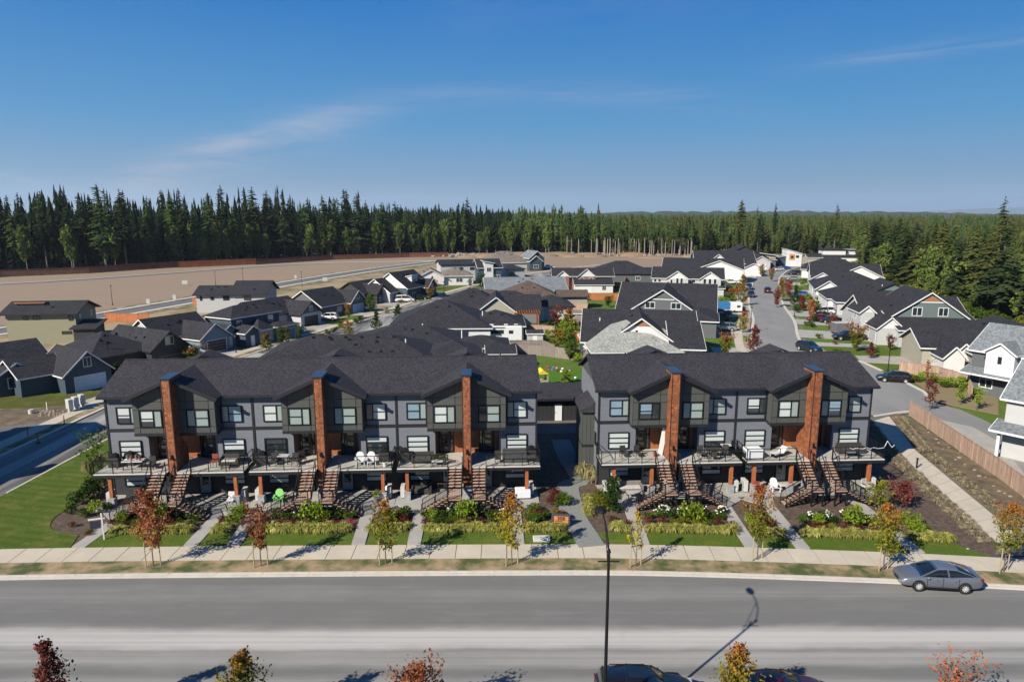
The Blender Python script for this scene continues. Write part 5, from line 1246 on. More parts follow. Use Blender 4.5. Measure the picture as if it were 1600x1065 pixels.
h_ = house('white house with a dark porch and charcoal roof behind the grey utility trailer', 1352, 470, 3.0, -16, [
    (-7.5, 13, 2, 18, 3.1, 0.42, 'h', dict(wall='wh')), (-6.5, 1.5, -4, 6, 3.0, 0.3, 'h', dict(wall='lg')), (1, 13, 6, 20, 3.6, 0.5, 'y', dict(wall='teal', trim=m_trim))], [('S', -2.5, 0.5, 2.2, 2.1, -4, 'window', TK), ('W', 6, 0.9, 1.6, 1.4, -7.5, 'window')], GE)
pipes(h_, [(5, 8, 5.8)])
house('white fronted house with a charcoal hip roof above the blue car', 1325, 451, 3.2, -19, [
    (-8, 11, 2, 20, 3.2, 0.42, 'h', dict(wall='wh')), (-8, -2, -3, 5, 3.2, 0.7, 'y', dict(wall='wh'))], [('S', -5, 0.05, 4, 2.3, -3, 'garage_door'), ('W', 8, 0.9, 1.6, 1.4, -8, 'window')], GE)
house('house with a broad white double gable half way up the right street', 1318, 432, 3.6, -20, [
    (-9, 11, 3, 20, 3.4, 0.4, 'x', dict(wall='wh')), (-2, 11, 0, 12, 3.6, 0.5, 'y', dict(wall='wh')), (-9, -3.5, -4, 6, 3.2, 0.6, 'y', dict(wall='wh'))], [('S', -6.8, 0.05, 4, 2.3, -5, 'garage_door')], GE)
house('charcoal hip roofed house with white walls in the upper right street', 1300, 420, 3.2, -22, [
    (-9, 10, 2, 20, 3.3, 0.42, 'h', dict(wall='wh')), (-10, -3.5, -4, 6, 3.2, 0.55, 'h', dict(wall='wh'))], [('S', -6.8, 0.05, 4, 2.3, -4, 'garage_door')], GE)
house('white walled modern house with stacked dark roofs by the wood', 1310, 402, 3.0, -8, [
    (-12, 10, 0, 12, 3.2, 0.2, 'h', dict(wall='wh', trim=m_trim)), (-6, 4, 3, 10, 6.2, 0.15, 'h', dict(wall='wh', trim=m_trim, z0=3)), (-14, -8, -3, 6, 3.0, 0.3, 'x', dict(wall='tan'))], [('S', 2, 0.9, 3, 1.3, 0, 'window', TK)], GE)
house('furthest house at the wood edge with two low dark roofs and pale bands', 1350, 402, 3.0, -6, [
    (-9, 9, 0, 12, 3.2, 0.22, 'h', dict(wall='wh', roof='dk', trim=m_trim)), (-7, 6, 3, 10, 6.0, 0.16, 'h', dict(wall='wh', roof='bg', trim=m_trim, z0=3))], [], GE)

# two houses cut by the right edge of the photograph
h_ = house('grey house with a white board bay and grey lower roof at the right edge', 1512, 612, 0.0, -60, [
    (0, 16, 0, 9, 5.8, 0.62, 'x', dict(wall='dg', roof='bg', gable='wh')), (2.2, 5.4, -1.3, 3, 6.0, 0.7, 'y', dict(wall='wh', roof='bg', oh=0.3, z0=3.0)), (0, 16, -1.4, 0, 2.9, 0.3, 'sy+', dict(wall='dg', roof='bg', walls=False))],
    [('S', 3.8, 4.6, 0.45, 0.9, -1.3, 'window', TK), ('S', 2, 1.0, 1.6, 1.2, 0, 'window'), ('S', 7, 0.05, 1.2, 2.3, 0, 'door'), ('W', 4.5, 0.3, 1.6, 2.2, 0, 'door', dict(leaf=m_fence_o))], GE)
h_ = house('pale grey house with white gable boards close to the right fence', 1558, 712, 0.0, -52, [
    (0.2, 14, 0, 9, 5.9, 0.62, 'x', dict(wall='lg', roof='bg', gable='wh')), (0, 14, -1.3, 0, 2.9, 0.3, 'sy+', dict(wall='lg', roof='bg', walls=False))],
    [('S', 8, 3.7, 1.4, 1.4, 0, 'window')], GE)
for yy in (-1.1,): MB().box(0.1, 0.35, yy - 0.12, yy + 0.12, 0, 2.75).build('porch_post', m_white, h_)

plainrow(-57.0, 50.5, R(90), 'grey townhouse row across the left street throwing its shadow over the road')

# driveways, as slabs of concrete beside the streets
def drive(pts, z=0.05): struct('driveway', MB().poly(pts, 0.0, z), m_conc2)
for i, (px0, py0, w, l, a) in enumerate(((143, 609, 7, 9, 58), (340, 551, 6, 9, 62), (438, 532, 6, 8, 62), (489, 509, 6, 9, 64), (562, 489, 6, 9, 66), (600, 474, 7, 9, 68), (780, 452, 8, 9, 90), (270, 571, 6, 9, 60))):
    x, y = G(px0, py0); a = R(a); dx, dy = math.cos(a), math.sin(a)
    e = Vector((dy, -dx)); d = Vector((dx, dy)); c = Vector((x, y))
    P = [c + d * w / 2, c + d * w / 2 + e * l, c - d * w / 2 + e * l, c - d * w / 2]
    drive([tuple(p) for p in P], 0.045 + 0.001 * i)
for i, (t, side, w, l) in enumerate(((118, -1, 9, 12), (133, -1, 9, 13), (148, -1, 7, 13), (160, -1, 9, 13), (178, -1, 8, 13), (205, -1, 9, 14), (226, -1, 9, 14), (255, -1, 9, 14), (112, 1, 8, 7), (127, 1, 10, 9), (150, 1, 8, 9), (168, 1, 8, 10), (190, 1, 9, 10), (225, 1, 9, 10), (250, 1, 9, 10))):
    P = min(RST, key=lambda p: abs(p[1] - t)); j = RST.index(P); d = (Vector(RST[min(j + 1, len(RST) - 1)]) - Vector(RST[j - 1])).normalized()
    nn = Vector((-d.y, d.x)) * side; c = Vector(P) + nn * 4.4
    drive([tuple(c - d * w / 2), tuple(c + d * w / 2), tuple(c + d * w / 2 + nn * l), tuple(c - d * w / 2 + nn * l)], 0.062 + 0.001 * i)
struct('driveway', MB().poly([G(1336, 556), G(1440, 558), G(1440, 571), G(1347, 566)], 0.0, 0.09), m_conc2)
struct('lawn', MB().poly([G(1352, 568), G(1440, 573), G(1450, 592), G(1405, 590), G(1376, 580)], 0.0, 0.1), m_lawn)
struct('lawn', MB().poly([G(1275, 541), G(1420, 546), G(1425, 556), G(1300, 554)], 0.0, 0.1), m_lawn)
# fences ---------------------------------------------------------------------
def fence(label, pts, h, m, board=0.0, post=2.4, group=None, z=0.0, cap=True, boards_sep=False):
    """board fence: posts, rails/cap, and boards. board>0: every board a part; else one joined panel of boards per bay"""
    p0 = pts[0]; T = thing('fence', label, 'fence', (p0[0], p0[1], z), 0, group)
    n_total = 0
    for i in range(len(pts) - 1):
        a = Vector(pts[i]) - Vector(p0); b = Vector(pts[i + 1]) - Vector(p0); L_ = (b - a).length; d = (b - a) / L_; nn = Vector((-d.y, d.x))
        k = max(1, round(L_ / post))
        for j in range(k + 1):
            c = a + d * (L_ * j / k)
            if j == 0 and i > 0: continue
            MB().beam((c.x, c.y, 0), (c.x, c.y, h + 0.14), 0.13, 0.13, (d.x, d.y, 0)).build('post', m, T)
        if cap:
            mb = MB(); mb.beam((a.x, a.y, h + 0.03), (b.x, b.y, h + 0.03), 0.13, 0.05); mb.build('cap_rail', m, T)
        for j in range(k):
            s = L_ * j / k + 0.07; e = L_ * (j + 1) / k - 0.07
            nb = max(1, round((e - s) / (board or 0.16))); w = (e - s) / nb
            if board:
                for q in range(nb):
                    c0 = a + d * (s + w * q + 0.006); c1 = a + d * (s + w * (q + 1) - 0.006); o = nn * (0.012 if q % 2 else -0.012)
                    MB().poly([tuple(c0 + o - nn * 0.012), tuple(c1 + o - nn * 0.012), tuple(c1 + o + nn * 0.012), tuple(c0 + o + nn * 0.012)], 0.05, h).build('board', m, T)
            else:
                mb = MB()
                for q in range(nb):
                    c0 = a + d * (s + w * q + 0.008); c1 = a + d * (s + w * (q + 1) - 0.008); o = nn * (0.012 if q % 2 else -0.012)
                    A = [c0 + o - nn * 0.012, c1 + o - nn * 0.012, c1 + o + nn * 0.012, c0 + o + nn * 0.012]
                    mb.poly([tuple(v) for v in A], 0.05, h)
                pnl = mb.build('boards', m, T); pnl['kind'] = 'stuff'
    return T
fence('weathered cedar board fence beside the path on the right', [G(1421, 650), G(1500, 706), G(1560, 748), G(1600, 779), (42.0, 50.0)], 1.75, m_fence_w, board=0.3)
fence('short red brown fence seen in the gap beside the black garage', [FR(0.6, 18.4), FR(2.4, 18.4)], 1.9, m_fence_w)
fence('weathered cedar fence behind the small planted lot near the black car', [G(1405, 583), G(1462, 592), G(1510, 606), G(1517, 626)], 1.8, m_fence_w, board=0.3)
fence('grey board fence along the back of the garden behind the townhouse gap', [G(775, 552), G(845, 556), G(912, 565), (14.5, 98.5)], 1.8, m_fence_g)
fence('grey board fence behind the travel trailer yard', [G(770, 548), G(848, 548), G(866, 556)], 1.8, m_fence_g)
fence('tan board fence below the pergola garden', [G(806, 520), G(866, 524)], 1.8, m_fence_w)
fence('orange cedar fence panel beside the big charcoal roof', [G(893, 532), G(914, 536)], 1.9, m_fence_o)
fence('grey board fence in the middle gardens', [G(893, 507), G(916, 510)], 1.9, m_fence_g)
fence('orange cedar fences of the gardens behind the brick red house', [G(888, 468), G(972, 470), G(980, 455)], 1.9, m_fence_o)
fence('orange cedar fence below the slate hip roof', [G(950, 450), G(975, 452), G(978, 440), G(1014, 441), G(1017, 428), G(985, 426)], 2.0, m_fence_o)
fence('pale board fence with a shed roof in the middle gardens', [G(882, 485), G(918, 487), G(916, 500)], 1.9, m_fence_w)
fence('orange cedar fence behind the blue houses on the left', [G(16, 526), G(125, 528), G(148, 520)], 1.9, m_fence_o)
fence('orange cedar fence beside the olive house', [G(165, 503), G(233, 504)], 1.9, m_fence_o)
fence('orange cedar fence below the long modern house', [G(302, 477), G(345, 479), G(360, 471)], 1.9, m_fence_o)
fence('small orange cedar fence by the white house with the taupe roof', [G(668, 447), G(684, 447)], 1.9, m_fence_o)
fence('orange cedar fence among the upper right houses', [G(1330, 432), G(1362, 432), G(1364, 424)], 2.2, m_fence_o)
fence('bright orange cedar fence behind the charcoal roofs by the wood', [G(1385, 474), G(1402, 474), G(1424, 478)], 2.2, m_fence_o)
fence('dark cedar fence along the field in front of the left wood', [G(-40, 436), G(0, 433), G(140, 427), G(240, 420), G(280, 418)], 2.6, mat('cedar_fence_brown', (0.16, 0.06, 0.03), 0.85, 0.2, 1.0), post=4, cap=False)
fence('bright cedar fence stretch along the field in front of the wood', [G(280, 418.5), G(400, 413)], 2.7, m_fence_o, post=4, cap=False)
fence('dark cedar fence fading along the wood towards the spoil heaps', [G(400, 413.5), G(520, 406), G(640, 402), G(700, 401)], 2.4, MATS['cedar_fence_brown'], post=4, cap=False)

# ------------------------------------------------------------ vegetation
def rvec(rng):
    while True:
        v = Vector((rng.uniform(-1, 1), rng.uniform(-1, 1), rng.uniform(-1, 1)))
        if 0.05 < v.length < 1: return v.normalized()
def leaf(mb, p, s, rng, n=None, asp=1.6):
    """one leaf-sized face, folded along its middle"""
    a = rvec(rng); b = a.cross(rvec(rng))
    if b.length < 0.1: return
    b.normalize(); c = a.cross(b)
    a = a * s * asp * 0.5; b = b * s * 0.5; c = c * s * 0.15
    k = len(mb.v); mb.v += [tuple(p - a), tuple(p + b + c), tuple(p + a), tuple(p - b + c)]; mb.f.append((k, k + 1, k + 2, k + 3))

def broadleaf(seed, h, z0, rad, nleaf, ls, nb=14, tr=0.05, shape='oval', up=0.6, clump=0.35, holes=0.0):
    rng = random.Random(seed); tk = MB(); lv = MB()
    pts = [Vector((0, 0, 0))]
    for i in range(1, 6):
        t = i / 5; pts.append(Vector((rng.uniform(-1, 1) * 0.03 * h * t, rng.uniform(-1, 1) * 0.03 * h * t, h * 0.93 * t)))
    for i in range(5): tk.tube(pts[i], pts[i + 1], tr * (1 - i * 0.17), tr * (1 - (i + 1) * 0.17), 6, cap=False)
    def at(z):
        t = min(0.999, z / (h * 0.93)) * 5; k = int(t); return pts[k] + (pts[k + 1] - pts[k]) * (t - k)
    ends = []
    for i in range(nb):
        t = (i + rng.random() * 0.7) / nb; z = z0 + (h - z0) * t * 0.92
        if shape == 'oval': r = rad * math.sin(math.pi * min(1, 0.18 + 0.78 * t)) ** 0.7
        elif shape == 'cone': r = rad * (1 - t * 0.85)
        elif shape == 'fan': r = rad * (0.35 + 0.65 * t)
        else: r = rad * (0.6 + 0.4 * math.sin(math.pi * t))
        a = i * 2.399 + rng.uniform(-0.5, 0.5); r *= rng.uniform(0.65, 1.15)
        b = at(max(0.2, z - r * 0.5)); e = Vector((b.x + r * math.cos(a), b.y + r * math.sin(a), z + r * up * rng.uniform(0.3, 1.0)))
        tk.tube(b, e, tr * 0.35, tr * 0.1, 4, cap=False)
        ends.append((b, e, r))
    per = nleaf // (nb + 1)
    for b, e, r in ends:
        for k in range(per):
            t = rng.uniform(0.25, 1.08); p = b + (e - b) * t + rvec(rng) * rng.random() ** 0.5 * (clump * r + 0.12)
            leaf(lv, p, ls * rng.uniform(0.6, 1.3), rng)
    top = pts[-1]
    for k in range(per): leaf(lv, top + rvec(rng) * rng.random() * clump * rad + Vector((0, 0, rng.uniform(-0.5, 0.15) * rad)), ls, rng)
    return tk, lv

L_red = leafmat('leaves_red_orange', (0.15, 0.045, 0.025), (0.38, 0.14, 0.06), (0.28, 0.20, 0.05), (3.6, 1.8))
L_mix = leafmat('leaves_green_turning', (0.05, 0.08, 0.012), (0.22, 0.20, 0.025), (0.30, 0.09, 0.03), (4.4, 6.6))
L_yel = leafmat('leaves_yellow', (0.22, 0.20, 0.015), (0.42, 0.33, 0.02), (0.36, 0.13, 0.03), (4.4, 6.2))
L_grn = leafmat('leaves_green', (0.030, 0.060, 0.010), (0.09, 0.14, 0.02))
L_dgn = leafmat('leaves_dark_green', (0.012, 0.028, 0.008), (0.04, 0.075, 0.016))
L_lim = leafmat('leaves_lime', (0.09, 0.15, 0.012), (0.24, 0.31, 0.035))
L_bar = leafmat('leaves_barberry', (0.06, 0.014, 0.016), (0.17, 0.05, 0.035))
L_gold = leafmat('grass_gold_green', (0.17, 0.20, 0.03), (0.46, 0.41, 0.14), scale=0.6)
L_tan = leafmat('grass_straw', (0.17, 0.14, 0.09), (0.34, 0.29, 0.20), rnd=0.15)
L_crim = leafmat('leaves_crimson', (0.10, 0.012, 0.014), (0.22, 0.035, 0.035))
L_purp = leafmat('leaves_plum', (0.07, 0.022, 0.018), (0.20, 0.065, 0.045))
L_birch = leafmat('leaves_alder', (0.05, 0.085, 0.018), (0.15, 0.19, 0.05), scale=0.25)

PROT = {}
def tree_obj(name, label, cat, x, y, key, mats, group=None, z=0.0, rz=0.0, sc=1.0, stakes=False):
    """key: (seed, args...) of a cached pair of meshes"""
    kk = (key, mats[0].name, mats[1].name)
    if kk not in PROT:
        tk, lv = broadleaf(*key)
        m1 = tk.mesh('trunk', mats[0]); m2 = lv.mesh('crown', mats[1]); PROT[kk] = (m1, m2)
    m1, m2 = PROT[kk]
    T = thing(name, label, cat, (x, y, z), rz, group, sc)
    link('trunk', m1, T); link('crown', m2, T)
    if stakes:
        for s_ in (-0.42, 0.42):
            MB().tube((s_ / sc, 0.15 * s_, 0), (s_ / sc, 0.15 * s_, 1.75 / sc), 0.04, 0.035, 6).build('stake', m_stake, T)
        MB().beam((-0.42 / sc, -0.06, 1.45 / sc), (0.42 / sc, 0.06, 1.45 / sc), 0.03, 0.05).build('tie', m_black, T)
    return T
GS = 'young staked trees along the verge'
ST_ = [((240, 884), 11, 5.4, 1.5, 1.15, 1500, L_red, 'red and orange young tree with three stakes, leftmost on the verge', 'oval'),
       ((408, 884), 12, 4.3, 1.3, 1.0, 800, L_red, 'low rusty leaved young tree second from the left on the verge', 'fan'),
       ((603, 880), 13, 4.7, 1.2, 0.95, 900, L_mix, 'green and yellow young tree between two concrete walkways at the long row', 'oval'),
       ((800, 882), 14, 5.2, 1.3, 0.9, 1000, L_yel, 'yellow leaved young tree turning orange at its top, by the verge', 'oval'),
       ((993, 884), 15, 4.0, 1.4, 0.5, 260, L_yel, 'thin nearly bare young tree right of the street lamp', 'cone'),
       ((1183, 874), 16, 5.5, 1.6, 0.95, 1100, L_mix, 'slim green tree with a yellowing tip in front of the short row', 'oval'),
       ((1380, 890), 17, 4.8, 1.3, 0.95, 1300, L_mix, 'bushy green young tree with tan stakes left of the silver car', 'oval'),
       ((1568, 893), 18, 4.9, 1.6, 1.15, 1100, L_mix, 'young green tree with rusty tips at the end of the wide path', 'oval')]
for (p, sd_, h, z0, rad, nl, lm, lb, shp) in ST_:
    x, y = G(*p, 0.12)
    tree_obj('street_tree', lb, 'tree', x, y, (sd_, h, z0, rad, int(nl * 1.15), 0.115, 18, 0.045, shp, 0.7), (m_bark, lm), GS, 0.12, 0.3, 1.0, True)
# trees on the near side of the road: only their tops reach into the picture
for (px, top, sd_, rad, nl, lm, lb, shp) in ((70, 5.25, 21, 1.15, 1400, L_purp, 'dark red tree top at the bottom left corner', 'cone'), (372, 4.65, 22, 1.4, 1300, L_mix, 'brownish green tree top with a thin leader at the bottom', 'cone'),
        (648, 3.75, 23, 1.4, 1500, L_red, 'orange tree top at the bottom edge left of the black car', 'oval'), (1158, 4.95, 24, 1.5, 1500, L_mix, 'green and orange tree top between the black and the maroon car', 'cone'), (1500, 3.95, 25, 1.5, 600, L_red, 'sparse red leaved tree top at the bottom right corner', 'fan')):
    y = 26.6; x = (px - 800) / FPX * (y * math.cos(PITCH) + (CAM_H - 4.5) * math.sin(PITCH))
    tree_obj('street_tree', lb, 'tree', x, y, (sd_, top - 0.25, 1.5, rad * 0.9, int(nl * 1.2), 0.105, 22, 0.05, shp, 0.8), (m_bark, lm), 'trees along the near side of the street', 0.1)
for (p, sd_, h, rad, nl, lm, lb, shp, nm) in (((150, 742), 31, 4.0, 1.6, 500, L_grn, 'spreading young green tree on the corner lawn', 'fan', 'tree'),
        ((955, 800), 33, 3.0, 0.75, 600, L_dgn, 'small dark green tree in the bed right of the gravel path', 'oval', 'tree'),
        ((1407, 795), 34, 2.3, 0.95, 600, L_bar, 'small dark red maple in the mulch at the right', 'oval', 'tree'),
        ((1372, 800), 35, 2.6, 0.8, 500, L_mix, 'small green and orange tree at the end of the short row', 'oval', 'tree'),
        ((1452, 640), 36, 4.0, 0.9, 500, L_bar, 'brown leaved narrow tree at the fence end by the lane', 'oval', 'tree'),
        ((1500, 632), 37, 3.6, 0.6, 500, L_lim, 'bright green narrow tree in the planted lot', 'oval', 'tree'), ((1526, 640), 38, 2.9, 0.8, 300, L_lim, 'small bright green tree beside the grey house', 'fan', 'tree'), ((1448, 600), 39, 3.5, 0.7, 200, L_red, 'nearly bare reddish sapling at the planted lot fence', 'fan', 'tree')):
    x, y = G(*p, 0.1)
    tree_obj(nm, lb, 'tree', x, y, (sd_, h, 0.7, rad, nl, 0.15, 14, 0.045, shp, 0.7), (m_bark, lm), None, 0.1)

MIDT = [((1160, 520), 4.6, 1.4, L_mix), ((1178, 552), 5.2, 1.7, L_purp), ((1133, 560), 4.6, 1.5, L_mix), ((1160, 478), 6.0, 1.5, L_mix), ((1219, 470), 6.5, 2.0, L_mix), ((1213, 480), 5, 1.6, L_purp), ((1232, 462), 5.0, 1.3, L_crim), ((1241, 482), 6.5, 1.6, L_dgn),
        ((1253, 487), 4.2, 1.2, L_crim), ((1267, 498), 4.8, 1.3, L_red), ((1275, 495), 4, 2.0, L_grn), ((1337, 550), 5.2, 1.9, L_mix), ((1300, 520), 4.0, 1.3, L_purp), ((1360, 560), 3.0, 1.2, L_purp),
        ((1205, 440), 5, 1.6, L_mix), ((1190, 432), 5, 1.6, L_mix), ((1160, 455), 5.5, 2.0, L_mix), ((440, 540), 3.8, 1.3, L_grn), ((448, 535), 3.2, 0.9, L_mix), ((417, 548), 3.4, 1.8, L_mix), ((468, 530), 3.0, 1.0, L_grn), ((545, 530), 3.8, 1.4, L_mix), ((588, 518), 4.4, 1.5, L_dgn), ((545, 500), 4.0, 1.2, L_mix),
        ((580, 488), 5, 1.5, L_grn), ((622, 505), 4.5, 1.9, L_dgn), ((672, 470), 4, 1.4, L_mix), ((628, 470), 3.5, 1.6, L_mix), ((676, 452), 4.5, 1.6, L_red), ((752, 452), 5, 2.0, L_dgn), ((735, 448), 3, 1.2, L_grn), ((185, 592), 2.6, 1.9, L_dgn), ((300, 566), 3.0, 2.4, L_mix), ((330, 568), 2.5, 1.6, L_mix),
        ((888, 520), 5.2, 2.6, L_mix), ((870, 512), 4.6, 2.2, L_purp), ((884, 532), 4.0, 2.4, L_lim), ((873, 545), 3.6, 2.2, L_mix), ((890, 566), 4.0, 1.6, L_grn), ((884, 600), 2.2, 1.3, L_lim), ((892, 476), 3.2, 2.0, L_grn), ((905, 470), 3.2, 1.8, L_dgn), ((918, 452), 3, 1.6, L_mix), ((940, 455), 2.5, 2.0, L_dgn), ((950, 480), 3.0, 2.0, L_grn),
        ((1142, 470), 3.6, 2.0, L_mix), ((1150, 462), 3.4, 1.6, L_red), ((1390, 548), 3.0, 1.1, L_bar), ((1460, 570), 2.6, 1.2, L_bar), ((1472, 566), 2.4, 1.3, L_dgn), ((1340, 475), 3, 1.6, L_mix), ((705, 560), 3, 1.2, L_dgn), ((860, 520), 3, 1.6, L_dgn)]
cn = {'leaves_green_turning': 'green tree turning yellow', 'leaves_plum': 'dark plum leaved tree', 'leaves_crimson': 'crimson tree', 'leaves_dark_green': 'dark green tree', 'leaves_green': 'green tree', 'leaves_red_orange': 'orange red tree', 'leaves_lime': 'lime green bushy tree', 'leaves_barberry': 'dark red shrub like tree'}
def where(px):
    return 'beside the left street' if px < 760 else ('in the gardens of the middle block' if px < 1000 else ('along the right street' if px < 1345 else 'in the gardens at the right'))
for i, (p, h, rad, lm) in enumerate(MIDT):
    x, y = G(*p); kd = (60 + i % 5, 5.0, 0.9, 1.6, 1300, 0.19, 14, 0.06, ('oval', 'cone', 'fan')[i % 3], 0.6)
    t = tree_obj('tree', 'small %s %s' % (cn[lm.name], where(p[0])), 'tree', x, y, kd, (m_bark, lm), 'small trees %s' % where(p[0]), 0, i * 1.3)
    t.scale = (rad / 1.9, rad / 1.9, h / 5.4)

# shrubs, clumps, flowers -------------------------------------------------------
def shrub_mesh(name, seed, n, ls, m, sq=0.8, base=0.1, asp=1.5):
    rng = random.Random(seed); mb = MB()
    lobes = [(rvec(rng) * 0.45, rng.uniform(0.4, 0.65)) for _ in range(6)]
    for i in range(n):
        c, r = lobes[i % 6]; v = rvec(rng); p = c + v * r * (0.75 + 0.3 * rng.random())
        p = Vector((p.x, p.y, (p.z + 1) * 0.5 * 1.6 * sq + base))
        leaf(mb, p, ls * rng.uniform(0.7, 1.3), rng, asp=asp)
    return mb.mesh(name, m)
def clump_mesh(name, seed, n, m, h=0.6, sp=0.75, w=0.03):
    rng = random.Random(seed); mb = MB()
    for i in range(n):
        a = rng.uniform(0, 6.283); r = rng.random() ** 0.6; hh = h * rng.uniform(0.6, 1.1)
        d = Vector((math.cos(a), math.sin(a), 0)); s = Vector((-d.y, d.x, 0)) * w
        b = d * 0.12 * rng.random(); p1 = b + d * sp * r * 0.45 + Vector((0, 0, hh * 0.8)); p2 = b + d * sp * r * 0.85 + Vector((0, 0, hh * (1.0 - 0.25 * r))); p3 = b + d * sp * r * 1.15 + Vector((0, 0, hh * (0.85 - 0.6 * r)))
        k = len(mb.v); mb.v += [tuple(b - s), tuple(b + s), tuple(p1 + s), tuple(p1 - s), tuple(p2 + s * 0.8), tuple(p2 - s * 0.8), tuple(p3)]
        mb.f += [(k, k + 1, k + 2, k + 3), (k + 3, k + 2, k + 4, k + 5), (k + 5, k + 4, k + 6)]
    return mb.mesh(name, m)
SHR = {k: [shrub_mesh('foliage', s + q, n, ls, m, sq) for q in range(2)] for k, (s, n, ls, m, sq) in dict(green=(1, 420, 0.13, L_grn, 0.8), dark=(3, 420, 0.13, L_dgn, 0.9), lime=(5, 420, 0.14, L_lim, 1.05), red=(7, 340, 0.11, L_bar, 0.75), olive=(9, 380, 0.12, L_mix, 0.7), crim=(11, 300, 0.11, leafmat('flowers_pink', (0.25, 0.02, 0.06), (0.55, 0.08, 0.16)), 0.6)).items()}
CL_gold = [clump_mesh('border_grass', 20 + q, 150, L_gold, 0.5, 0.6, 0.022) for q in range(3)]
CL_tan = [clump_mesh('straw_clump', 30 + q, 170, L_tan, 0.42, 0.52, 0.02) for q in range(3)]
CL_tall = [clump_mesh('tall_grass', 40, 220, leafmat('grass_tall', (0.12, 0.13, 0.04), (0.42, 0.34, 0.2)), 1.7, 0.9, 0.025)]
m_flower = mat('white_flower', (0.72, 0.72, 0.62), 0.8, 0.15, 3.0, rnd=0.1)
def plant(name, me, x, y, z, s, label, cat, group, rz=None, sz=None):
    o = bpy.data.objects.new(name, me); COL.objects.link(o); o.location = (x, y, z); o.scale = (s, s, sz or s); o.rotation_euler = (0, 0, rz if rz is not None else random.uniform(0, 6.28))
    o['label'] = label; o['category'] = cat; o['group'] = group; return o
rg = random.Random(99)
# border of golden grass between lawn and beds
segs = []
for i in range(len(walks)):
    x0 = walks[i][1] + 0.7; x1 = (walks[i + 1][1] if i + 1 < len(walks) else 32.5) - 0.7
    if i == 5: segs += [(x0, 3.7), (7.4, x1)]
    else: segs.append((x0, x1))
segs.append((-29.0 - 1.6 + 1.4, -23.5)) if False else None
for (x0, x1) in segs:
    n = max(2, int((x1 - x0) / 0.52))
    for k in range(n):
        x = x0 + (x1 - x0) * (k + 0.5) / n + rg.uniform(-0.06, 0.06)
        if x > 31: continue
        plant('border_grass', CL_gold[rg.randrange(3)], x, sy(x) + 2.15 + rg.uniform(-0.1, 0.1), 0.12, rg.uniform(0.9, 1.15), 'golden green grass clump in the border row behind the lawn', 'ornamental grass', 'golden grass border')
        if k % 2 == 0 and rg.random() < 0.8: plant('border_grass', CL_gold[rg.randrange(3)], x + 0.2, sy(x) + 2.55 + rg.uniform(-0.1, 0.1), 0.12, rg.uniform(0.8, 1.1), 'golden green grass clump in the border row behind the lawn', 'ornamental grass', 'golden grass border')
# beds in front of each pair of stairs
flower_n = 0
for bi, c in enumerate([-26.95, -15.35, -3.75, 13.12, 24.86]):
    nm = ['leftmost', 'second', 'third', 'fourth', 'rightmost'][bi]
    L0, R0 = c - 3.2, c + 3.6
    yb = lambda x: sy(x) + 3.1
    for k in range(8):
        x = L0 + (R0 - L0) * (k + 0.5) / 8 + rg.uniform(-0.2, 0.2); kind = rg.choice(['red', 'red', 'olive', 'red', 'green']) if not (bi == 1 and k in (5, 7)) else 'crim'
        plant('shrub', SHR[kind][k % 2], x, yb(x) + rg.uniform(-0.1, 0.25), 0.1, rg.uniform(0.42, 0.58), {'red': 'low dark red shrub in the front row of the %s stair bed', 'olive': 'low olive shrub in the front row of the %s stair bed', 'green': 'low green shrub in the front row of the %s stair bed', 'crim': 'pink flowering low shrub in the %s stair bed'}[kind] % nm, 'shrub', 'low shrubs of the %s stair bed' % nm)
    for k in range(7):
        x = L0 + (R0 - L0) * (k + 0.5) / 7 + rg.uniform(-0.2, 0.2)
        plant('shrub', SHR['green' if rg.random() < 0.6 else 'dark'][k % 2], x, yb(x) + 1.15 + rg.uniform(-0.2, 0.2), 0.1, rg.uniform(0.5, 0.72), 'green shrub in the back row of the %s stair bed' % nm, 'shrub', 'green shrubs of the %s stair bed' % nm)
    for xx, s_ in ((c + 0.35, 0.95), (c - 2.2 + (bi % 2) * 3.4, 0.55)):
        plant('shrub', SHR['lime'][bi % 2], xx, yb(xx) + 0.5, 0.1, s_, '%s bright lime shrub of the %s stair bed' % ('taller' if s_ > 0.8 else 'lower', nm), 'shrub', 'lime shrubs', sz=s_ * 1.15)
    for k in range(12):   # hydrangeas with white heads under the landings
        x = L0 + 0.9 + (R0 - L0 - 1.2) * rg.random(); y = yb(x) + 1.6 + rg.uniform(-0.25, 0.7)
        T = thing('hydrangea', 'white flowering hydrangea under the stairs of the %s bed' % nm, 'flowering shrub', (x, y, 0.1), rg.uniform(0, 6), 'hydrangeas under the stairs of the %s bed' % nm, rg.uniform(0.4, 0.5))
        link('foliage', SHR['dark'][k % 2], T)
        for q in range(6):
            v = rvec(rg); MB().ball((v.x * 0.8, v.y * 0.8, 1.15 + v.z * 0.3), 0.17, 7, 5, (1, 1, 0.75)).build('flower', m_flower, T)
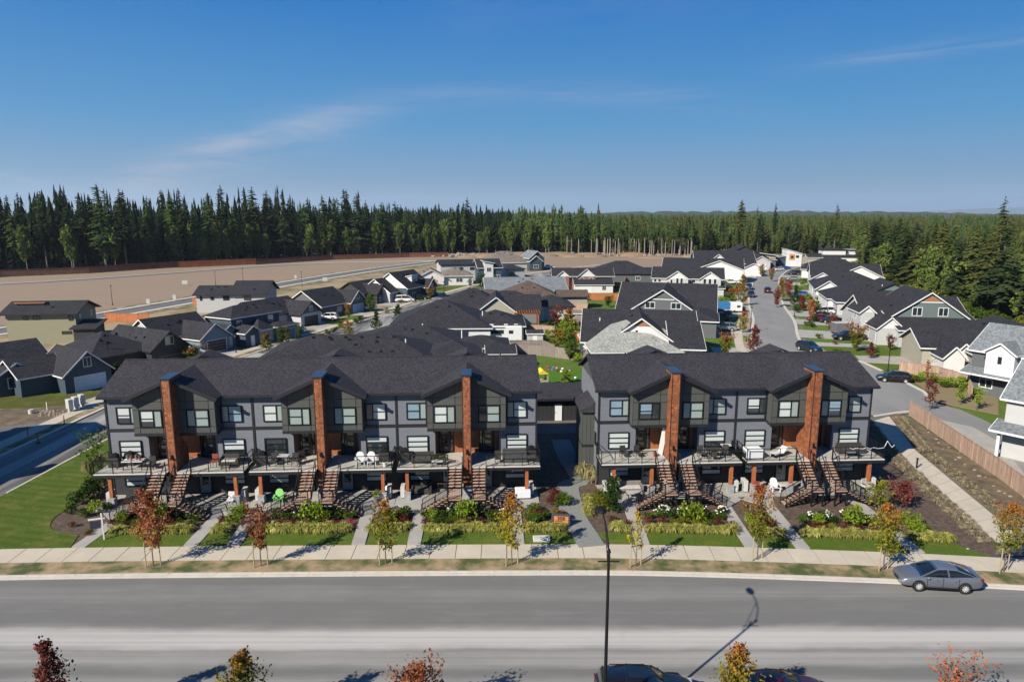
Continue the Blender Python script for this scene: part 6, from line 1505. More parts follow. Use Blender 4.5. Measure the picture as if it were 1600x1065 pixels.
# beds between the pairs
def scatter(x0, x1, ya, yb_, n, kinds, lab, grp, s0=0.45, s1=0.7):
    for k in range(n):
        x = rg.uniform(x0, x1); kd = rg.choice(kinds)
        plant('shrub', SHR[kd][k % 2], x, sy(x) + rg.uniform(ya, yb_), 0.1, rg.uniform(s0, s1), lab, 'shrub', grp)
scatter(-21.8, -20.6, 3.0, 5.2, 7, ['red', 'lime', 'olive', 'red'], 'mixed shrub in the narrow bed between the first two stair pairs', 'shrubs between the first two stair pairs')
scatter(-10.0, -8.0, 3.0, 5.0, 9, ['dark', 'green', 'red', 'lime'], 'mixed shrub in the narrow bed by the third walkway pair', 'shrubs between the second and third stair pairs')
scatter(1.2, 4.2, 3.0, 5.3, 12, ['green', 'red', 'green', 'olive'], 'mixed shrub behind the number sign', 'shrubs behind the number sign')
scatter(3.0, 4.2, 6.0, 9.0, 8, ['green', 'dark', 'red'], 'shrub along the left edge of the gravel path', 'shrubs left of the gravel path', 0.5, 0.8)
scatter(6.8, 8.2, 4.8, 8.5, 9, ['green', 'olive', 'dark'], 'shrub along the right edge of the gravel path', 'shrubs right of the gravel path', 0.45, 0.75)
scatter(7.2, 8.6, 2.9, 3.6, 3, ['red', 'green'], 'low shrub in the small bed right of the gravel path', 'low shrubs right of the gravel path', 0.4, 0.5)
scatter(17.8, 19.6, 3.0, 5.0, 9, ['olive', 'lime', 'dark', 'red'], 'mixed shrub in the bed between the two stair pairs of the short row', 'shrubs in the middle of the short row')
scatter(28.8, 30.3, 3.0, 5.2, 7, ['lime', 'green', 'olive'], 'mixed shrub at the right end of the short row', 'shrubs at the right end')
for k in range(6):
    x, y = G(918 + 3 * (k % 2), 776 + 5 * k, 0.3); plant('border_grass', CL_gold[k % 3], x, y, 0.12, 0.9, 'bright gold grass clump beside the gravel path', 'ornamental grass', 'gold clumps beside the gravel path')
for (p, s_, k) in (((912, 752), 1.0, 0), ((925, 756), 0.9, 0), ((140, 742), 0.8, 0), ((157, 735), 0.9, 0)):
    x, y = G(*p); plant('tall_grass', CL_tall[0], x, y, 0.1, s_, 'tall feathery grass clump %s' % ('by the gravel path' if p[0] > 500 else 'at the left corner of the long row'), 'ornamental grass', 'tall feathery grasses %s' % ('by the path' if p[0] > 500 else 'at the corner'))
for i, (p, s_, kd) in enumerate((((122, 785), 1.0, 'dark'), ((140, 778), 1.15, 'dark'), ((152, 768), 1.3, 'dark'), ((112, 800), 0.7, 'dark'), ((132, 805), 0.7, 'green'), ((150, 800), 0.8, 'lime'), ((165, 795), 0.7, 'green'), ((113, 822), 0.45, 'red'), ((140, 830), 0.4, 'olive'), ((160, 755), 1.1, 'green'), ((140, 835), 0.4, 'red'),
        ((195, 818), 0.5, 'red'), ((210, 812), 0.5, 'dark'))):
    x, y = G(*p, 0.2); plant('shrub', SHR[kd][i % 2], x, y, 0.1, s_ * 0.85, '%s shrub in the curved bed at the left corner' % {'dark': 'large dark green', 'green': 'mid green', 'lime': 'yellow green', 'red': 'low red', 'olive': 'low olive'}[kd], 'shrub', 'corner bed shrubs')
# straw clumps in double rows along the wide path
def rowcl(P, n, off, lab):
    for k in range(n):
        t = (k + 0.5) / n; x, y = lerp(P, t)
        if y < 43.2: continue
        plant('straw_clump', CL_tan[k % 3], x + off + rg.uniform(-0.08, 0.08), y + rg.uniform(-0.08, 0.08), 0.11, rg.uniform(0.72, 0.98), lab, 'ornamental grass', lab.replace('straw coloured grass clump', 'straw clumps'))
for q, off in enumerate((-0.45, -1.15)): rowcl(La, 36, off, 'straw coloured grass clump in the %s row left of the wide path' % ('inner', 'outer')[q])
for q, off in enumerate((0.5, 1.25)): rowcl([G(1600, 848), G(1431, 706), G(1392, 656)], 38, off, 'straw coloured grass clump in the %s row right of the wide path' % ('inner', 'outer')[q])
for k in range(14):
    x, y = G(1425 + k * 7.5, 590 + k * 1.6 + rg.uniform(0, 6)); plant('shrub', SHR[('lime', 'green')[k % 2]][0], x, y, 0.1, rg.uniform(0.5, 0.9), 'upright yellow green plant along the small lot fence', 'shrub', 'plants along the small lot fence')
for k in range(26):
    x = rg.uniform(-1, 1); p = rg.choice([(500, 487), (1000, 490)]);
    px = rg.uniform(430, 700); py = 560 - (px - 400) * 0.36 + rg.uniform(-6, 6); x, y = G(px, py)
    plant('shrub', SHR[rg.choice(['green', 'olive', 'dark', 'red'])][k % 2], x, y, 0.02, rg.uniform(0.5, 1.0), 'small garden shrub in front of the western houses', 'shrub', 'garden shrubs of the western houses')
for k in range(70):
    t = rg.uniform(108, 240); P = min(RST, key=lambda p: abs(p[1] - t)); s_ = rg.choice([-1, -1, 1]); x = P[0] + (4.6 + rg.uniform(1, 12)) * (1 if s_ < 0 else -1); y = t + rg.uniform(-2, 2)
    plant('shrub', SHR[rg.choice(['green', 'olive', 'dark', 'red', 'lime'])][k % 2], x, y, 0.02, rg.uniform(0.6, 1.2), 'small garden shrub beside the right street', 'shrub', 'garden shrubs of the right street')
for k in range(40):
    px = rg.uniform(845, 915); py = rg.uniform(470, 575); x, y = G(px, py)
    plant('shrub', SHR[rg.choice(['green', 'olive', 'dark', 'red', 'lime'])][k % 2], x, y, 0.02, rg.uniform(0.6, 1.1), 'small garden shrub in the middle gardens', 'shrub', 'garden shrubs of the middle gardens')

# ------------------------------------------------------------ the woods
def conifer(seed, h, rad, z0, levels, per, droop, dens=3, ragged=0.35, segs=4, tr=0.30):
    """a fir: trunk, whorls of drooping boughs, each bough a run of ragged sprays"""
    rng = random.Random(seed); tk = MB(); lv = MB()
    lean = Vector((rng.uniform(-1, 1), rng.uniform(-1, 1), 0)) * 0.012 * h
    tk.tube((0, 0, 0), lean * 0.5 + Vector((0, 0, h * 0.5)), tr, tr * 0.6, 6, cap=False); tk.tube(lean * 0.5 + Vector((0, 0, h * 0.5)), lean + Vector((0, 0, h)), tr * 0.6, 0.03, 5, cap=False)
    for i in range(levels):
        t = i / (levels - 1); z = z0 + (h - z0) * t
        env = (1 - t) ** 0.62 * (0.75 + 0.25 * math.sin(5 * t + seed)) + 0.05
        if t < 0.12: env *= 0.6 + 3 * t
        c = lean * (z / h)
        for k in range(per):
            if rng.random() < 0.12: continue
            a = rng.uniform(0, 6.283); r = rad * env * rng.uniform(1 - ragged, 1 + ragged * 0.6)
            d = Vector((math.cos(a), math.sin(a), 0)); s = Vector((-d.y, d.x, 0))
            zz = z + rng.uniform(-0.5, 0.5) * (h - z0) / levels
            for q in range(segs):
                f0 = 0.1 + 0.9 * q / segs; f1 = 0.1 + 0.9 * (q + 1) / segs + 0.06
                w = r * 0.26 * (1 - 0.55 * f0) * rng.uniform(0.7, 1.3) + 0.12
                p0 = c + d * r * f0 + Vector((0, 0, zz - droop * r * f0 ** 1.6)); p1 = c + d * r * f1 + Vector((0, 0, zz - droop * r * f1 ** 1.6 - rng.uniform(0, 0.25) * w))
                n = len(lv.v)
                lv.v += [tuple(p0 + Vector((0, 0, 0.1))), tuple((p0 + p1) / 2 + s * w - Vector((0, 0, w * 0.55))), tuple(p1), tuple((p0 + p1) / 2 - s * w - Vector((0, 0, w * 0.55)))]
                lv.f += [(n, n + 1, n + 2), (n, n + 2, n + 3)]
    return tk, lv
N_fir = leafmat('needles_dark', (0.008, 0.016, 0.008), (0.028, 0.040, 0.016), rnd=0.45, scale=0.22, trans=0.1)
N_fir2 = leafmat('needles_green', (0.020, 0.040, 0.012), (0.062, 0.096, 0.024), rnd=0.28, scale=0.22, trans=0.12)
N_cedar = leafmat('needles_olive', (0.030, 0.042, 0.012), (0.10, 0.11, 0.030), rnd=0.25, scale=0.22, trans=0.15)
m_fbark = mat('fir_bark', (0.12, 0.10, 0.085), 0.9, 0.3, 1.0)
CP = []
for (sd_, h, rad, z0, lv_, per, dr, m) in ((1, 30, 4.2, 5, 34, 9, 0.35, N_fir), (2, 28, 3.6, 3, 32, 9, 0.45, N_fir), (3, 26, 4.6, 2, 30, 10, 0.3, N_fir2), (4, 24, 3.4, 2, 28, 9, 0.5, N_fir2), (5, 31, 3.8, 12, 24, 9, 0.3, N_fir), (6, 25, 5.0, 1, 30, 10, 0.35, N_cedar), (14, 27, 5.6, 6, 22, 9, 0.2, N_fir), (15, 29, 5.0, 9, 17, 8, 0.28, N_fir2)):
    tk, lv = conifer(sd_, h, rad, z0, lv_, per, dr)
    CP.append((tk.mesh('trunk', m_fbark), lv.mesh('crown', m), h))
tk, lv = conifer(8, 22, 2.6, 11.5, 18, 8, 0.25); POLE = (tk.mesh('trunk', m_pale), lv.mesh('crown', N_fir2), 22)
tk, lv = conifer(9, 34, 4.6, 12, 24, 8, 0.15, ragged=0.6, segs=4, tr=0.45); BIG = (tk.mesh('trunk', m_fbark), lv.mesh('crown', N_cedar), 34)
tk, lv = conifer(10, 30, 5.2, 9, 30, 10, 0.22, ragged=0.3, segs=4, tr=0.42); BIG2 = (tk.mesh('trunk', m_pale), lv.mesh('crown', N_cedar), 30)
def fir(x, y, h, pr, label, group, rz=None, wf=1.0):
    T = thing('conifer', label, 'tree', (x, y, -0.1), rz if rz is not None else rg.uniform(0, 6.28), group)
    s = h / pr[2]; T.scale = (s * wf, s * wf, s)
    link('trunk', pr[0], T); link('crown', pr[1], T); return T
EDGE = [(-275, 245), (-232, 262), (-203, 274), (-161, 291), (-129, 345), (-100, 366), (-70, 380), (-18, 402), (20, 402), (55, 396), (92, 388), (120, 392), (150, 396), (176, 390), (172, 345), (156, 300), (138, 262), (125, 220), (114, 184), (108, 155), (105, 133), (106, 108), (108, 90), (112, 70)]
def edge_at(s):
    i = 0
    while i < len(EDGE) - 2 and s > (Vector(EDGE[i + 1]) - Vector(EDGE[i])).length:
        s -= (Vector(EDGE[i + 1]) - Vector(EDGE[i])).length; i += 1
    a, b = Vector(EDGE[i]), Vector(EDGE[i + 1]); d = (b - a).normalized(); return a + d * s, Vector((-d.y, d.x))
total = sum((Vector(EDGE[i + 1]) - Vector(EDGE[i])).length for i in range(len(EDGE) - 1))
def topz(x, y):
    """height of the wood's skyline, read along each bearing"""
    zc = y * math.cos(PITCH) + 5 * math.sin(PITCH); px = 800 + FPX * x / zc
    T = [(-200, 308), (0, 304), (100, 296), (200, 306), (300, 300), (400, 304), (500, 308), (560, 302), (610, 325), (680, 328), (730, 322), (790, 334), (900, 334), (960, 345), (1060, 346), (1130, 348), (1200, 344), (1300, 342), (1360, 346), (1500, 346), (1600, 344), (1900, 342)]
    for i in range(len(T) - 1):
        if T[i][0] <= px < T[i + 1][0]:
            f = (px - T[i][0]) / (T[i + 1][0] - T[i][0]); py = T[i][1] * (1 - f) + T[i + 1][1] * f; break
    else: py = 330
    py += 9 * math.sin(px * 0.021 + 1) * math.sin(px * 0.047) + 5 * math.sin(px * 0.11)
    ang = PITCH + math.atan((py - 532.5) / FPX)
    return CAM_H - y * math.tan(ang)
n = 252
def section(x, y):
    zc = y * math.cos(PITCH) + 5 * math.sin(PITCH); px = 800 + FPX * x / zc
    for a, t in ((60, 'at the far left edge'), (170, 'above the olive house'), (300, 'left of the bright fence stretch'), (400, 'above the long modern house'), (500, 'right of the bright fence stretch'), (620, 'above the crossed white gables'), (760, 'left of the earth heaps'), (900, 'above the brick red house'), (1010, 'above the slate hip roof'), (1120, 'above the twin dormers'), (1230, 'by the head of the right street'), (1320, 'above the upper right houses'), (1400, 'behind the charcoal roofs'), (1480, 'behind the great teal gable'), (1560, 'near the big ragged conifer')):
        if px < a: return t
    return 'at the far right edge'
for i in range(n):
    row = i % 3
    s = total * (i + rg.random()) / n; p, nn = edge_at(s)
    p = p + nn * (1.0 + row * 6.5 + rg.uniform(-2, 2)) + Vector((rg.uniform(-1.5, 1.5), 0))
    hz = topz(p.x, p.y); h = hz * (rg.uniform(0.86, 1.12) if p.x < 20 else rg.uniform(0.78, 1.06)) * (1.0 if row else 0.93)
    h = max(12, min(38, h)); right_side = p.x > 100 and p.y < 380
    mid = 50 < p.x < 100 and p.y > 370
    lab = ('conifer at the edge of the right-hand wood' if right_side else ('tall bare stemmed conifer at the cut edge of the wood' if mid and row == 0 else 'dark conifer beyond the field'))
    sec = section(p.x, p.y); lab = ('short ' if h < 19 else 'tall ' if h > 27 else 'middling ') + lab.replace('tall bare', 'bare') + ', ' + sec
    if mid and row < 2: pr = POLE
    elif right_side: pr = CP[rg.choice([2, 3, 5, 5, 6, 1, 7])]
    else: pr = CP[rg.choice([0, 1, 6, 6, 2, 3, 4, 7])]
    fir(p.x, p.y, h, pr, lab, lab.replace('conifer', 'conifers'), wf=rg.uniform(1.1, 1.6) * (1.2 if right_side else 1.0))
for i in range(46):   # row of pale bare stems at the cut edge
    x = rg.uniform(30, 100); y = 372 + rg.uniform(-2, 9) + (8 if x < 45 else 0)
    fir(x, y, rg.uniform(18, 23), POLE, 'slender bare stemmed conifer at the cut edge, ' + section(x, y), 'bare stemmed conifers ' + section(x, y), wf=rg.uniform(0.7, 1.1))
for (p, top, pr, lb, wf) in (((1155, 392), 312, BIG2, 'tallest conifer standing by the far end of the right street', 1.15), ((1180, 392), 322, BIG, 'tall thin topped conifer right of the tallest one', 0.8), ((1208, 392), 318, CP[4], 'tall narrow conifer behind the end of the street', 0.9), ((1302, 402), 318, BIG, 'ragged topped conifer above the upper right houses', 0.9), ((1550, 478), 308, BIG, 'big ragged conifer rising over the wood at the right', 1.0), ((1345, 430), 372, BIG2, 'pale stemmed conifer at the orange fence', 0.5)):
    x, y = G(*p); h = CAM_H - y * math.tan(PITCH + math.atan((top - 532.5) / FPX)); fir(x, y, h, pr, lb, None, wf=wf)
# alders and birches before the dark wood
AL = []
for sd_ in (71, 72, 73):
    tk, lv = broadleaf(sd_, 12.0, 3.5, 3.0, 1500, 0.62, 22, 0.16, 'round', 0.5, 0.45); AL.append((tk.mesh('trunk', m_pale), lv.mesh('crown', L_birch)))
for i in range(120):
    if i < 40: s = total * rg.uniform(0.02, 0.52)
    elif i < 90: s = total * rg.choice([rg.uniform(0.17, 0.27), rg.uniform(0.27, 0.45)])
    else: s = total * rg.uniform(0.66, 0.99)
    p, nn = edge_at(s); p = p - nn * rg.uniform(-3, 3)
    T = thing('alder', 'pale stemmed broadleaf tree at the wood edge, %s' % section(p.x, p.y), 'tree', (p.x, p.y, -0.1), rg.uniform(0, 6), 'alders %s' % section(p.x, p.y))
    k = rg.uniform(0.55, 1.3); T.scale = (k * 0.75, k * 0.75, k * (0.9 if p.x > 100 else 1.25))
    a = AL[i % 3]; link('trunk', a[0], T); link('crown', a[1], T)
# brown green scrub at the foot of the right wood
for i in range(64):
    s = total * rg.uniform(0.70, 0.97); p, nn = edge_at(s); p = p - nn * rg.uniform(1, 5)
    plant('bush', SHR[rg.choice(['olive', 'olive', 'green'])][0], p.x, p.y, -0.1, rg.uniform(1.6, 3.4), 'scrub bush along the foot of the right-hand wood', 'bush', 'scrub at the right-hand wood')
# the wood behind, one mass of simple firs out to the horizon
def lowfir(rng, V, F, x, y, z, h, r):
    k = len(V); V.append((x, y, z + h)); levels = 7
    for q in range(levels):
        t = (q + 0.7) / levels; zz = z + h * (1 - t * 0.88); rr = r * t ** 0.6 * rng.uniform(0.75, 1.2)
        n = len(V); m = 7; a0 = rng.uniform(0, 6.28)
        V.append((x, y, zz + h * 0.16))
        for j in range(m):
            a = a0 + 6.283 * j / m; w = rr * rng.uniform(0.6, 1.25); V.append((x + w * math.cos(a), y + w * math.sin(a), zz - rng.uniform(0, 0.06) * h))
            b = a + 3.14159 / m; V.append((x + w * 0.55 * math.cos(b), y + w * 0.55 * math.sin(b), zz + h * 0.04))
        for j in range(2 * m): F.append((n, n + 1 + j, n + 1 + (j + 1) % (2 * m)))
rw = random.Random(4)
groups = {0: ([], []), 1: ([], []), 2: ([], [])}
def inside_wood(x, y):
    if y < 60: return False
    if x < -300: return y > 180
    if y >= 404: return True
    # left part: above the edge line; right part: right of the edge line
    for i in range(len(EDGE) - 1):
        a, b = EDGE[i], EDGE[i + 1]
        if i <= 12 and a[0] <= x < b[0]:
            t = (x - a[0]) / (b[0] - a[0]); return y > a[1] + (b[1] - a[1]) * t + 7
    if x > 105 and y < 396:
        for i in range(13, len(EDGE) - 1):
            a, b = EDGE[i], EDGE[i + 1]
            lo, hi = min(a[1], b[1]), max(a[1], b[1])
            if lo <= y <= hi: t = (y - a[1]) / (b[1] - a[1] + 1e-9); return x > a[0] + (b[0] - a[0]) * t + 6
    return False
struct('wood_floor', MB().poly([(-900, 240)] + [(x_, y_ + 3) for x_, y_ in EDGE[:14]] + [(x_ + 3, y_) for x_, y_ in EDGE[14:]] + [(900, 60), (900, 1800), (-900, 1800)], -0.09, -0.02), mat('wood_floor', (0.022, 0.020, 0.012), 1.0, 0.3, 0.2))
for q in range(1500):
    s_ = total * rw.random(); p, nn = edge_at(s_); p = p + nn * rw.uniform(2, 26); lowfir(rw, *groups[0 if p.x < 20 else 1], p.x, p.y, -0.2, rw.uniform(5, 13), rw.uniform(1.6, 3.0))
cnt = 0
while cnt < 5200:
    u = rw.random(); d = 120 + 1500 * u ** 1.5; th = R(rw.uniform(-44, 44)); x, y = d * math.tan(th), d
    if not inside_wood(x, y): continue
    far = y > 480
    g = 0 if x < 0 else (1 if rw.random() < (0.65 if x > 120 else 0.25) else 2)
    V, F = groups[g]
    hz = topz(x, y) if y < 460 else 23 + (5 if x > 0 else 3)
    hill = 0.0
    h = max(10, hz * rw.uniform(0.7, 0.95 if x > 60 else 1.0)) if y < 460 else (rw.uniform(13, 21.5)) if x > 60 else rw.uniform(13, 21) * (1.0 if x > 60 else 1.2) * rw.choice([1, 1, 1, 1.2])
    lowfir(rw, V, F, x, y, hill, h, rw.uniform(2.6, 4.4) * (1 if not far else 1.5)); cnt += 1
for g, (V, F) in groups.items():
    m = MB(); m.v = V; m.f = F
    o = m.build('wood', (N_fir, N_cedar, N_fir2)[g], kind='stuff')
    o['label'] = ['dark fir wood stretching behind the cleared field', 'olive green part of the wood behind the right-hand houses', 'fresh green part of the wood reaching back to the horizon'][g]; o['category'] = 'forest'
# wooded rise and the blue mountain at the right
def ridge(name, x0, x1, y, zs, depth, m, seed, amp, n=60):
    rng = random.Random(seed); mb = MB(); top = []
    for i in range(n + 1):
        t = i / n; k = t * (len(zs) - 1); j = min(int(k), len(zs) - 2); z = zs[j] + (zs[j + 1] - zs[j]) * (k - j)
        top.append((x0 + (x1 - x0) * t, z + rng.uniform(-amp, amp)))
    for i in range(n):
        (xa, za), (xb, zb) = top[i], top[i + 1]
        k = len(mb.v)
        mb.v += [(xa, y - depth, -2), (xb, y - depth, -2), (xb, y, zb), (xa, y, za), (xb, y + depth, -2), (xa, y + depth, -2)]; mb.f += [(k, k + 1, k + 2, k + 3), (k + 3, k + 2, k + 4, k + 5)]
    return mb.build(name, m, kind='structure')
ridge('hills', -500, 3200, 2100, [10, 18, 22, 27, 28, 26, 19, 14, 12, 12, 12, 12], 400, mat('wooded_hill', (0.035, 0.055, 0.025), 0.95, 0.3, 0.03), 3, 3.0, 220)
ridge('mountain', 9000, 17500, 16000, [0, 80, 125, 150, 145, 158, 150, 125, 90, 50, 0], 2500, mat('mountain_forest', (0.05, 0.07, 0.05), 0.95, 0.2, 0.001), 8, 8.0, 80)

# ------------------------------------------------------------ vehicles
m_tyre = mat('tyre', (0.015, 0.015, 0.016), 0.8, 0.1)
m_rim = mat('alloy', (0.6, 0.61, 0.62), 0.35, 0.05, metal=0.3)
m_carglass = mat('car_glass', (0.008, 0.010, 0.012), 0.04, 0.05, coat=0.5, spec=0.9)
m_lamp = mat('headlamp', (0.35, 0.37, 0.4), 0.1, 0.02, coat=1.0)
m_tail = mat('tail_lamp', (0.14, 0.006, 0.006), 0.2, 0.1, coat=0.8)
m_chrome = mat('chrome', (0.7, 0.7, 0.7), 0.15, 0.02, metal=1.0)
PAINT = {}
def paint(name, c, metal=0.35):
    if name not in PAINT: PAINT[name] = mat('paint_' + name, c, 0.28, 0.02, metal=metal, coat=1.0)
    return PAINT[name]
KIND = dict(
    sedan=dict(L=4.86, W=1.84, prof=[(-2.44, 0.45, 0.80, 0.78), (-2.39, 0.30, 1.02, 0.90), (-2.15, 0.24, 1.08, 0.96), (-1.6, 0.22, 1.07, 1.0), (-0.9, 0.2, 1.0, 1.0), (0.0, 0.2, 0.97, 1.0), (0.8, 0.2, 0.96, 1.0), (1.25, 0.22, 0.93, 0.99), (1.8, 0.24, 0.86, 0.97), (2.15, 0.24, 0.78, 0.93), (2.36, 0.26, 0.68, 0.84), (2.43, 0.32, 0.56, 0.72)],
               gh=[(-2.05, 1.08, 0.78), (-1.35, 1.31, 0.68), (-0.8, 1.41, 0.66), (-0.25, 1.45, 0.68), (0.3, 1.41, 0.67), (1.3, 0.95, 0.82)], roof=(-1.0, 0.36), wb=(1.42, -1.34), wr=0.34),
    hatch=dict(L=4.35, W=1.8, prof=[(-2.17, 0.4, 0.75, 0.8), (-2.1, 0.28, 1.0, 0.92), (-1.6, 0.22, 1.02, 1.0), (-0.8, 0.2, 1.0, 1.0), (0.4, 0.2, 0.98, 1.0), (1.1, 0.22, 0.95, 0.99), (1.6, 0.24, 0.87, 0.95), (2.0, 0.28, 0.74, 0.85), (2.17, 0.32, 0.6, 0.7)],
               gh=[(-2.1, 1.0, 0.80), (-1.75, 1.38, 0.66), (-0.8, 1.5, 0.69), (0.2, 1.47, 0.68), (1.15, 0.96, 0.80)], roof=(-1.7, 0.35), wb=(1.32, -1.28), wr=0.33),
    suv=dict(L=4.75, W=1.9, prof=[(-2.37, 0.45, 0.85, 0.85), (-2.3, 0.32, 1.1, 0.94), (-1.7, 0.28, 1.12, 1.0), (-0.8, 0.27, 1.1, 1.0), (0.5, 0.27, 1.08, 1.0), (1.1, 0.28, 1.07, 1.0), (1.7, 0.3, 1.02, 0.96), (2.15, 0.32, 0.9, 0.88), (2.37, 0.36, 0.72, 0.74)],
             gh=[(-2.32, 1.1, 0.84), (-2.05, 1.6, 0.72), (-1.0, 1.74, 0.73), (0.2, 1.7, 0.72), (1.1, 1.08, 0.84)], roof=(-2.0, 0.3), wb=(1.42, -1.36), wr=0.38),
    van=dict(L=5.1, W=1.95, prof=[(-2.55, 0.4, 1.0, 0.92), (-2.5, 0.3, 1.15, 0.97), (-1.0, 0.28, 1.15, 1.0), (0.8, 0.28, 1.14, 1.0), (1.6, 0.3, 1.08, 0.98), (2.2, 0.32, 0.92, 0.9), (2.5, 0.36, 0.7, 0.76)],
             gh=[(-2.5, 1.13, 0.9), (-2.35, 1.85, 0.8), (-0.5, 1.95, 0.82), (0.7, 1.85, 0.8), (1.75, 1.08, 0.86)], roof=(-2.3, 0.75), wb=(1.6, -1.5), wr=0.35),
    pickup=dict(L=5.7, W=1.98, prof=[(-2.85, 0.5, 0.9, 0.95), (-2.82, 0.42, 1.08, 0.98), (-0.9, 0.36, 1.09, 1.0), (0.9, 0.36, 1.09, 1.0), (1.5, 0.36, 1.1, 1.0), (2.3, 0.38, 1.05, 0.95), (2.7, 0.42, 0.9, 0.88), (2.85, 0.46, 0.75, 0.8)],
                gh=[(-0.85, 1.08, 0.86), (-0.72, 1.7, 0.74), (0.1, 1.78, 0.75), (0.7, 1.72, 0.74), (1.45, 1.08, 0.86)], roof=(-0.68, 0.75), wb=(1.85, -1.65), wr=0.42))
CARM = {}
def carmesh(kind):
    if kind in CARM: return CARM[kind]
    K = KIND[kind]; hw = K['W'] / 2; M = {}
    mb = MB(); rings = []
    for (x, zb, zt, wf) in K['prof']:
        w = hw * wf
        zm = zb + (zt - zb) * 0.5
        half = [(0.0, zb), (w * 0.86, zb), (w * 0.97, zb + (zt - zb) * 0.18), (w, zm), (w * 0.985, zb + (zt - zb) * 0.78), (w * 0.93, zt - 0.015), (w * 0.8, zt + 0.02), (w * 0.4, zt + 0.055), (0.0, zt + 0.065)]
        ring = half + [(-y, z) for y, z in half[-2:0:-1]]; rings.append([(x, y, z) for y, z in ring])
    n = len(rings[0])
    for r in rings: mb.v += r
    for i in range(len(rings) - 1):
        for j in range(n):
            a = i * n + j; b = i * n + (j + 1) % n; mb.f.append((a, b, b + n, a + n))
    mb.f.append(tuple(range(n))); mb.f.append(tuple(range((len(rings) - 1) * n, len(rings) * n))[::-1])
    M['body'] = mb
    gb = MB(); rings = []
    g = K['gh']; base = lambda x: min(1.12, 0) # unused
    def belt(x):
        P = K['prof']
        for i in range(len(P) - 1):
            if P[i][0] <= x <= P[i + 1][0]:
                t = (x - P[i][0]) / (P[i + 1][0] - P[i][0]); return P[i][2] * (1 - t) + P[i + 1][2] * t
        return P[-1][2]
    xs = []
    for i in range(len(g) - 1):
        for q in range(3): t = q / 3; xs.append((g[i][0] * (1 - t) + g[i + 1][0] * t, g[i][1] * (1 - t) + g[i + 1][1] * t, g[i][2] * (1 - t) + g[i + 1][2] * t))
    xs.append(g[-1])
    for (x, zt, wf) in xs:
        zb = belt(x) - 0.03; w0 = hw * 0.88; w1 = hw * wf; zt = max(zt, zb + 0.03)
        wt = w0 + (w1 - w0) * min(1, (zt - zb) / (0.42 if kind != 'van' else 0.6))
        half = [(0, zb), (w0, zb), (w0 * 0.45 + wt * 0.55, zb + (zt - zb) * 0.6), (wt, zt - 0.05 * min(1, (zt - zb) / 0.3)), (wt * 0.85, zt), (0, zt + 0.02)]
        ring = half + [(-y, z) for y, z in half[-2:0:-1]]; rings.append([(x, y, z) for y, z in ring])
    n = len(rings[0])
    for r in rings: gb.v += r
    for i in range(len(rings) - 1):
        for j in range(n):
            a = i * n + j; b = i * n + (j + 1) % n; gb.f.append((a, b, b + n, a + n))
    gb.f.append(tuple(range(n))); gb.f.append(tuple(range((len(rings) - 1) * n, len(rings) * n))[::-1])
    M['window'] = gb
    # painted roof skin and pillars laid over the glass
    rb = MB(); R0, R1 = K['roof']
    def top(x):
        for i in range(len(xs) - 1):
            if xs[i][0] <= x <= xs[i + 1][0]:
                t = (x - xs[i][0]) / (xs[i + 1][0] - xs[i][0]); a, b = xs[i], xs[i + 1]; return a[1] * (1 - t) + b[1] * t, a[2] * (1 - t) + b[2] * t
        return xs[-1][1], xs[-1][2]
    N_ = 7; pr = []
    for i in range(N_):
        x = R0 + (R1 - R0) * i / (N_ - 1); zt, wf = top(x); w = hw * wf
        pr.append([(x, y, z) for y, z in ((-w - 0.012, zt - 0.10), (-w - 0.004, zt - 0.04), (-w * 0.85, zt + 0.012), (0, zt + 0.034), (w * 0.85, zt + 0.012), (w + 0.004, zt - 0.04), (w + 0.012, zt - 0.10))])
    for r in pr: rb.v += r
    for i in range(N_ - 1):
        for j in range(6): a = i * 7 + j; rb.f.append((a, a + 7, a + 8, a + 1))
    M['roof'] = rb
    g0, g1, g3, g4 = g[0], g[1], g[-2], g[-1]
    for s_ in (-1, 1):
        for (A, B) in (((g4[0], g4[1], 0.86), (R1, top(R1)[0] - 0.03, top(R1)[1])), ((g0[0] + 0.05, g0[1], 0.86), (R0, top(R0)[0] - 0.03, top(R0)[1]))):
            M['pillar#%d' % len(M)] = MB().beam((A[0], s_ * hw * A[2], A[1] - 0.02), (B[0], s_ * (hw * B[2] + 0.008), B[1]), 0.07, 0.05)
        xm = (R0 + R1) / 2; zt, wf = top(xm)
        M['pillar#%d' % len(M)] = MB().beam((xm - 0.05, s_ * hw * 0.885, belt(xm)), (xm, s_ * (hw * wf + 0.008), zt - 0.04), 0.09, 0.03)
        if kind in ('suv', 'van', 'hatch'):
            x2 = R0 + 0.28; zt, wf = top(x2); M['pillar#%d' % len(M)] = MB().beam((x2 - 0.15, s_ * hw * 0.885, belt(x2)), (x2, s_ * (hw * wf + 0.006), zt - 0.04), 0.1, 0.03)
    # dark arches, wheels
    ab = MB()
    for xw in K['wb']:
        for s_ in (-1, 1): ab.tube((xw, s_ * (hw - 0.25), K['wr'] + 0.02), (xw, s_ * (hw + 0.003), K['wr'] + 0.02), K['wr'] + 0.045, n=24)
    M['wheel_arch'] = ab
    wb = MB(); r = K['wr']; seg = 22
    prof = [(r * 0.62, -0.11), (r * 0.92, -0.115), (r, -0.09), (r, 0.09), (r * 0.92, 0.115), (r * 0.62, 0.11)]
    for i in range(seg):
        a = 2 * math.pi * i / seg
        for (rr, y) in prof: wb.v.append((rr * math.cos(a), y, rr * math.sin(a)))
    for i in range(seg):
        for j in range(6): a = i * 6 + j; b = i * 6 + (j + 1) % 6; c = ((i + 1) % seg) * 6; wb.f.append((a, b, c + (j + 1) % 6, c + j))
    M['tyre'] = wb
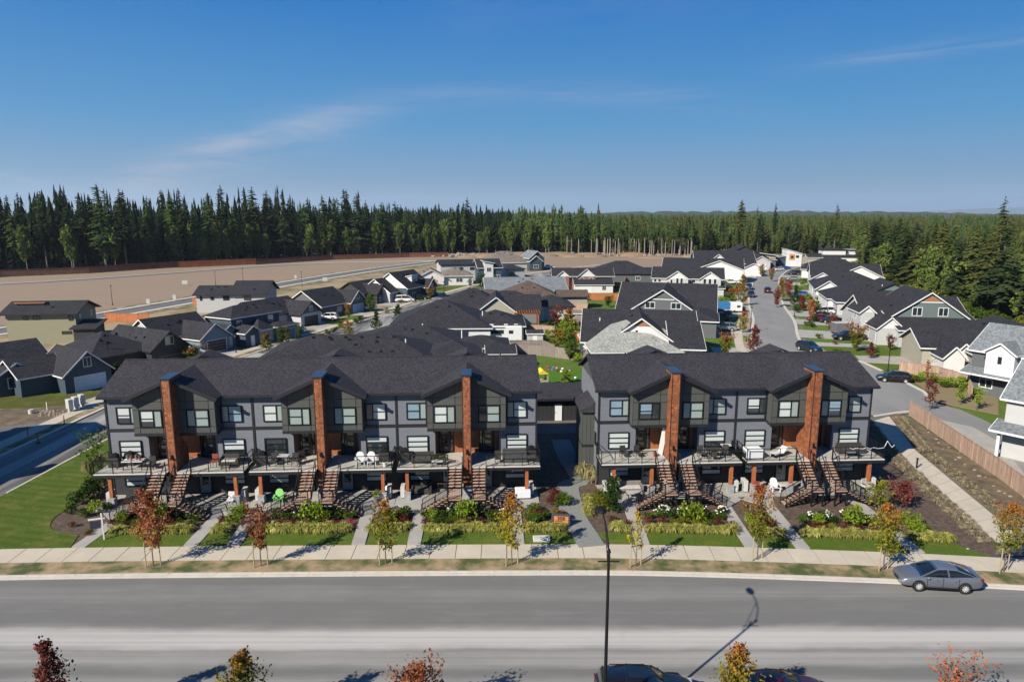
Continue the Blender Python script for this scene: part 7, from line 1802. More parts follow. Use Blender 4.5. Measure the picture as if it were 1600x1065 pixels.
    rm = MB(); rm.tube((0, -0.085, 0), (0, 0.085, 0), r * 0.63, n=18)
    for s_ in (-1, 1):
        for i in range(10):
            a = 2 * math.pi * i / 10; rm.beam((0, s_ * 0.1, 0), (r * 0.6 * math.cos(a), s_ * 0.112, r * 0.6 * math.sin(a)), 0.05, 0.03, (0, 1, 0))
    M['rim'] = rm
    x1 = K['prof'][-1][0]; x0 = K['prof'][0][0]; zf = K['prof'][-2][2]; zr = K['prof'][1][2]; wf = hw * K['prof'][-2][3]
    h1 = MB()
    M['headlight'] = MB().box(x1 - 0.34, x1 - 0.05, wf * 0.66, wf * 0.99, zf - 0.15, zf - 0.05)
    M['headlight_r'] = MB().box(x1 - 0.34, x1 - 0.05, -wf * 0.99, -wf * 0.66, zf - 0.15, zf - 0.05)
    wr_ = hw * K['prof'][1][3]
    M['tail_light'] = MB().box(x0 - 0.01, x0 + 0.3, wr_ * 0.66, wr_ * 1.0, zr - 0.24, zr - 0.06)
    M['tail_light_r'] = MB().box(x0 - 0.01, x0 + 0.3, -wr_ * 1.0, -wr_ * 0.66, zr - 0.24, zr - 0.06)
    gr = MB()
    for q in range(4): gr.box(x1 - 0.1, x1 + 0.012, -wf * 0.36, wf * 0.36, 0.40 + q * 0.045, 0.42 + q * 0.045)
    M['grille'] = gr
    M['mirror'] = MB().ball((g4[0] - 0.35, hw + 0.1, belt(g4[0]) + 0.06), 0.11, 8, 6, (0.7, 1, 0.8)).beam((g4[0] - 0.33, hw * 0.86, belt(g4[0])), (g4[0] - 0.35, hw + 0.06, belt(g4[0]) + 0.04), 0.05, 0.04)
    M['mirror_r'] = MB().ball((g4[0] - 0.35, -hw - 0.1, belt(g4[0]) + 0.06), 0.11, 8, 6, (0.7, 1, 0.8)).beam((g4[0] - 0.33, -hw * 0.86, belt(g4[0])), (g4[0] - 0.35, -hw - 0.06, belt(g4[0]) + 0.04), 0.05, 0.04)
    M['plate'] = MB().box(x0 - 0.02, x0 + 0.02, -0.15, 0.15, zr - 0.42, zr - 0.27)
    tr = MB()
    for s_ in (-1, 1):
        tr.box(-1.7 if kind != 'pickup' else -0.8, 1.15, s_ * hw * 0.9 - 0.012, s_ * hw * 0.9 + 0.012, belt(0) - 0.02, belt(0) + 0.012)
        for xd in (-0.75, 0.35): tr.box(xd - 0.1, xd + 0.1, s_ * hw - 0.0 * s_ - 0.02, s_ * hw + 0.02, belt(0) - 0.2, belt(0) - 0.165)
    M['trim'] = tr
    sk = MB()
    for s_ in (-1, 1): sk.box(K['wb'][1] + K['wr'] + 0.08, K['wb'][0] - K['wr'] - 0.08, s_ * hw * 0.97 - 0.02, s_ * hw * 0.97 + 0.02, 0.2, 0.3)
    M['sill'] = sk
    dj = MB()
    for s_ in (-1, 1):
        for xd in (-0.95, 0.0, 0.95): dj.box(xd - 0.008, xd + 0.008, s_ * hw - 0.03, s_ * (hw) + 0.004, 0.35, belt(0) - 0.04)
    M['door_seam'] = dj
    if kind == 'pickup': M['bed'] = MB().box(-2.7, -0.95, -hw * 0.82, hw * 0.82, 1.0, 1.16)
    if kind == 'suv':
        for s_ in (-1, 1): M['roof_rail#%d' % s_] = MB().beam((-1.7, s_ * hw * 0.62, 1.745), (0.0, s_ * hw * 0.62, 1.735), 0.035, 0.03)
        M['sunroof'] = MB().box(-0.9, 0.0, -0.42, 0.42, 1.70, 1.775)
    out = {}
    for k, b in M.items():
        nm = (k.replace('_r', '') if k.endswith('_r') else k).split('#')[0]
        mm = dict(body=None, roof=None, pillar=None, window=m_carglass, wheel_arch=m_black, tyre=m_tyre, rim=m_rim, headlight=m_lamp, tail_light=m_tail, grille=m_black, mirror=None, plate=m_white, trim=m_chrome, door_seam=m_black, bed=m_black, sill=m_black, roof_rail=m_black, sunroof=m_carglass)[nm]
        me = b.mesh(nm, mm or m_black); me.validate()
        if nm in ('body', 'window', 'tyre', 'mirror', 'roof'):
            for p in me.polygons: p.use_smooth = True
        out[k] = (nm, me, mm is None)
    CARM[kind] = out
    return out
def car(kind, x, y, heading, col, label, group=None, name=None, cat=None, z=0.02):
    K = KIND[kind]; M = carmesh(kind)
    T = thing(name or {'sedan': 'parked_car', 'hatch': 'parked_car', 'suv': 'parked_suv', 'van': 'parked_van', 'pickup': 'pickup_truck'}[kind], label, cat or {'sedan': 'car', 'hatch': 'car', 'suv': 'car', 'van': 'van', 'pickup': 'pickup truck'}[kind], (x, y, z), R(heading), group)
    pm = paint(*col)
    for k, (nm, me, painted) in M.items():
        if nm in ('tyre', 'rim'): continue
        o = link(nm, me, T)
        if painted: o.material_slots[0].link = 'OBJECT'; o.material_slots[0].material = pm
        if nm == 'body':
            s = o.modifiers.new('smooth', 'SUBSURF'); s.levels = 2; s.render_levels = 2
    for xw in K['wb']:
        for s_ in (-1, 1):
            w = link('wheel', M['tyre'][1], T); w.location = (xw, s_ * (K['W'] / 2 - 0.095), K['wr'])
            link('rim', M['rim'][1], w)
    return T
SIL = ('silver_blue', (0.20, 0.225, 0.27), 0.55); BLK = ('black', (0.006, 0.006, 0.007), 0.1); WHT = ('white', (0.75, 0.76, 0.77), 0.0); RED = ('red', (0.30, 0.012, 0.012), 0.3); MAR = ('maroon', (0.09, 0.008, 0.012), 0.4)
BLU = ('blue', (0.02, 0.12, 0.42), 0.3); SLV = ('silver', (0.45, 0.46, 0.47), 0.6); DGY = ('dark_grey', (0.05, 0.055, 0.06), 0.5); TEALC = ('dark_teal', (0.015, 0.035, 0.045), 0.4)
x, y = G(1466, 914)
car('sedan', x - 0.2, y, 173.5, SIL, 'silver blue sedan parked at the far kerb of the front street').scale = (0.97, 0.97, 1.0)
car('suv', 6.35, 28.75, 0, BLK, 'black suv at the bottom edge beside the tall street lamp')
car('sedan', 12.6, 28.9, 0, MAR, 'maroon car at the bottom edge behind the orange and green tree')
x, y = G(1396, 596); car('hatch', x, y, 163, BLK, 'black hatchback parked at the lane corner behind the short row')
def cpx(kind, px, py, hd, col, label, g='cars along the right street', **k):
    x, y = G(px, py); return car(kind, x, y, hd, col, label, g, **k)
cpx('suv', 1264, 549, -70, TEALC, 'dark teal suv facing the camera at the right kerb')
cpx('suv', 1131, 517, 175, SLV, 'silver suv on the driveway left of the right street')
cpx('pickup', 1122, 494, 178, TEALC, 'dark pickup beside the tarp covered trailer')
cpx('pickup', 1326, 531, 176, BLK, 'black pickup behind the utility trailer')
cpx('hatch', 1276, 501, 178, RED, 'red car on the double driveway')
cpx('sedan', 1297, 504, 178, BLK, 'dark car beside the red car on the driveway')
cpx('van', 1285, 491, 180, WHT, 'white van behind the red car')
cpx('hatch', 1249, 463, 178, BLU, 'bright blue car on a driveway of the right street')
cpx('suv', 1199, 457, 70, MAR, 'dark red suv driving up the right street')
cpx('suv', 1170, 452, 250, SLV, 'silver car parked on the left of the right street')
cpx('suv', 1173, 464, 250, DGY, 'dark suv parked just below the silver one in the right street')
cpx('sedan', 1216, 423, 200, WHT, 'white car far up the right street')
cpx('sedan', 1226, 421, 190, BLU, 'blue car far up the right street beside the white one')
cpx('suv', 1240, 429, 180, DGY, 'dark suv on an upper driveway of the right street')
cpx('sedan', 1239, 438, 182, SLV, 'silver sedan on an upper driveway of the right street')
cpx('pickup', 1141, 444, 180, WHT, 'white pickup in front of the white cube van')
cpx('sedan', 1158, 424, 180, WHT, 'white car before the far black gabled house')
cpx('sedan', 1131, 452, 180, DGY, 'dark car left of the right street below the cube van')
GL = 'cars at the western houses'
cpx('suv', 512, 500, 178, WHT, 'white suv on the driveway of the charcoal house with a dark garage', GL)
cpx('suv', 573, 485, 178, WHT, 'small white suv beside the blue garage door', GL)
cpx('pickup', 608, 471, 175, SLV, 'silver pickup on the driveway of the crossed gable house', GL)
cpx('van', 633, 472, 5, WHT, 'white van beside the silver pickup', GL)
cpx('suv', 656, 468, 5, TEALC, 'dark suv with a pale windscreen at the crossed gable house', GL)
cpx('sedan', 302, 557, 10, WHT, 'white car just above the roof of the long row', GL)
cpx('sedan', 458, 521, 178, SLV, 'pale car in front of the slate blue house', GL)
cpx('hatch', 913, 450, 180, RED, 'red car before the brick red house', 'cars in the middle block')
cpx('pickup', 856, 420, 180, WHT, 'white truck at the end of the left street', 'cars in the middle block')
cpx('sedan', 790, 430, 180, WHT, 'white car before the taupe hip roof', 'cars in the middle block')

def boxtrailer(px, py, rz, L_, W_, H_, wallm, label, name, cat, windows=(), roof=None, xy=None):
    x, y = xy or G(px, py); T = thing(name, label, cat, (x, y, 0.02), R(rz))
    MB().box(-L_ / 2, L_ / 2, -W_ / 2, W_ / 2, 0.45, H_).build('body', wallm, T, bevel=0.08)
    MB().box(-L_ / 2 + 0.1, L_ / 2 - 0.1, -W_ / 2 + 0.1, W_ / 2 - 0.1, H_, H_ + 0.06).build('roof', roof or m_white, T)
    for s_ in (-1, 1):
        for xx in (-0.45, 0.45): MB().tube((xx, s_ * (W_ / 2 - 0.15), 0.34), (xx, s_ * (W_ / 2 + 0.03), 0.34), 0.34, n=14).build('wheel', m_tyre, T)
    for (a, b, c, d) in windows: MB().box(a, b, -W_ / 2 - 0.03, -W_ / 2, c, d).build('window', m_pane, T)
    MB().beam((L_ / 2, 0, 0.5), (L_ / 2 + 1.2, 0, 0.45), 0.1, 0.1).build('hitch', m_black, T)
    return T
t = boxtrailer(784, 534, 4, 7.2, 2.5, 3.0, m_white, 'white travel trailer with black windows in the middle block', 'travel_trailer', 'trailer', [(-2.0, 0.3, 1.7, 2.4), (1.2, 2.0, 1.7, 2.3)])
for q in (-2.2, 0.4, 2.2): MB().box(q, q + 0.7, -0.3, 0.3, 3.06, 3.28).build('roof_vent', m_white, t)
MB().beam((-3.2, -1.3, 2.85), (0.5, -1.3, 2.85), 0.12, 0.1).build('awning', m_black, t)
boxtrailer(1320, 522, 2, 5.0, 2.2, 2.3, mat('trailer_grey', (0.11, 0.115, 0.13), 0.5), 'grey enclosed utility trailer on the right-hand driveway', 'utility_trailer', 'trailer', roof=m_lgray)
boxtrailer(1143, 440, 0, 5.5, 2.3, 3.2, m_white, 'white cube van body beside the right street', 'cube_van', 'truck')
boxtrailer(1158, 442, 0, 1.8, 2.0, 2.6, m_white, 'small upright white trailer beside the cube van', 'cargo_trailer', 'trailer')
t = boxtrailer(1142, 488, 0, 4.6, 2.2, 2.4, m_white, 'white camper trailer under a blue tarp end', 'camper', 'trailer', [(1.0, 1.8, 1.3, 1.8)])
MB().box(-2.9, -0.6, -1.16, 1.16, 0.9, 2.5).build('tarp', mat('blue_tarp', (0.03, 0.16, 0.38), 0.6, 0.2, 2.0), t)

# ------------------------------------------------------------ street lamps
def big_lamp(x, y, label):
    T = thing('street_lamp', label, 'street lamp', (x, y, 0.1), 0)
    MB().tube((0, 0, 0), (0, 0, 0.9), 0.14, 0.11, 12).build('base', m_black, T)
    MB().tube((0, 0, 0.9), (0, 0, 9.2), 0.085, 0.055, 12).build('pole', m_black, T)
    mb = MB(); P = [(0, 0, 9.0), (0, 0.15, 9.35), (0, 0.7, 9.72), (0, 1.5, 9.9), (0, 2.1, 9.92)]
    for a, b in zip(P, P[1:]): mb.tube(a, b, 0.035, 0.03, 8)
    mb.tube((0, 0.02, 8.1), (0, 1.2, 9.8), 0.018, 0.018, 6); mb.build('arm', m_black, T)
    MB().ball((0, 2.45, 9.9), 0.36, 14, 8, (0.62, 1.1, 0.32)).build('lamp_head', m_black, T, smooth=True)
    MB().tube((-0.45, 0, 8.75), (0.45, 0, 8.75), 0.03, 0.03, 6).tube((0, 0, 8.6), (0, 0.25, 8.95), 0.06, 0.05, 6).build('bracket', m_black, T)
    MB().tube((0, 0, 9.15), (0, 0, 9.3), 0.09, 0.05, 8).build('cap', m_black, T)
    return T
big_lamp(4.0, 26.1, 'tall black street lamp with a curved arm at the near kerb')
LAMP = None
LP = [((1387, 583), 5.4, 'black lantern street lamp behind the black hatchback'), ((1172, 520), 5.2, 'black lantern lamp beside the plum tree at the left kerb of the right street'), ((1241, 494), 4.4, 'slim black post among the crimson trees'), ((176, 477), 5.2, 'black lamp post at the edge of the dirt field'),
      ((472, 448), 5.0, 'black lamp post beside the field road'), ((380, 440), 4.6, 'black lamp post standing before the field at the long modern house'), ((337, 445), 4.4, 'leftmost of the two lamp posts rising behind the long modern house'), ((694, 468), 5.0, 'black lamp post at the bend of the left street'), ((369, 552), 3.2, 'thin black post on the driveway beside the open garage')]
for (p, h, lb) in LP:
    x, y = G(*p)
    if LAMP is None:
        T = thing('lamp_post', lb, 'street lamp', (x, y, 0), 0, 'lantern lamp posts'); LAMP = T
        MB().tube((0, 0, 0), (0, 0, 0.6), 0.13, 0.1, 8).build('base', m_black, T); MB().tube((0, 0, 0.6), (0, 0, 4.7), 0.065, 0.05, 8).build('pole', m_black, T)
        MB().tube((0, 0, 4.7), (0, 0, 5.1), 0.1, 0.2, 6).build('lantern', mat('lantern_glass', (0.3, 0.32, 0.33), 0.2), T); MB().tube((0, 0, 5.1), (0, 0, 5.35), 0.26, 0.03, 6).build('cap', m_black, T)
    else: T = dup(LAMP, (x, y, 0), 0, lb, scale=None)
    T.scale = (1, 1, h / 5.35)
for (px, py, lb) in ((1432, 731, 'black bollard light beside the wide path'), (333 * 0 + 519, 505, 'black bollard on the charcoal house driveway')):
    x, y = G(px, py, 0.15); T = thing('bollard', lb, 'bollard', (x, y, 0.1)); MB().tube((0, 0, 0), (0, 0, 0.85), 0.07, 0.07, 10).build('post', m_black, T); MB().tube((0, 0, 0.92), (0, 0, 1.02), 0.12, 0.09, 10).tube((0, 0, 0.85), (0, 0, 0.92), 0.04, 0.04, 8).build('cap', m_black, T)

# ------------------------------------------------------------ small things along the front
def text_mesh(txt, size, name, m, parent, loc, rot=(R(90), 0, 0), ext=0.01):
    cu = bpy.data.curves.new(name, 'FONT'); cu.body = txt; cu.size = size; cu.extrude = ext; cu.align_x = 'CENTER'; cu.align_y = 'CENTER'
    o = bpy.data.objects.new(name, cu); COL.objects.link(o)
    dg = bpy.context.evaluated_depsgraph_get(); me = bpy.data.meshes.new_from_object(o.evaluated_get(dg)); bpy.data.objects.remove(o)
    me.materials.clear(); me.materials.append(m); q = link(name, me, parent); q.location = loc; q.rotation_euler = rot; return q
x, y = G(876, 822, 0.12)
T = thing('number_sign', 'framed orange cedar number sign reading 308 in the bed left of the gravel path', 'sign', (x, y, 0.1), R(-6))
mb = MB(); mb.box(-0.68, -0.56, -0.09, 0.09, 0, 1.0).box(0.56, 0.68, -0.09, 0.09, 0, 1.0).box(-0.56, 0.56, -0.09, 0.09, 0.9, 1.0).box(-0.56, 0.56, -0.09, 0.09, 0.05, 0.14); mb.build('frame', mat('sign_frame', (0.05, 0.06, 0.075), 0.6), T)
for k in range(5): MB().box(-0.56, 0.56, -0.03, 0.03, 0.145 + k * 0.151, 0.145 + k * 0.151 + 0.143).build('board', mat('sign_cedar', (0.50, 0.21, 0.075), 0.6, 0.15, 2.0, rnd=0.08), T)
text_mesh('308', 0.40, 'lettering', m_black, T, (0.02, -0.045, 0.66)); MB().box(-0.42, 0.12, -0.05, -0.03, 0.44, 0.465).build('underline', m_black, T)
x, y = G(163, 843, 0.12)
T = thing('real_estate_post', 'white post with an arm and a dark hanging board by the leftmost walkway', 'sign post', (x, y, 0.1), R(20))
MB().box(-0.05, 0.05, -0.05, 0.05, 0, 1.95).ball((0, 0, 1.99), 0.07, 8, 4).build('post', m_white, T); MB().box(-0.85, 0.2, -0.045, 0.045, 1.62, 1.71).build('arm', m_white, T)
MB().box(-0.78, -0.12, -0.012, 0.012, 0.95, 1.5).build('board', mat('board_navy', (0.02, 0.03, 0.05), 0.5), T); MB().box(-0.66, -0.64, -0.01, 0.01, 1.5, 1.62).box(-0.26, -0.24, -0.01, 0.01, 1.5, 1.62).build('hanger', m_black, T)
x, y = G(846, 843, 0.15); T = thing('utility_box', 'low pale utility lid on the lawn below the number sign', 'utility box', (x, y, 0.14), R(2)); MB().box(-0.6, 0.6, -0.35, 0.35, 0, 0.22).build('lid', mat('pale_plastic', (0.5, 0.49, 0.46), 0.7), T, bevel=0.04); MB().box(0.3, 0.5, -0.37, -0.35, 0.08, 0.14).build('handle', m_black, T)
for (px, py, lb) in ((1472, 847, 'crumpled white paper on the mulch above the silver car'), (926, 796, 'small white stone beside the gravel path'), (1512, 858, 'white scraps at the foot of the mulch near the pavement')):
    x, y = G(px, py, 0.1); o = MB().ball((0, 0, 0.05), 0.1, 6, 4, (1.3, 0.7, 0.5)).box(-0.22, -0.02, -0.06, 0.1, 0, 0.05).build('litter', m_lgray); o.location = (x, y, 0.1); tag(o, lb, 'litter')
rk = random.Random(8)
for k in range(16):
    px = 1440 + k * 9 + rk.uniform(-5, 5); py = 672 + (px - 1440) * 0.78 + rk.uniform(-6, 6); x, y = G(px, py, 0.1)
    if y < 44: continue
    o = MB().ball((0, 0, 0.04), rk.uniform(0.08, 0.2), 6, 4, (1.2, 0.8, 0.6)).build('rock', MATS['rubble_pale']); o.location = (x, y, 0.1); tag(o, 'pale stone lying in the planting strip along the cedar fence', 'stone', 'stones in the planting strip')
# mailboxes, delineators, stake on the left side of the street
for i, (px, py) in enumerate(((110, 644), (119, 640), (129, 636))):
    x, y = G(px, py); T = thing('mailbox_cluster', ['left', 'middle', 'right'][i] + ' unit of the three grey community mailboxes', 'mailbox', (x, y, 0.1), R(-35), 'community mailboxes')
    MB().box(-0.42, 0.42, -0.25, 0.25, 0.35, 1.5).build('cabinet', m_hvac, T, bevel=0.02); MB().box(-0.2, 0.2, -0.15, 0.15, 0, 0.35).build('pedestal', m_lgray, T)
    for r_ in range(4):
        for c_ in range(3): MB().box(-0.38 + c_ * 0.26, -0.14 + c_ * 0.26, -0.265, -0.25, 0.42 + r_ * 0.26, 0.65 + r_ * 0.26).build('door', m_lgray, T)
for i, (px, py) in enumerate(((101, 664), (44, 682), (60, 692))):
    x, y = G(px, py); T = thing('delineator', ['orange delineator post nearest the mailboxes', 'orange delineator post in the shade, further left', 'orange delineator post in the shade at the road edge'][i], 'traffic post', (x, y, 0.02), 0, 'orange delineators')
    MB().tube((0, 0, 0), (0, 0, 0.08), 0.22, 0.2, 8).build('base', m_black, T); MB().tube((0, 0, 0.08), (0, 0, 1.1), 0.06, 0.05, 8).build('post', mat('safety_orange', (0.6, 0.06, 0.02), 0.6), T)
x, y = G(74, 641); T = MB().box(-0.04, 0.04, -0.04, 0.04, 0, 1.0).build('survey_stake', m_whitew); T.location = (x, y, 0); tag(T, 'pale wooden stake left of the mailboxes', 'stake')
x, y = G(49, 646); T = MB().tube((0, 0, 0), (0, 0, 0.5), 0.3, 0.28, 10).build('bucket', m_hvac); T.location = (x, y, 0); tag(T, 'white tub on the bare ground left of the stake', 'tub')
mb = MB()
for k in range(60):
    x, y = G(rk.uniform(60, 108), rk.uniform(641, 650)); r = rk.uniform(0.06, 0.2); mb.ball((x, y, r * 0.2), r, 5, 4, (1, 1, 0.6))
o = mb.build('rubble', MATS['rubble_pale'], kind='stuff'); o['label'] = 'low line of pale rocks before the mailboxes'; o['category'] = 'rubble'
struct('bare_ground', MB().poly([G(0, 640), G(150, 612), G(165, 632), G(100, 655), G(0, 690), G(0, 660)], 0.0, 0.03), m_soil2)
struct('lawn', MB().poly([G(-40, 620), G(100, 618), G(160, 605), G(160, 617), G(110, 632), G(60, 637), G(-40, 640)], 0.0, 0.05), grassmat('worn_grass', (0.04, 0.055, 0.01), (0.09, 0.10, 0.02), (0.17, 0.12, 0.06)))
struct('bare_ground', MB().poly([G(-60, 700), G(0, 668), G(95, 655), G(60, 676), G(0, 712), G(-60, 730)], 0.0, 0.035), MATS['asphalt_field'])

# ------------------------------------------------------------ deck and patio furniture
def at(u, v, z=ZD): p = FR(u, v); return (p[0], p[1], z)
def bbq(u, v, z, label, rz=0):
    T = thing('barbecue', label, 'barbecue', at(u, v, z), TH + rz, 'covered barbecues')
    MB().box(-0.42, 0.42, -0.27, 0.27, 0.0, 0.82).build('cover', mat('bbq_cover', (0.02, 0.02, 0.024), 0.7), T, bevel=0.05)
    MB().xz([(-0.34, 0.82), (0.34, 0.82), (0.28, 1.05), (0, 1.14), (-0.28, 1.05)], -0.25, 0.25).build('lid', m_black, T, bevel=0.03)
    MB().box(0.42, 0.7, -0.2, 0.2, 0.78, 0.82).build('side_shelf', m_black, T); return T
def chair(u, v, z, col, label, rz=0, kind='arm', grp=None):
    T = thing('chair', label, 'chair', at(u, v, z), TH + rz, grp); m = col
    if kind == 'adirondack':
        MB().add([(-0.28, -0.35, 0.38), (0.28, -0.35, 0.38), (0.26, 0.2, 0.24), (-0.26, 0.2, 0.24), (-0.28, -0.35, 0.34), (0.28, -0.35, 0.34), (0.26, 0.2, 0.2), (-0.26, 0.2, 0.2)], [(0, 1, 2, 3), (7, 6, 5, 4), (0, 4, 5, 1), (1, 5, 6, 2), (2, 6, 7, 3), (3, 7, 4, 0)]).build('seat', m, T)
        mb = MB(); P = [(-0.26, 0.0), (0.26, 0.0), (0.31, 0.55), (0.2, 0.74), (0, 0.8), (-0.2, 0.74), (-0.31, 0.55)]
        mb.xz(P, -0.015, 0.015); mb.v = [(x_, y_ + 0.2 + z_ * 0.35, z_ * 0.95 + 0.22) for x_, y_, z_ in mb.v]; mb.build('backrest', m, T)
        for s_ in (-1, 1): MB().box(s_ * 0.36 - 0.07, s_ * 0.36 + 0.07, -0.4, 0.35, 0.52, 0.55).build('armrest', m, T); MB().box(s_ * 0.32 - 0.03, s_ * 0.32 + 0.03, -0.36, -0.28, 0, 0.52).build('leg', m, T); MB().box(s_ * 0.3 - 0.03, s_ * 0.3 + 0.03, 0.2, 0.28, 0, 0.52).build('leg', m, T)
    else:
        MB().box(-0.26, 0.26, -0.26, 0.26, 0.38, 0.46).build('seat', m, T); MB().xz([(-0.26, 0.46), (0.26, 0.46), (0.24, 0.98), (-0.24, 0.98)], 0.22, 0.28).build('backrest', m, T)
        for a in (-0.23, 0.23):
            for b in (-0.23, 0.23): MB().box(a - 0.02, a + 0.02, b - 0.02, b + 0.02, 0, 0.38).build('leg', m_black, T)
            MB().box(a - 0.025, a + 0.025, -0.25, 0.25, 0.62, 0.65).build('armrest', m_black, T)
    return T
def table(u, v, z, w, d, h, m, label, cloth=None, rz=0):
    T = thing('table', label, 'table', at(u, v, z), TH + rz)
    MB().box(-w / 2, w / 2, -d / 2, d / 2, h - 0.05, h).build('top', m, T)
    for a in (-1, 1):
        for b in (-1, 1): MB().box(a * (w / 2 - 0.08) - 0.03, a * (w / 2 - 0.08) + 0.03, b * (d / 2 - 0.08) - 0.03, b * (d / 2 - 0.08) + 0.03, 0, h - 0.05).build('leg', m_black, T)
    if cloth: MB().poly([(-w / 2 - 0.05, -d / 2 - 0.06), (w / 2 + 0.07, -d / 2 - 0.03), (w / 2 + 0.04, d / 2 + 0.06), (-w / 2 - 0.06, d / 2 + 0.04)], 0.12, h + 0.02).build('cover', cloth, T, bevel=0.04)
    return T
def sofa(u, v, z, w, m, cm, label, rz=0):
    T = thing('sofa', label, 'sofa', at(u, v, z), TH + rz)
    MB().box(-w / 2, w / 2, -0.38, 0.38, 0.08, 0.36).build('base', m, T, bevel=0.02); MB().box(-w / 2, w / 2, 0.26, 0.4, 0.36, 0.82).build('backrest', m, T, bevel=0.03)
    n = 3 if w > 1.6 else 2
    for k in range(n): MB().box(-w / 2 + 0.14 + (w - 0.28) * k / n + 0.01, -w / 2 + 0.14 + (w - 0.28) * (k + 1) / n - 0.01, -0.36, 0.25, 0.365, 0.48).build('cushion', cm, T, bevel=0.03)
    for s_ in (-1, 1): MB().box(s_ * (w / 2) - 0.07, s_ * (w / 2) + 0.07, -0.38, 0.3, 0.08, 0.6).build('armrest', m, T)
    return T
def pot(u, v, z, label, pm, key='green', s=0.3, ps=0.25):
    T = thing('potted_plant', label, 'potted plant', at(u, v, z), 0); MB().tube((0, 0, 0), (0, 0, 0.38), ps * 0.7, ps, 10).build('pot', pm, T)
    o = link('foliage', SHR[key][0], T); o.scale = (s, s, s * 1.1); o.location = (0, 0, 0.3); return T
U = lambda i: -32.75 + 5.8 * i; V_ = lambda i: 7.25 + 5.87 * i
dk = mat('wicker_dark', (0.035, 0.03, 0.03), 0.8, 0.3, 20); cush = mat('cushion_pale', (0.5, 0.48, 0.45), 0.9, 0.1); cov = mat('cover_charcoal', (0.05, 0.052, 0.055), 0.8, 0.15, 3); wcov = mat('cover_white', (0.72, 0.73, 0.78), 0.85, 0.06, 4); terra = mat('pot_red', (0.24, 0.05, 0.035), 0.6); gpot = mat('pot_grey', (0.15, 0.15, 0.15), 0.7)
pl = mat('plastic_green', (0.22, 0.55, 0.16), 0.6); plw = mat('plastic_white', (0.66, 0.66, 0.68), 0.6)
bbq(U(0) + 0.75, -0.9, ZD, 'dark covered barbecue on the leftmost deck')
bbq(U(0) + 1.7, -0.45, ZD, 'second dark barbecue against the window of the leftmost deck')
table(U(0) + 2.5, -1.4, ZD, 1.6, 0.8, 0.74, plw, 'white table crowded with pots on the leftmost deck')
for q in range(4): pot(U(0) + 2.0 + q * 0.33, -1.3 - 0.1 * (q % 2), ZD + 0.74, 'small plant pot on the white table, leftmost deck', terra if q % 2 else gpot, 'olive', 0.13, 0.1)['group'] = 'pots on the white table'
chair(U(0) + 3.9, -1.5, ZD, dk, 'grey chair beside the white table on the leftmost deck')
chair(U(1) + 2.9, -1.2, ZD, terra, 'red chair on the second deck from the left')
sofa(U(1) + 4.0, -0.9, ZD, 1.4, dk, cush, 'low bench with pale cushions on the second deck'); table(U(1) + 4.0, -1.8, ZD, 0.8, 0.5, 0.45, dk, 'low dark table on the second deck')
bbq(U(2) + 0.8, -1.0, ZD, 'covered barbecue on the third deck'); chair(U(2) + 1.8, -1.3, ZD, dk, 'dark chair on the third deck by the barbecue'); table(U(2) + 2.5, -0.9, ZD, 0.9, 0.6, 0.74, mat('table_grey', (0.4, 0.4, 0.4)), 'grey table under the window of the third deck'); chair(U(2) + 3.5, -1.3, ZD, dk, 'dark chair right of the grey table on the third deck'); chair(U(2) + 4.0, -0.8, ZD, dk, 'dark chair by the door on the third deck', 0.5)
for q in range(2): chair(U(3) + 2.95 + q * 0.9, -1.5, ZD, plw, '%s white slatted garden chair on the fourth deck' % ('left' if q == 0 else 'right'), 0.15, 'adirondack', 'white garden chairs on the fourth deck')
bbq(U(3) + 4.8, -0.8, ZD, 'covered barbecue beside the white chairs on the fourth deck'); pot(U(3) + 5.0, -2.0, ZD, 'plant in a white pot at the corner of the fourth deck', plw, 'green', 0.2, 0.2)
bbq(U(4) + 0.7, -0.9, ZD, 'covered barbecue on the fifth deck'); sofa(U(4) + 2.2, -1.2, ZD, 1.7, dk, cov, 'dark wicker sofa on the fifth deck'); pot(U(4) + 3.4, -1.4, ZD, 'leafy green plant beside the wicker sofa on the fifth deck', gpot, 'green', 0.42); pot(U(4) + 3.9, -1.7, ZD, 'second leafy plant near the railing of the fifth deck', gpot, 'dark', 0.36); table(U(4) + 3.4, -2.0, ZD, 0.9, 0.4, 0.4, cush, 'pale low bench by the railing of the fifth deck')
T = thing('covered_furniture', 'long dark covered garden furniture on the sixth deck', 'furniture cover', at(U(5) + 3.9, -1.3), TH); MB().box(-1.0, 1.0, -0.45, 0.45, 0, 0.85).build('cover', cov, T, bevel=0.06); MB().box(-0.98, 0.98, 0.2, 0.43, 0.85, 1.0).build('cover_back', cov, T, bevel=0.05)
bbq(U(5) + 5.3, -0.9, ZD, 'barbecue with a light lid on the sixth deck'); chair(U(5) + 2.5, -1.7, ZD, dk, 'low dark chair left of the covered furniture on the sixth deck'); table(U(5) + 5.2, -1.9, ZD, 0.6, 0.6, 0.6, cov, 'small covered table at the corner of the sixth deck')
for q in range(2): chair(V_(0) + 2.0 + q * 1.2, -1.0, ZD, dk, '%s dark chair under the window on the first deck of the short row' % ('left' if q == 0 else 'right'), 0.2)
o = MB().box(-0.2, 0.2, -0.03, 0.03, 0, 2.5).build('board', m_white); o.location = at(V_(0) + 5.2, -0.6); o.rotation_euler = (0, R(8), TH); tag(o, 'tall white board leaning against the cedar chimney', 'board')
pot(V_(0) + 4.7, -0.9, ZD, 'small plant in a red pot by the white leaning board', terra, 'olive', 0.15, 0.16)
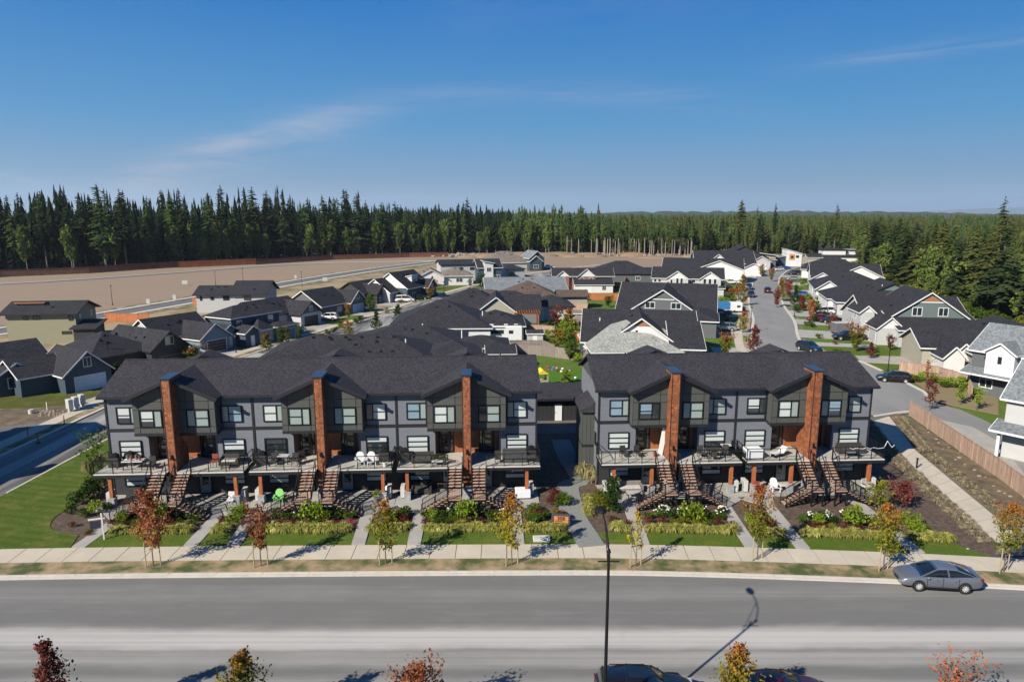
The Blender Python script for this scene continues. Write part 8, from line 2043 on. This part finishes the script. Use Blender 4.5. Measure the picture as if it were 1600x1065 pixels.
table(V_(1) + 3.6, -1.3, ZD, 1.3, 0.8, 0.72, dk, 'dark dining table on the second deck of the short row'); chair(V_(1) + 2.6, -1.3, ZD, dk, 'dark chair left of the dining table, short row'); chair(V_(1) + 4.7, -1.2, ZD, dk, 'dark chair right of the dining table, short row', -0.4); table(V_(1) + 5.0, -0.5, ZD, 0.8, 0.5, 0.8, cush, 'pale storage bench under the window, short row'); chair(V_(1) + 3.4, -1.95, ZD, dk, 'dark chair in front of the dining table, short row', 3.1)
table(V_(2) + 1.0, -1.6, ZD, 1.3, 0.9, 0.85, plw, 'table under a white cover on the third deck of the short row', wcov)
T = thing('sun_lounger', 'white folding lounger on the third deck of the short row', 'lounger', at(V_(2) + 3.3, -1.4), TH + 0.4); MB().box(-0.6, 0.3, -0.3, 0.3, 0.3, 0.36).build('seat', plw, T); MB().add([(0.3, -0.3, 0.3), (0.75, -0.3, 0.75), (0.75, 0.3, 0.75), (0.3, 0.3, 0.3), (0.3, -0.3, 0.36), (0.7, -0.3, 0.79), (0.7, 0.3, 0.79), (0.3, 0.3, 0.36)], [(0, 1, 2, 3), (7, 6, 5, 4), (0, 4, 5, 1), (1, 5, 6, 2), (2, 6, 7, 3), (3, 7, 4, 0)]).build('backrest', plw, T)
for a in (-0.5, 0.2): MB().box(a - 0.02, a + 0.02, -0.28, 0.28, 0, 0.3).build('leg', m_black, T)
sofa(V_(3) + 3.9, -0.9, ZD, 2.2, dk, cov, 'long dark sofa on the rightmost deck'); table(V_(3) + 3.6, -1.8, ZD, 1.1, 0.6, 0.42, m_pane, 'glass topped low table before the long dark sofa')
mb = MB(); rl = random.Random(3); P = [at(V_(3) + 2.9 + q * 0.3, -2.42, ZD + 1.05 - 0.18 * abs(math.sin(q * 1.3))) for q in range(11)] + [at(V_(3) + 6.2, -2.3, ZD + 1.5), at(V_(3) + 6.6, -2.35, ZD + 0.95), at(V_(3) + 6.9, -2.2, ZD + 1.1)]
for a, b in zip(P, P[1:]): mb.tube(a, b, 0.022, 0.022, 5)
o = mb.build('string_lights', m_white); tag(o, 'white string of lights draped along the rightmost deck railing', 'string lights')
# ground level
chair(U(2) + 2.3, -2.2, 0.2, pl, 'bright green slatted chair under the third deck', 0.1, 'adirondack')
chair(U(0) + 2.2, -2.3, 0.2, dk, 'dark chair under the leftmost deck'); table(U(0) + 2.9, -1.9, 0.2, 0.9, 0.7, 0.6, m_pane, 'dark glass table under the leftmost deck')
table(U(2) + 3.3, -1.6, 0.2, 0.8, 0.6, 0.5, cush, 'pale table behind the green chair'); sofa(U(4) + 2.0, -1.0, 0.2, 1.5, dk, cov, 'dark bench under the fifth deck'); table(U(4) + 3.8, -0.9, 0.2, 1.0, 0.5, 0.85, dk, 'dark cabinet under the fifth deck')
chair(U(3) + 4.9, -2.0, 0.2, mat('plastic_grey', (0.5, 0.55, 0.62)), 'grey reclining chair under the fourth deck', -0.5, 'adirondack'); pot(U(3) + 4.3, -2.6, 0.2, 'yellow green plant in a pot under the fourth deck', gpot, 'lime', 0.38)
table(U(5) + 4.5, -2.3, 0.2, 1.1, 0.9, 0.7, plw, 'table under a white cloth below the sixth deck', wcov); chair(U(1) + 4.4, -2.4, 0.2, plw, 'pale folding chair under the second deck')
sofa(V_(0) + 2.4, -1.6, 0.2, 2.2, mat('wicker_grey', (0.18, 0.17, 0.17), 0.8), cush, 'grey patio sofa with pale cushions under the first deck of the short row'); table(V_(0) + 2.6, -2.7, 0.2, 1.2, 0.7, 0.42, mat('table_grey', (0.4, 0.4, 0.4)), 'low patio table with a pale top before the grey sofa')
chair(V_(0) + 4.4, -2.1, 0.2, plw, 'pale chair right of the grey patio sofa'); chair(V_(2) + 2.9, -2.1, 0.2, plw, 'white round backed chair under the third deck of the short row', 0, 'adirondack'); table(V_(2) + 4.0, -1.8, 0.2, 0.9, 0.6, 0.4, cush, 'small doormat bench by the grey door'); chair(V_(3) + 4.6, -2.5, 0.2, cush, 'beige chair under the rightmost deck', 0.3); chair(V_(1) + 1.6, -1.9, 0.2, dk, 'dark chair under the second deck of the short row')
chair(V_(2) + 1.2, -2.6, 0.2, terra, 'red folding chair beside the deck post, short row')
# bicycle-free back garden: play things
x, y = G(846, 607); T = thing('playset', 'timber play tower with a yellow canopy behind the long row', 'playset', (x, y, 0), 0.2)
for a in (-0.7, 0.7):
    for b in (-0.7, 0.7): MB().box(a - 0.06, a + 0.06, b - 0.06, b + 0.06, 0, 2.2).build('post', m_stake, T)
MB().box(-0.8, 0.8, -0.8, 0.8, 1.1, 1.2).build('platform', m_stake, T); MB().beam((0.75, 0, 1.15), (2.0, -0.4, 0.1), 0.5, 0.06).build('ramp', m_stake, T)
MB().xz([(-0.85, 2.15), (0.85, 2.15), (0, 2.75)], -0.85, 0.85).build('canopy', mat('canvas_yellow', (0.75, 0.52, 0.03), 0.7), T)
x, y = G(850, 492); T = thing('playset', 'timber swing frame with a yellow roof beside the pergola', 'playset', (x, y, 0), 0)
MB().xz([(-1.2, 2.6), (1.2, 2.6), (0.9, 3.4), (-0.9, 3.4)], -1.0, 1.0).build('canopy', MATS['canvas_yellow'], T)
for a in (-1.0, 1.0, 3.6): MB().box(a - 0.07, a + 0.07, -0.8, -0.66, 0, 2.6).box(a - 0.07, a + 0.07, 0.66, 0.8, 0, 2.6).build('post', m_fence_w, T)
MB().box(-1.0, 3.7, -0.07, 0.07, 2.45, 2.6).build('beam', m_fence_w, T); MB().box(1.8, 3.0, -0.7, 0.7, 1.0, 1.12).build('platform', m_fence_w, T)
x, y = G(823, 508); T = thing('pergola', 'orange cedar pergola in the middle gardens', 'pergola', (x, y, 0), 0.05)
for a in (-2.3, 2.3):
    for b in (-1.6, 1.6): MB().box(a - 0.12, a + 0.12, b - 0.12, b + 0.12, 0, 2.7).build('post', m_cedar, T)
for b in (-1.7, 1.7): MB().box(-2.7, 2.7, b - 0.06, b + 0.06, 2.6, 2.85).build('beam', m_cedar, T)
for k in range(11): MB().box(-2.6 + k * 0.52 - 0.05, -2.6 + k * 0.52 + 0.05, -2.1, 2.1, 2.86, 3.05).build('rafter', m_cedar, T)
x, y = G(836, 536); T = thing('garden_shed', 'small garden shed with a charcoal roof behind the travel trailer', 'shed', (x, y, 0), 0.03)
MB().box(-1.4, 1.4, 0, 2.2, 0, 1.7).build('wall', m_lgray, T); mass(T, -1.4, 1.4, 0, 2.2, 1.7, 0.4, 'x', oh=0.2, walls=False); MB().box(-0.4, 0.4, -0.03, 0, 0.05, 1.5).build('door', m_white, T)
x, y = G(898, 503); T = thing('garden_shed', 'tan shed with a taupe roof in the middle gardens', 'shed', (x, y, 0), 0.03)
MB().box(-1.8, 1.8, 0, 2.4, 0, 1.8).build('wall', m_tan, T); mass(T, -1.8, 1.8, 0, 2.4, 1.8, 0.35, 'x', roof='tn', oh=0.2, walls=False); MB().box(-0.4, 0.4, -0.03, 0, 0.05, 1.6).build('door', m_white, T)
tc = [('toy_red', (0.5, 0.03, 0.06)), ('toy_blue', (0.05, 0.2, 0.5)), ('toy_pink', (0.6, 0.25, 0.35)), ('toy_white', (0.75, 0.75, 0.75))]
for k in range(12):
    x, y = G(856 + (k * 7) % 26, 574 + (k * 5) % 8, 0.1) if k < 8 else G(872 + (k - 8) * 9, 580 + (k * 11) % 22, 0.1)
    n_, c_ = tc[k % 4]; o = MB().ball((0, 0, 0.13), 0.17, 7, 5, (1.2, 0.8, 0.7)).box(-0.2, 0.1, -0.1, 0.1, 0, 0.14).build('garden_toy', mat(n_, c_, 0.5)); o.location = (x, y, 0.12); tag(o, '%s garden toy on the lawn seen between the rows' % n_[4:], 'toy', '%s toys on the back lawn' % n_[4:])
# signs in the field
for (px, py, w, lb) in ((289, 446, 2.8, 'white sign board on the field road right of the long house'), (232, 477, 1.4, 'small white sign board at the field road beside the blue gable'), (273, 470, 1.4, 'white sign board between the field road and the long house'), (462, 437, 1.2, 'small white board beside the field road kerb'), (508, 441, 2.6, 'broad white hoarding board beside the field road')):
    x, y = G(px, py); T = thing('sign_board', lb, 'sign', (x, y, 0), 0.1); T.scale = (0.6, 1, 0.75); MB().box(-w / 2, w / 2, -0.05, 0.05, 0.6, 2.2).build('board', m_lgray, T)
    for s_ in (-1, 1): MB().box(s_ * w / 2 * 0.8 - 0.05, s_ * w / 2 * 0.8 + 0.05, 0.05, 0.12, 0, 2.1).build('post', m_stake, T)

# ------------------------------------------------------------ air between here and the far hills
def haze():
    mb = MB().box(-9000, 18500, -70, 19000, -6, 420)
    m = bpy.data.materials.new('haze_air'); m.use_nodes = True; nt = m.node_tree; nt.nodes.clear()
    o = nt.nodes.new('ShaderNodeOutputMaterial'); v = nt.nodes.new('ShaderNodeVolumePrincipled')
    v.inputs['Color'].default_value = (0.72, 0.84, 1.0, 1); v.inputs['Density'].default_value = 0.00007; v.inputs['Anisotropy'].default_value = 0.2
    nt.links.new(v.outputs[0], o.inputs['Volume'])
    h = mb.build('haze', m, kind='stuff'); h['label'] = 'thin blue air over the whole neighbourhood'; h['category'] = 'haze'
HAZE = True
if HAZE: haze()
